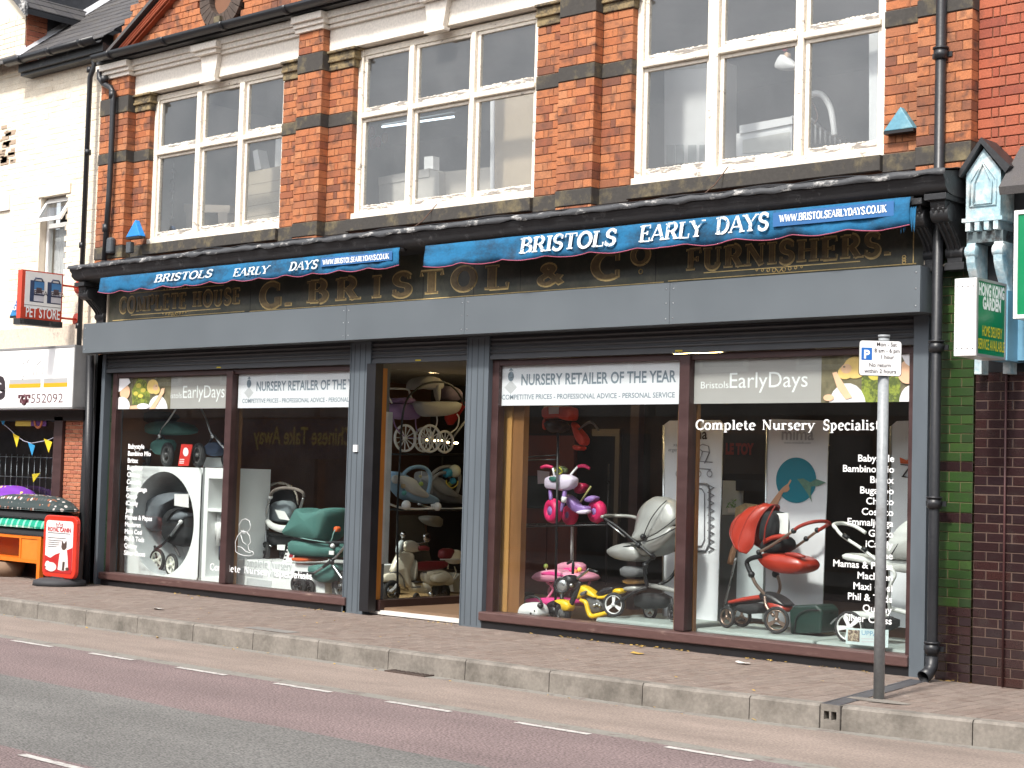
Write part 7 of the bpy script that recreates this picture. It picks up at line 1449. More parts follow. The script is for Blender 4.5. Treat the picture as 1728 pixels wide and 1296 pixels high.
k.tube([(740, 1110, -.1), (755, 1170, -.1)], .012, alu, 'fork'); k.wheel((650, 1160, -.1), .1, .1, tw=.022, rimm=blk, spokes=5); k.wheel((690, 1185, -.2), .1, .1, tw=.022, rimm=blk, spokes=5); k.wheel((765, 1195, -.1), .1, .0, tw=.02, rimm=blk, spokes=5); k.wheel((1085, 1180, -.05), .18, .1, tw=.03, rimm=M('dark_grey_plastic', (.1, .1, .1), .4), spokes=5); k.blob([(955, 1200, .1), (1010, 1180, .1), (1020, 1250, .1), (965, 1250, .1)], .06, orange, 'orange_fitting')

# ================ seen through the lobby side glass
SX = -13.8
t = thing('toy_scooter', 'cream toy scooter with dark red seat and top box behind the doorway glass', 'toy scooter', PX(700, 1010, SX)); k = K(t, cS, X=SX)
crs = M('cream_plastic_gloss', (.82, .76, .62), .22, var=.02, coat=.5); mar = M('maroon_seat', (.22, .02, .025), .45, var=.05)
k.blob([(135, 790), (148, 740), (190, 700), (260, 685), (320, 695), (370, 735), (405, 800), (410, 860), (380, 870), (350, 810), (250, 795)], 0.037, crs, 'front_mudguard')
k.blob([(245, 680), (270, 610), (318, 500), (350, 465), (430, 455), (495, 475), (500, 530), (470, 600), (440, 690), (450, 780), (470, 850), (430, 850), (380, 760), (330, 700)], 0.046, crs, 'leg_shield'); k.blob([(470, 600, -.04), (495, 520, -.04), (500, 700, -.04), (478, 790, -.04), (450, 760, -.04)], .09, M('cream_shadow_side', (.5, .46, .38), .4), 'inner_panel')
k.blob([(380, 420), (400, 360), (450, 332), (510, 345), (560, 395), (600, 440), (560, 455), (480, 470), (420, 455)], 0.043, crs, 'handlebar_cowl'); k.blob([(318, 440, .05), (335, 370, .05), (375, 325, .05), (385, 350, .05), (380, 460, .05), (330, 495, .05)], .03, M('clear_windshield', (.5, .54, .54), .1), 'windshield'); k.tube([(560, 425, .09), (620, 420, .12), (670, 430, .14)], [.028, .03, .022], mar, 'grip'); 
k.tube([(375, 325, .05), (388, 285, .05)], .008, chrome, 'mirror_stem'); k.ball((390, 270, .05), .035, chrome, 'mirror'); k.tube([(550, 370, .06), (640, 352, .08), (650, 325, .08)], .008, chrome, 'mirror_stem'); k.ball((652, 302, .08), .062, chrome, 'mirror', (.35, 1, 1))
k.blob([(445, 800), (480, 780), (600, 790), (680, 830), (700, 900), (640, 920), (500, 905), (460, 880)], 0.043, crs, 'footboard'); k.blob([(480, 798, .03), (515, 772, .03), (585, 785, .03), (575, 800, .03)], .07, blk, 'mat')
k.blob([(600, 680), (700, 655), (800, 650), (870, 680), (915, 740), (932, 790), (900, 830), (800, 835), (700, 835), (620, 800), (590, 740)], 0.062, crs, 'rear_body'); k.blob([(690, 740, .1), (780, 680, .1), (860, 710, .1), (890, 760, .1), (820, 800, .1), (720, 800, .1)], 0.050, crs, 'side_bulge')
k.blob([(505, 620), (540, 575), (620, 562), (760, 560), (860, 562), (872, 600), (840, 640), (700, 660), (570, 672), (520, 655)], 0.050, mar, 'seat')
k.blob([(870, 545), (900, 490), (935, 440), (980, 435), (1010, 465), (1035, 530), (1020, 585), (940, 600), (880, 585)], 0.056, crs, 'top_box'); k.blob([(795, 540), (795, 460), (830, 422), (900, 422), (935, 440), (905, 500), (880, 545)], 0.056, mar, 'top_box_pad'); k.tube([(795, 545, .1), (880, 545, .12), (1030, 540, .1)], .008, white_pl, 'trim')
k.tube([(950, 620, .05), (968, 680, .05), (945, 740, .05), (900, 755, .05)], 0.007, crs, 'rack'); k.tube([(880, 600), (880, 650)], 0.012, crs, 'rack_post')
k.wheel((245, 895, 0), .145, 0, tw=.04, rimm=alu, spokes=5); k.wheel((800, 905, 0), .135, 0, tw=.045, rimm=M('dark_grey_plastic', (.1, .1, .1), .4), spokes=5); k.tube([(330, 820, .07), (300, 860, .07), (250, 900, .08)], .025, M('grey_fork', (.3, .3, .3), .4), 'fork'); k.wheel((535, 955, .12), .05, 0, tw=.015, rimm=blk, nm='stabiliser'); k.tube([(670, 905, .1), (730, 965, .12)], .03, alu, 'silencer')
k.slab([(605, 680, .16), (650, 680, .16), (650, 692, .16), (605, 694, .16)], .004, M('grey_badge', (.2, .2, .2), .3), 'badge'); k.slab([(480, 842, .11), (580, 836, .11), (578, 852, .11), (482, 858, .11)], .004, M('grey_badge', (.2, .2, .2), .3), 'badge'); k.tube([(245, 690, .06), (330, 685, .08), (385, 740, .08), (410, 850, .06)], .008, M('grey_badge', (.2, .2, .2), .3), 'trim_strip')
# floor of the left display and white back stand
a = PX(625, 1012, SX)
B().box(-18, -13.2, .35, 3.2, .04, .046).obj('display_floor', M('pale_wood_floor', (.4, .27, .13), .4, var=.2, vs=4, stretch=(1, .2, 1)), shop)
t = thing('lobby_shelf', 'black metal shelving behind the doorway glass holding dolls prams and bouncers', 'shelf', PX(700, 1005, -13.5)); k = K(t, cP, X=-13.45)
for y0, y1, d in ((745, 748, 0), (1292, 1300, 0), (1296, 1302, -.5)): k.tube([(212, y0, d), (968, y1, d)], .012, sm, 'rail', smooth=False)
for x, d in ((745, -.3),): k.tube([(x, 740, d), (x-10, 1290, d)], .008, sm, 'post', smooth=False)
k.slab([(212, 1296, -.5), (968, 1300, -.5), (968, 1304, -.0), (212, 1302, -.0)], .01, sm, 'shelf_board')
t = thing('hoop_pole', 'tall thin black pole curving over like a hoop behind the doorway glass', 'pole', PX(668, 1015, -13.25)); k = K(t, cP, X=-13.28)
k.tube([(300, 2160), (300, 1290), (318, 900), (335, 560), (355, 330), (400, 190), (480, 105), (580, 45), (690, 28), (790, 40), (870, 95), (930, 180), (965, 260)], .012, blk, 'hoop')
lilf = M('lilac_fabric', (.3, .18, .36), .8, var=.08); whf = M('off_white_fabric', (.42, .41, .4), .8, var=.06)
def dpram(lab, X, P1, m1, P2, m2, wheels_, tubes, base):
    t = thing('dolls_pram', lab, 'dolls pram', base); k = K(t, cP, X=X)
    k.blob(P1, .12, m1, 'body'); k.blob(P2, .12, m2, 'hood')
    for p, R in wheels_: k.wheel(p, R, -.12, tw=.011, rimm=white_pl, spokes=12, tyre=white_pl)
    for L in tubes: k.tube(L, .008, m1 if m1 is lilf else white_pl, 'frame_tube')
    return t, k
t, k = dpram('lilac dolls pram with white wheels on the top lobby shelf', -13.62, [(228, 250), (300, 240), (420, 250), (495, 300), (488, 370), (440, 405), (290, 400), (240, 330)], lilf, [(250, 185), (400, 180), (440, 240), (260, 245)], lilf, [((375, 585, .1), .16), ((560, 600, -.1), .15)], [[(255, 370, .1), (270, 450, .1), (300, 500, .1), (380, 580, .1)], [(480, 370, .1), (480, 450, .1), (495, 520, .1)], [(380, 583, .1), (600, 583, .1)]], PX(690, 762, -13.6))
k.tube([(245, 240, .1), (210, 170, .1), (185, 95, .1)], .009, white_pl, 'handle'); k.tube([(180, 93, .1), (350, 95, .1), (410, 110, .1), (430, 170, .1), (490, 290, .1)], .011, white_pl, 'handle')
t, k = dpram('off white dolls pram with large hood and white spoked wheels, top lobby shelf', -13.5, [(440, 215), (560, 225), (700, 218), (905, 222), (880, 310), (830, 345), (720, 370), (540, 372), (480, 330)], whf, [(428, 110), (440, 20), (520, -30), (640, -30), (720, 40), (700, 110), (560, 90)], whf, [((620, 590, .1), .165), ((768, 622, .1), .135)], [[(690, 370, 0), (690, 440, 0), (640, 580, .08)], [(890, 345, 0), (910, 390, 0), (890, 480, 0), (830, 530, 0)]], PX(730, 762, -13.5))
k.blob([(660, 60, .1), (720, 50, .1), (712, 220, .1), (690, 220, .1)], .03, whf, 'hood_rib'); k.blob([(700, 90, 0), (800, 60, 0), (890, 110, 0), (905, 215, 0), (720, 215, 0)], .11, M('lilac_grey_fabric', (.16, .12, .17), .8), 'hood_back'); k.tube([(985, 400, 0), (850, 580, 0)], .012, M('grey_tube', (.3, .3, .3), .4), 'push_bar')
t = thing('red_pennant', 'dark red cloth triangle hanging behind the off white dolls pram', 'cloth', PX(760, 720, -13.9)); k = K(t, cP, X=-13.95); k.blob([(750, 360), (860, 340), (930, 220), (990, 225), (900, 370), (820, 485)], .03, M('deep_red_cloth', (.3, .008, .01), .7), 'cloth')
bl1 = M('pale_blue_fabric', (.22, .36, .5), .8, var=.08); gy1 = M('mid_grey_fabric', (.22, .22, .22), .8, var=.1)
def bouncer(lab, X, sh, m1, m2, base):
    t = thing('baby_bouncer', lab, 'baby bouncer', base); k = K(t, cP, X=X); s = lambda L: [(p[0]+sh, *p[1:]) for p in L]
    k.blob(s([(215, 920), (260, 910), (330, 940), (400, 990), (460, 1100), (600, 1160), (680, 1200), (670, 1240), (520, 1235), (360, 1200), (270, 1100), (215, 1020)]), .12, m1, 'seat'); k.blob(s([(250, 970, .08), (310, 950, .08), (440, 980, .08), (480, 1060, .08), (600, 1160, .08), (560, 1185, .08), (400, 1140, .08), (300, 1040, .08)]), .08, m2, 'padding')
    k.tube(s([(330, 1010, .1), (360, 940, .1), (430, 885, .1), (520, 870, .1), (590, 895, .1), (625, 960, .1), (620, 1060, .1), (595, 1140, .1)]), .022, m1, 'toy_arch'); k.tube(s([(215, 1240, .1), (330, 1275, .1), (500, 1290, .1), (700, 1280, .1)]), .012, white_pl, 'rocker')
    k.ball(s([(385, 1250, .12)])[0], .055, white_pl, 'foot'); k.ball(s([(695, 1265, .12)])[0], .05, white_pl, 'foot'); k.ball(s([(525, 965, .1)])[0], .02, M('toy_star', (.4, .36, .2), .6), 'hanging_toy'); k.tube(s([(540, 910, .1), (530, 1020, .1)]), .004, m2, 'cord'); k.blob(s([(512, 1040, .1), (535, 1010, .1), (550, 1040, .1), (535, 1068, .1)]), .02, M('toy_lime', (.35, .45, .1), .5), 'hanging_toy')
    return t, k
t, k = bouncer('pale blue baby bouncer with toy arch on the lobby shelf', -13.5, 0, bl1, M('pale_padding', (.5, .5, .47), .8), PX(690, 850, -13.5)); k.ball((280, 995, .1), .05, M('pale_padding', (.5, .5, .47), .8), 'headrest'); k.ball((355, 1060, .14), .03, M('toy_bear', (.4, .33, .2), .8), 'toy_bear'); k.ball((365, 1130, .14), .03, M('toy_teal', (.08, .3, .28), .6), 'toy_bear')
t, k = bouncer('grey baby bouncer with blue and white football mobile on the lobby shelf', -13.75, 290, gy1, M('grey_padding', (.3, .3, .29), .8), PX(750, 850, -13.75))
k.tube([(630, 1140, .2), (640, 1020, .2), (700, 945, .2), (790, 925, .2)], .02, gy1, 'mobile_arm'); k.tube([(775, 935, .2), (830, 925, .2)], .05, M('toy_blue', (.03, .3, .45), .5), 'mobile_body'); k.ball((868, 912, .22), .075, M('toy_white_ball', (.6, .6, .45), .6), 'ball'); k.tube([(785, 1000, .2), (790, 1040, .2), (840, 1080, .2), (890, 1050, .2), (900, 1010, .2)], .007, M('toy_yellow', (.8, .6, .1), .5), 'ring'); k.ball((850, 1010, .2), .04, M('toy_blue', (.03, .3, .45), .5), 'mobile_toy')
for i, (x, y) in enumerate(((590, 604), (665, 610), (697, 611), (735, 611), (800, 626), (880, 634))):
    p = PX(*Zm(*cP)(x, y), -15.5); t = thing('spot_lamp', ('leftmost', 'second from left', 'third from left', 'fourth from left', 'fifth from left', 'long rightmost')[i]+' of the six warm lit lamps behind the dolls prams', 'lamp', p, 'warm lamps deep in the shop'); B().ball(p, .022, 8, (1, 2.2 if i == 5 else 1, .6)).obj('bulb', M('warm_lamp', (1, .72, .35), emit=5), t)
p = PX(*Zm(*cS)(525, 218), -15.0); t = thing('lamp_bulb', 'single lit yellow lamp bulb above the toy scooter', 'lamp', p); B().ball(p, .03, 10).obj('bulb', M('yellow_lamp', (1, .75, .3), emit=5, var=0), t); B().tube([p+Vector((0, 0, .03)), p+Vector((0, 0, .09))], .012, 8).obj('socket', blk, t)
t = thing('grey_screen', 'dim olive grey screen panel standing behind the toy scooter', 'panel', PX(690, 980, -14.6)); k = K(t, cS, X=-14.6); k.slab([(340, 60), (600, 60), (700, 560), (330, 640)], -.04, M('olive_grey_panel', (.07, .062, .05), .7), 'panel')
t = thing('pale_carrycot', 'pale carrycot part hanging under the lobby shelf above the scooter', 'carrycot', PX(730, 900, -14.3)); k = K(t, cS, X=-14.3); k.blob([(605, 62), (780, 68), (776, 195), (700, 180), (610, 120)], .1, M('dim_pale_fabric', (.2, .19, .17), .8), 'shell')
t = thing('pale_bin', 'pale box standing on the floor behind the scooter rear wheel', 'box', PX(770, 1000, -13.9)); k = K(t, cS, X=-14.0); k.slab([(945, 900), (930, 790), (1020, 705), (1070, 700), (1070, 900)], -.3, M('pale_stone_box', (.42, .4, .35), .7), 'body')

# ================ upstairs rooms
cU1, cU2, cU3 = (0, 0, 2.88), (560, 0, 2.88), (1128, 0, 2.88)
def up(nm, lab, cat, crop, Y, base=None): t = thing(nm, lab, cat, PY(*Zm(*crop)(*base), Y)); return t, K(t, crop, Y)
cardb = M('beige_carton', (.5, .43, .33), .8, var=.04); whc = M('white_painted_furniture', (.86, .87, .87), .5, var=.03)
t, k = up('cot_box', 'tall beige boarded box behind the right pane of the left upstairs window', 'box', cU1, .7, (1290, 1090)); k.slab([(1195, 840), (1390, 800), (1390, 1100), (1190, 1120)], .6, cardb, 'body')
for j in range(4): k.slab([(1195, 900+j*52, -.003), (1390, 868+j*52, -.003), (1390, 870+j*52, -.003), (1195, 903+j*52, -.003)], .002, M('carton_line', (.3, .26, .2), .8), 'board_line')
t, k = up('white_carton', 'small white carton standing on the beige boarded box', 'box', cU1, .8, (1250, 835)); k.slab([(1228, 735), (1250, 725), (1270, 820), (1240, 828)], .15, whc, 'body'); k.slab([(1340, 670), (1400, 640), (1400, 800), (1335, 810)], .2, whc, 'upper_body')
t, k = up('side_table', 'pale wooden table behind the middle pane of the left upstairs window', 'table', cU1, .8, (1010, 1120)); k.slab([(893, 990), (1118, 998), (1115, 1035), (893, 1028)], .5, M('pale_table_wood', (.42, .36, .3), .6), 'table_top'); k.slab([(905, 1028), (975, 1030), (975, 1130), (905, 1130)], .4, M('pale_table_wood', (.42, .36, .3), .6), 'leg'); k.slab([(1060, 1034), (1105, 1036), (1105, 1130), (1060, 1130)], .4, M('pale_table_wood', (.42, .36, .3), .6), 'leg')
t, k = up('crystal_mobile', 'string of pale hanging ornaments behind the left upstairs window', 'ornament', cU1, .9, (840, 1080)); k.tube([(845, 790), (835, 1090)], .004, white_pl, 'cord', smooth=False)
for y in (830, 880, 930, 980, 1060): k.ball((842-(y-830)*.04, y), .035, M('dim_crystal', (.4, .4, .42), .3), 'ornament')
t, k = up('storage_box', 'low pale box with a lid behind the left pane of the middle upstairs window', 'box', cU2, .6, (300, 980)); k.slab([(228, 865), (470, 822), (520, 835), (520, 960), (230, 985)], .5, M('pale_carton', (.6, .57, .52), .7), 'body'); k.slab([(226, 862, -.01), (472, 818, -.01), (472, 858, -.01), (226, 900, -.01)], .53, M('pale_carton_lid', (.66, .63, .58), .7), 'lid')
t, k = up('drawer_unit', 'long pale wooden unit behind the centre pane of the middle upstairs window', 'cabinet', cU2, .7, (620, 940)); k.slab([(520, 838), (780, 810), (780, 930), (518, 950)], .4, M('pale_ash_wood', (.58, .53, .46), .6, var=.06, vs=9, stretch=(.2, 1, 1)), 'body'); k.slab([(448, 762, .05), (492, 758, .05), (492, 850, .05), (448, 850, .05)], .1, whc, 'white_block')
t, k = up('wardrobe_panel', 'tall beige board leaning behind the right pane of the middle upstairs window', 'board', cU2, .55, (880, 900)); k.slab([(778, 470), (1000, 425), (1000, 900), (775, 918)], .05, M('beige_board', (.52, .42, .3), .6, var=.03), 'board'); k.slab([(770, 455, -.01), (1000, 405, -.01), (1000, 440, -.01), (790, 485, -.01)], .06, whc, 'top_edge'); k.slab([(770, 470, -.01), (790, 470, -.01), (788, 918, -.01), (770, 918, -.01)], .06, whc, 'side_edge')
t, k = up('toy_garland', 'dim pinkish soft toys hanging behind the middle upstairs window', 'soft toy', cU2, 1.3, (230, 760))
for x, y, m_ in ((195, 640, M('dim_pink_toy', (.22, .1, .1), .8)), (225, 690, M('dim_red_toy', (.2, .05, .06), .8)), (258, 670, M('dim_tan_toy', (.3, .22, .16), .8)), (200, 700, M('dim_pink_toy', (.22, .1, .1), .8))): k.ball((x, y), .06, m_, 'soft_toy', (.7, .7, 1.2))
t, k = up('white_wardrobe', 'tall white wardrobe behind the left pane of the right upstairs window', 'wardrobe', cU3, .8, (90, 790)); k.slab([(-20, 290), (190, 270), (188, 790), (-20, 800)], .5, whc, 'body'); k.slab([(-22, 292, -.004), (186, 275, -.004), (186, 330, -.004), (-22, 345, -.004)], .003, M('pale_cream_panel', (.68, .68, .64), .5), 'top_panel'); text('Silver Cross', k.P((8, 320, -.006)), M('grey_script', (.35, .35, .34), .5, var=0), t, .07, .42, shear=.25)
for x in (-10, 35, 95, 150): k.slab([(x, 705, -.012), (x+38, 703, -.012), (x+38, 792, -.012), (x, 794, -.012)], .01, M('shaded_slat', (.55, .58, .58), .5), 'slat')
t, k = up('white_cot', 'white wooden cot behind the centre pane of the right upstairs window', 'cot', cU3, .8, (470, 745)); k.slab([(330, 650), (600, 600), (600, 745), (330, 760)], .03, whc, 'end_panel'); k.slab([(345, 610, -.02), (600, 565, -.02), (602, 600, -.02), (345, 650, -.02)], .05, whc, 'top_rail'); k.slab([(360, 680, -.008), (590, 640, -.008), (590, 735, -.008), (360, 745, -.008)], .006, M('pale_cream_panel', (.68, .68, .64), .5), 'panel')
k.tube([(600, 570, 0), (690, 580, .2), (760, 640, .6), (860, 680, 1.0)], .018, whc, 'side_rail', smooth=False)
for j in range(7): k.tube([(690+j*24, 592+j*14, .2+j*.09), (690+j*24, 700, .2+j*.09)], .01, whc, 'bar', smooth=False)
t, k = up('canopy_arm', 'white curved canopy arm rising over the cot in the right upstairs window', 'canopy', cU3, 1.0, (810, 660)); k.tube([(684, 470), (710, 455), (750, 465), (785, 520), (800, 590), (808, 660)], .03, whc, 'arm'); k.tube([(690, 480, .05), (715, 530, .05), (725, 570, .05), (710, 600, .05)], .008, M('brown_cord', (.2, .13, .1), .7), 'cord')
t, k = up('white_blind', 'narrow white curtain at the right edge of the right upstairs window', 'curtain', cU3, .35, (1000, 680)); k.slab([(975, 150), (1060, 130), (1060, 680), (975, 690)], .02, M('white_curtain', (.74, .76, .76), .8, var=.05, vs=9, stretch=(4, 1, .2)), 'curtain')
t, k = up('hanging_doll', 'small white figure with red top hanging in the right upstairs window', 'ornament', cU3, .5, (560, 340)); k.blob([(518, 330), (540, 280), (560, 262), (600, 290), (640, 330), (600, 342), (545, 342)], .05, whc, 'skirt'); k.blob([(560, 290, 0), (575, 252, 0), (592, 262, 0), (588, 290, 0)], .03, M('peach_doll', (.7, .5, .35), .7), 'body'); k.ball((567, 236, 0), .03, M('doll_red', (.5, .03, .06), .6), 'hat')

# ================ goods outside the pet shop
t = thing('a_board', 'red framed pavement sign with cat and dog picture on a round black base', 'pavement sign', (-18.46, -.4, GZ))
YB = -.54
def bq(x, y, d=0.): return PY(x, y, YB+d)
def rrect(x0, y0, x1, y1, r, d, n=5):
    out = []
    for cx, cy, a0 in ((x1-r, y0+r, -90), (x1-r, y1-r, 0), (x0+r, y1-r, 90), (x0+r, y0+r, 180)):
        for j in range(n): a = math.radians(a0+90*j/(n-1)); out.append((cx+r*math.cos(a), cy+r*math.sin(a)))
    return [(x, YB+d, z) for x, z in out]
A_, C_ = bq(70, 972), bq(130, 872); x0, x1, z0, z1 = A_.x, C_.x, A_.z, C_.z; AX = (x0+x1)/2
B().prism(rrect(x0, z0, x1, z1, .09, 0), (0, .06, 0)).obj('frame', M('red_board_frame', (.62, .03, .012), .35, coat=.3), t, bevel=.012)
ins = .065
B().prism(rrect(x0+ins, z0+ins, x1-ins, z1-ins, .05, -.003), (0, .003, 0)).obj('poster', M('board_poster_white', (.72, .7, .7), .4, var=.03), t)
w_, h_ = x1-x0-2*ins, z1-z0-2*ins; U = lambda u, v, d=-.006: (x0+ins+w_*u, YB+d, z0+ins+h_*v)
def pf(nm, mt, P_, d): B().prism([U(u, v, d) for u, v in P_], (0, .002, 0)).obj(nm, mt, t)
pf('red_field', M('board_red', (.45, .02, .02), .4, var=.03), [(.0, .04), (.04, .0), (.96, 0), (1, .04), (1, .5), (.75, .43), (.4, .35), (.2, .27), (0, .32)], -.006)
def el(cu, cv, ru, rv, n=16): return [(cu+ru*math.cos(2*math.pi*j/n), cv+rv*math.sin(2*math.pi*j/n)) for j in range(n)]
fw = M('animal_white', (.75, .71, .66), .5, var=.06); fd = M('animal_dark', (.08, .05, .04), .5)
pf('dog_body', fw, el(.25, .1, .2, .09), -.009); pf('dog_head', fw, el(.13, .12, .1, .09), -.0115); pf('dog_nose', fd, el(.05, .09, .02, .018, 8), -.014); pf('cat_body', fw, [(.5, .06), (.55, .35), (.62, .48), (.8, .48), (.85, .3), (.88, .08), (.7, .04)], -.009); pf('cat_head', fd, el(.7, .51, .09, .065), -.0115); pf('cat_ear', fd, [(.62, .54), (.63, .63), (.69, .57)], -.012); pf('cat_ear', fd, [(.72, .57), (.78, .63), (.79, .53)], -.012); pf('cat_leg', fd, [(.66, .05), (.68, .22), (.76, .22), (.74, .05)], -.0115); pf('cat_tail', fd, el(.85, .09, .06, .03), -.0117)
rt = M('board_red_text', (.5, .02, .02), .4, var=0); text('ROYAL CANIN', U(.08, .79), rt, t, .075, w_*.84, bold=.0018)
b = B(); b.tube([U(.4, .88), U(.38, .95), U(.46, .91), U(.5, .97), U(.54, .91), U(.62, .95), U(.6, .88), U(.4, .88)], .004, 5); b.obj('crown', rt, t)
for v, u0, u1 in ((.755, .08, .9), (.66, .07, .75), (.61, .1, .6), (.57, .1, .52), (.53, .1, .5), (.49, .1, .42)): pf('print_line', dk, [(u0, v), (u1, v), (u1, v+.009), (u0, v+.009)], -.006)
b = B(); b.tube([(AX, YB+.03, GZ), (AX, YB+.03, GZ+.06), (AX, YB+.03, GZ+.085)], [.33, .32, .25], 28); b.box(AX-.14, AX+.14, YB+.0, YB+.06, GZ+.08, z0+.01); b.obj('base', M('rubber_base', (.035, .036, .04), .7), t)
t = thing('hutch', 'bright orange painted wooden hutch standing on legs outside the pet shop', 'hutch', (-19.9, -.3, GZ)); om = M('orange_painted_wood', (.72, .17, .01), .45, var=.1, vs=5)
YH = -.38; pr_ = PY(66, 980, YH).x; zt = PY(60, 905, YH).z; zm_ = PY(60, 947, YH).z; xm_ = PY(35, 925, YH).x
B().box(pr_-2.2, pr_, YH, .0, zt-.04, zt).obj('top', om, t); B().box(pr_-2.2, pr_, YH, 0, zm_-.03, zm_+.02).obj('bottom_shelf', om, t); B().box(xm_, pr_-.09, YH+.01, YH+.03, zm_+.02, zt-.04).obj('door', M('orange_door', (.62, .2, .02), .5, var=.15), t); B().box(xm_-.04, xm_, YH, YH+.05, zm_+.02, zt-.04).obj('divider', om, t); B().box(pr_-2.2, pr_-.05, -.08, -.06, zm_+.02, zt-.04).obj('back', M('orange_dark', (.4, .1, .01), .5), t)
for x in (pr_-.07, pr_-2.2): 
    for y in (YH-.005, -.12): B().box(x, x+.075, y, y+.06, GZ, zt-.041).obj('leg', om, t)
t = thing('plant_pot', 'brown clay pot under the orange hutch', 'pot', PY(20, 965, -.3)); p = PY(10, 972, -.25); B().tube([(p.x, -.2, GZ), (p.x, -.2, GZ+.2)], [.16, .22], 18).obj('pot', M('clay_pot', (.22, .14, .09), .8), t)
def cushion(lab, cx, cy, z, wx, wy, h, mt, trim=None, rot=0):
    t = thing('pet_cushion', lab, 'cushion', (cx, cy, z)); b = B(); n = 20; rows = []
    for i in range(n+1):
        for j in range(n+1):
            u, v = i/n*2-1, j/n*2-1; e = (1-abs(u)**3.5)*(1-abs(v)**3.5); hh = h*(.12+.88*max(0, e)**.55)+.012*noise.noise(Vector((u*3, v*3, cx)))
            rows.append((cx+u*wx*(1-.07*abs(v)**2), cy+v*wy*(1-.07*abs(u)**2), z+hh))
    m_ = n+1; bot = [(x, y, z+.0) if 0 else (x, y, z+.004) for x, y, _ in rows]
    fs = [(i*m_+j, (i+1)*m_+j, (i+1)*m_+j+1, i*m_+j+1) for i in range(n) for j in range(n)]
    N = len(rows); per = [(i, 0) for i in range(n)]+[(n, j) for j in range(n)]+[(i, n) for i in range(n, 0, -1)]+[(0, j) for j in range(n, 0, -1)]
    idx = [i*m_+j for i, j in per]
    b.add(rows+bot, fs+[(N+a, N+b_, N+c, N+d) for d, c, b_, a in fs]+[(idx[q], idx[(q+1) % len(idx)], N+idx[(q+1) % len(idx)], N+idx[q]) for q in range(len(idx))], True)
    b.obj('cover', mt, t); return t
def Mpat(name, base, spots, scale, th=.35):
    m = bpy.data.materials.new(name); m.use_nodes = True; n, l = m.node_tree.nodes, m.node_tree.links; bs = n['Principled BSDF']; bs.inputs['Roughness'].default_value = .85
    g = n.new('ShaderNodeNewGeometry'); v = n.new('ShaderNodeTexVoronoi'); v.inputs['Scale'].default_value = scale; v.inputs['Randomness'].default_value = .35; l.new(g.outputs['Position'], v.inputs['Vector'])
    lt = n.new('ShaderNodeMath'); lt.operation = 'LESS_THAN'; lt.inputs[1].default_value = th; l.new(v.outputs['Distance'], lt.inputs[0])
    cr = n.new('ShaderNodeValToRGB'); cr.color_ramp.interpolation = 'CONSTANT'; l.new(v.outputs['Color'], cr.inputs[0]); e = cr.color_ramp.elements
    while len(e) < len(spots): e.new(.5)
    for i, c in enumerate(spots): e[i].position = i/len(spots); e[i].color = (*c, 1)
    mx = n.new('ShaderNodeMix'); mx.data_type = 'RGBA'; l.new(lt.outputs[0], mx.inputs['Factor']); mx.inputs['A'].default_value = (*base, 1); l.new(cr.outputs[0], mx.inputs['B']); l.new(mx.outputs['Result'], bs.inputs['Base Color']); return m
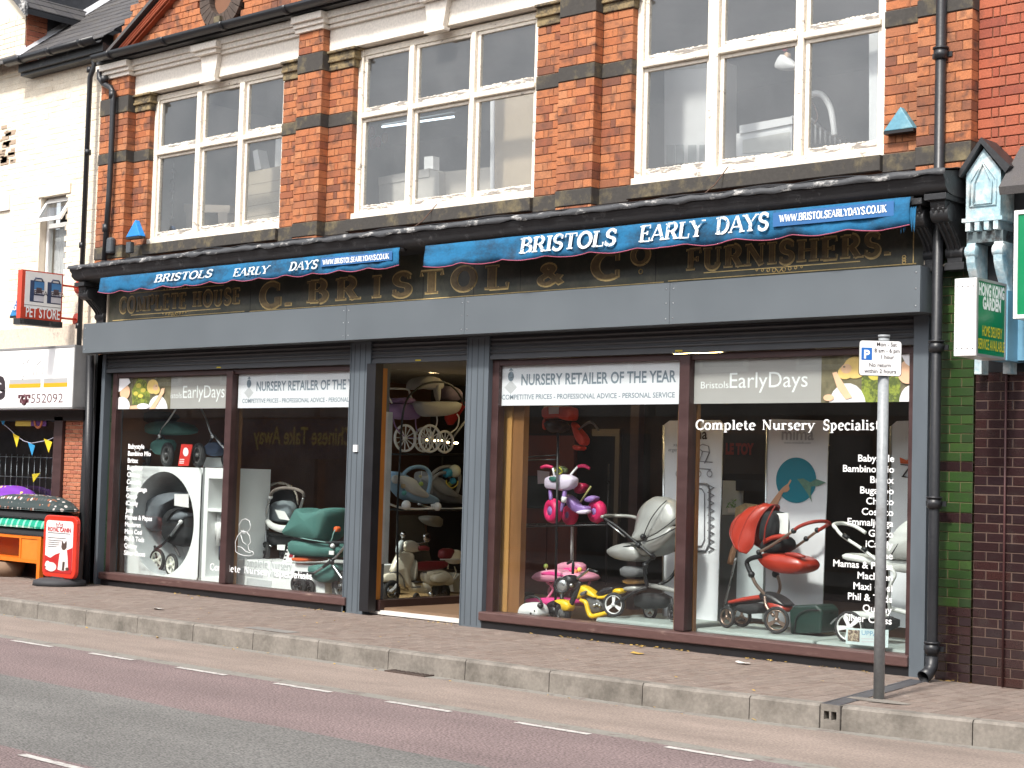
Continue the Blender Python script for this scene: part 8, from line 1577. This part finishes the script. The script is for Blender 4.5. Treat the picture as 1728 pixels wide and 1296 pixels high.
def Mcheck(name, c1, c2, c3, sc):
    m = bpy.data.materials.new(name); m.use_nodes = True; n, l = m.node_tree.nodes, m.node_tree.links; bs = n['Principled BSDF']; bs.inputs['Roughness'].default_value = .85
    g = n.new('ShaderNodeNewGeometry'); sp = n.new('ShaderNodeSeparateXYZ'); l.new(g.outputs['Position'], sp.inputs[0]); out = []
    for ax in ('X', 'Y'):
        a = n.new('ShaderNodeMath'); a.operation = 'MULTIPLY'; a.inputs[1].default_value = sc; l.new(sp.outputs[ax], a.inputs[0]); f = n.new('ShaderNodeMath'); f.operation = 'PINGPONG'; f.inputs[1].default_value = 1; l.new(a.outputs[0], f.inputs[0]); q = n.new('ShaderNodeMath'); q.operation = 'LESS_THAN'; q.inputs[1].default_value = .3; l.new(f.outputs[0], q.inputs[0]); out.append(q)
    s_ = n.new('ShaderNodeMath'); l.new(out[0].outputs[0], s_.inputs[0]); l.new(out[1].outputs[0], s_.inputs[1]); d = n.new('ShaderNodeMath'); d.operation = 'MULTIPLY'; d.inputs[1].default_value = .5; l.new(s_.outputs[0], d.inputs[0])
    cr = n.new('ShaderNodeValToRGB'); cr.color_ramp.interpolation = 'CONSTANT'; e = cr.color_ramp.elements; e[0].color = (*c1, 1); e[1].position = .4; e[1].color = (*c2, 1); e.new(.9).color = (*c3, 1); l.new(d.outputs[0], cr.inputs[0]); l.new(cr.outputs[0], bs.inputs['Base Color']); return m
cx = pr_-.75
cushion('black edged pet bed under the green tartan cushion', cx+.15, -.2, zt+.0, .95, .19, .13, blkf)
cushion('green and white tartan pet cushion squeezed in the stack on the hutch', cx+.2, -.21, zt+.1, .95, .2, .14, Mcheck('green_tartan', (.0, .28, .17), (.2, .5, .36), (.7, .78, .7), 14))
cushion('black base cushion under the dark patterned cushion', cx+.22, -.2, zt+.22, .92, .19, .14, blkf)
cushion('dark cushion printed with small brown animals on top of the pet bed stack', cx+.24, -.21, zt+.33, .88, .2, .2, Mpat('animal_print', (.03, .045, .045), [(.25, .09, .04), (.5, .45, .42), (.06, .07, .07), (.2, .07, .04)], 16, .4))
cushion('purple cushion with coloured spots behind the dark patterned one', cx-.55, -.1, zt+.43, .6, .16, .2, Mpat('purple_print', (.16, .03, .35), [(.7, .1, .2), (.2, .5, .2), (.16, .03, .35), (.7, .5, .1), (.1, .3, .6)], 14, .28))
b = B(); r_ = random.Random(6)
for i in range(60):
    x = -18.3+r_.gauss(0, .12); y = -.06+r_.uniform(-.06, .02); h = r_.uniform(.02, .07); b.add([(x, y, GZ), (x+.008, y, GZ), (x+.004+r_.uniform(-.03, .03), y-r_.uniform(0, .04), GZ+h)], [(0, 1, 2)])
tag(b.obj('weeds', M('weed_green', (.09, .12, .03), .8), kind='stuff'), 'small weeds at the foot of the left grey pilaster')
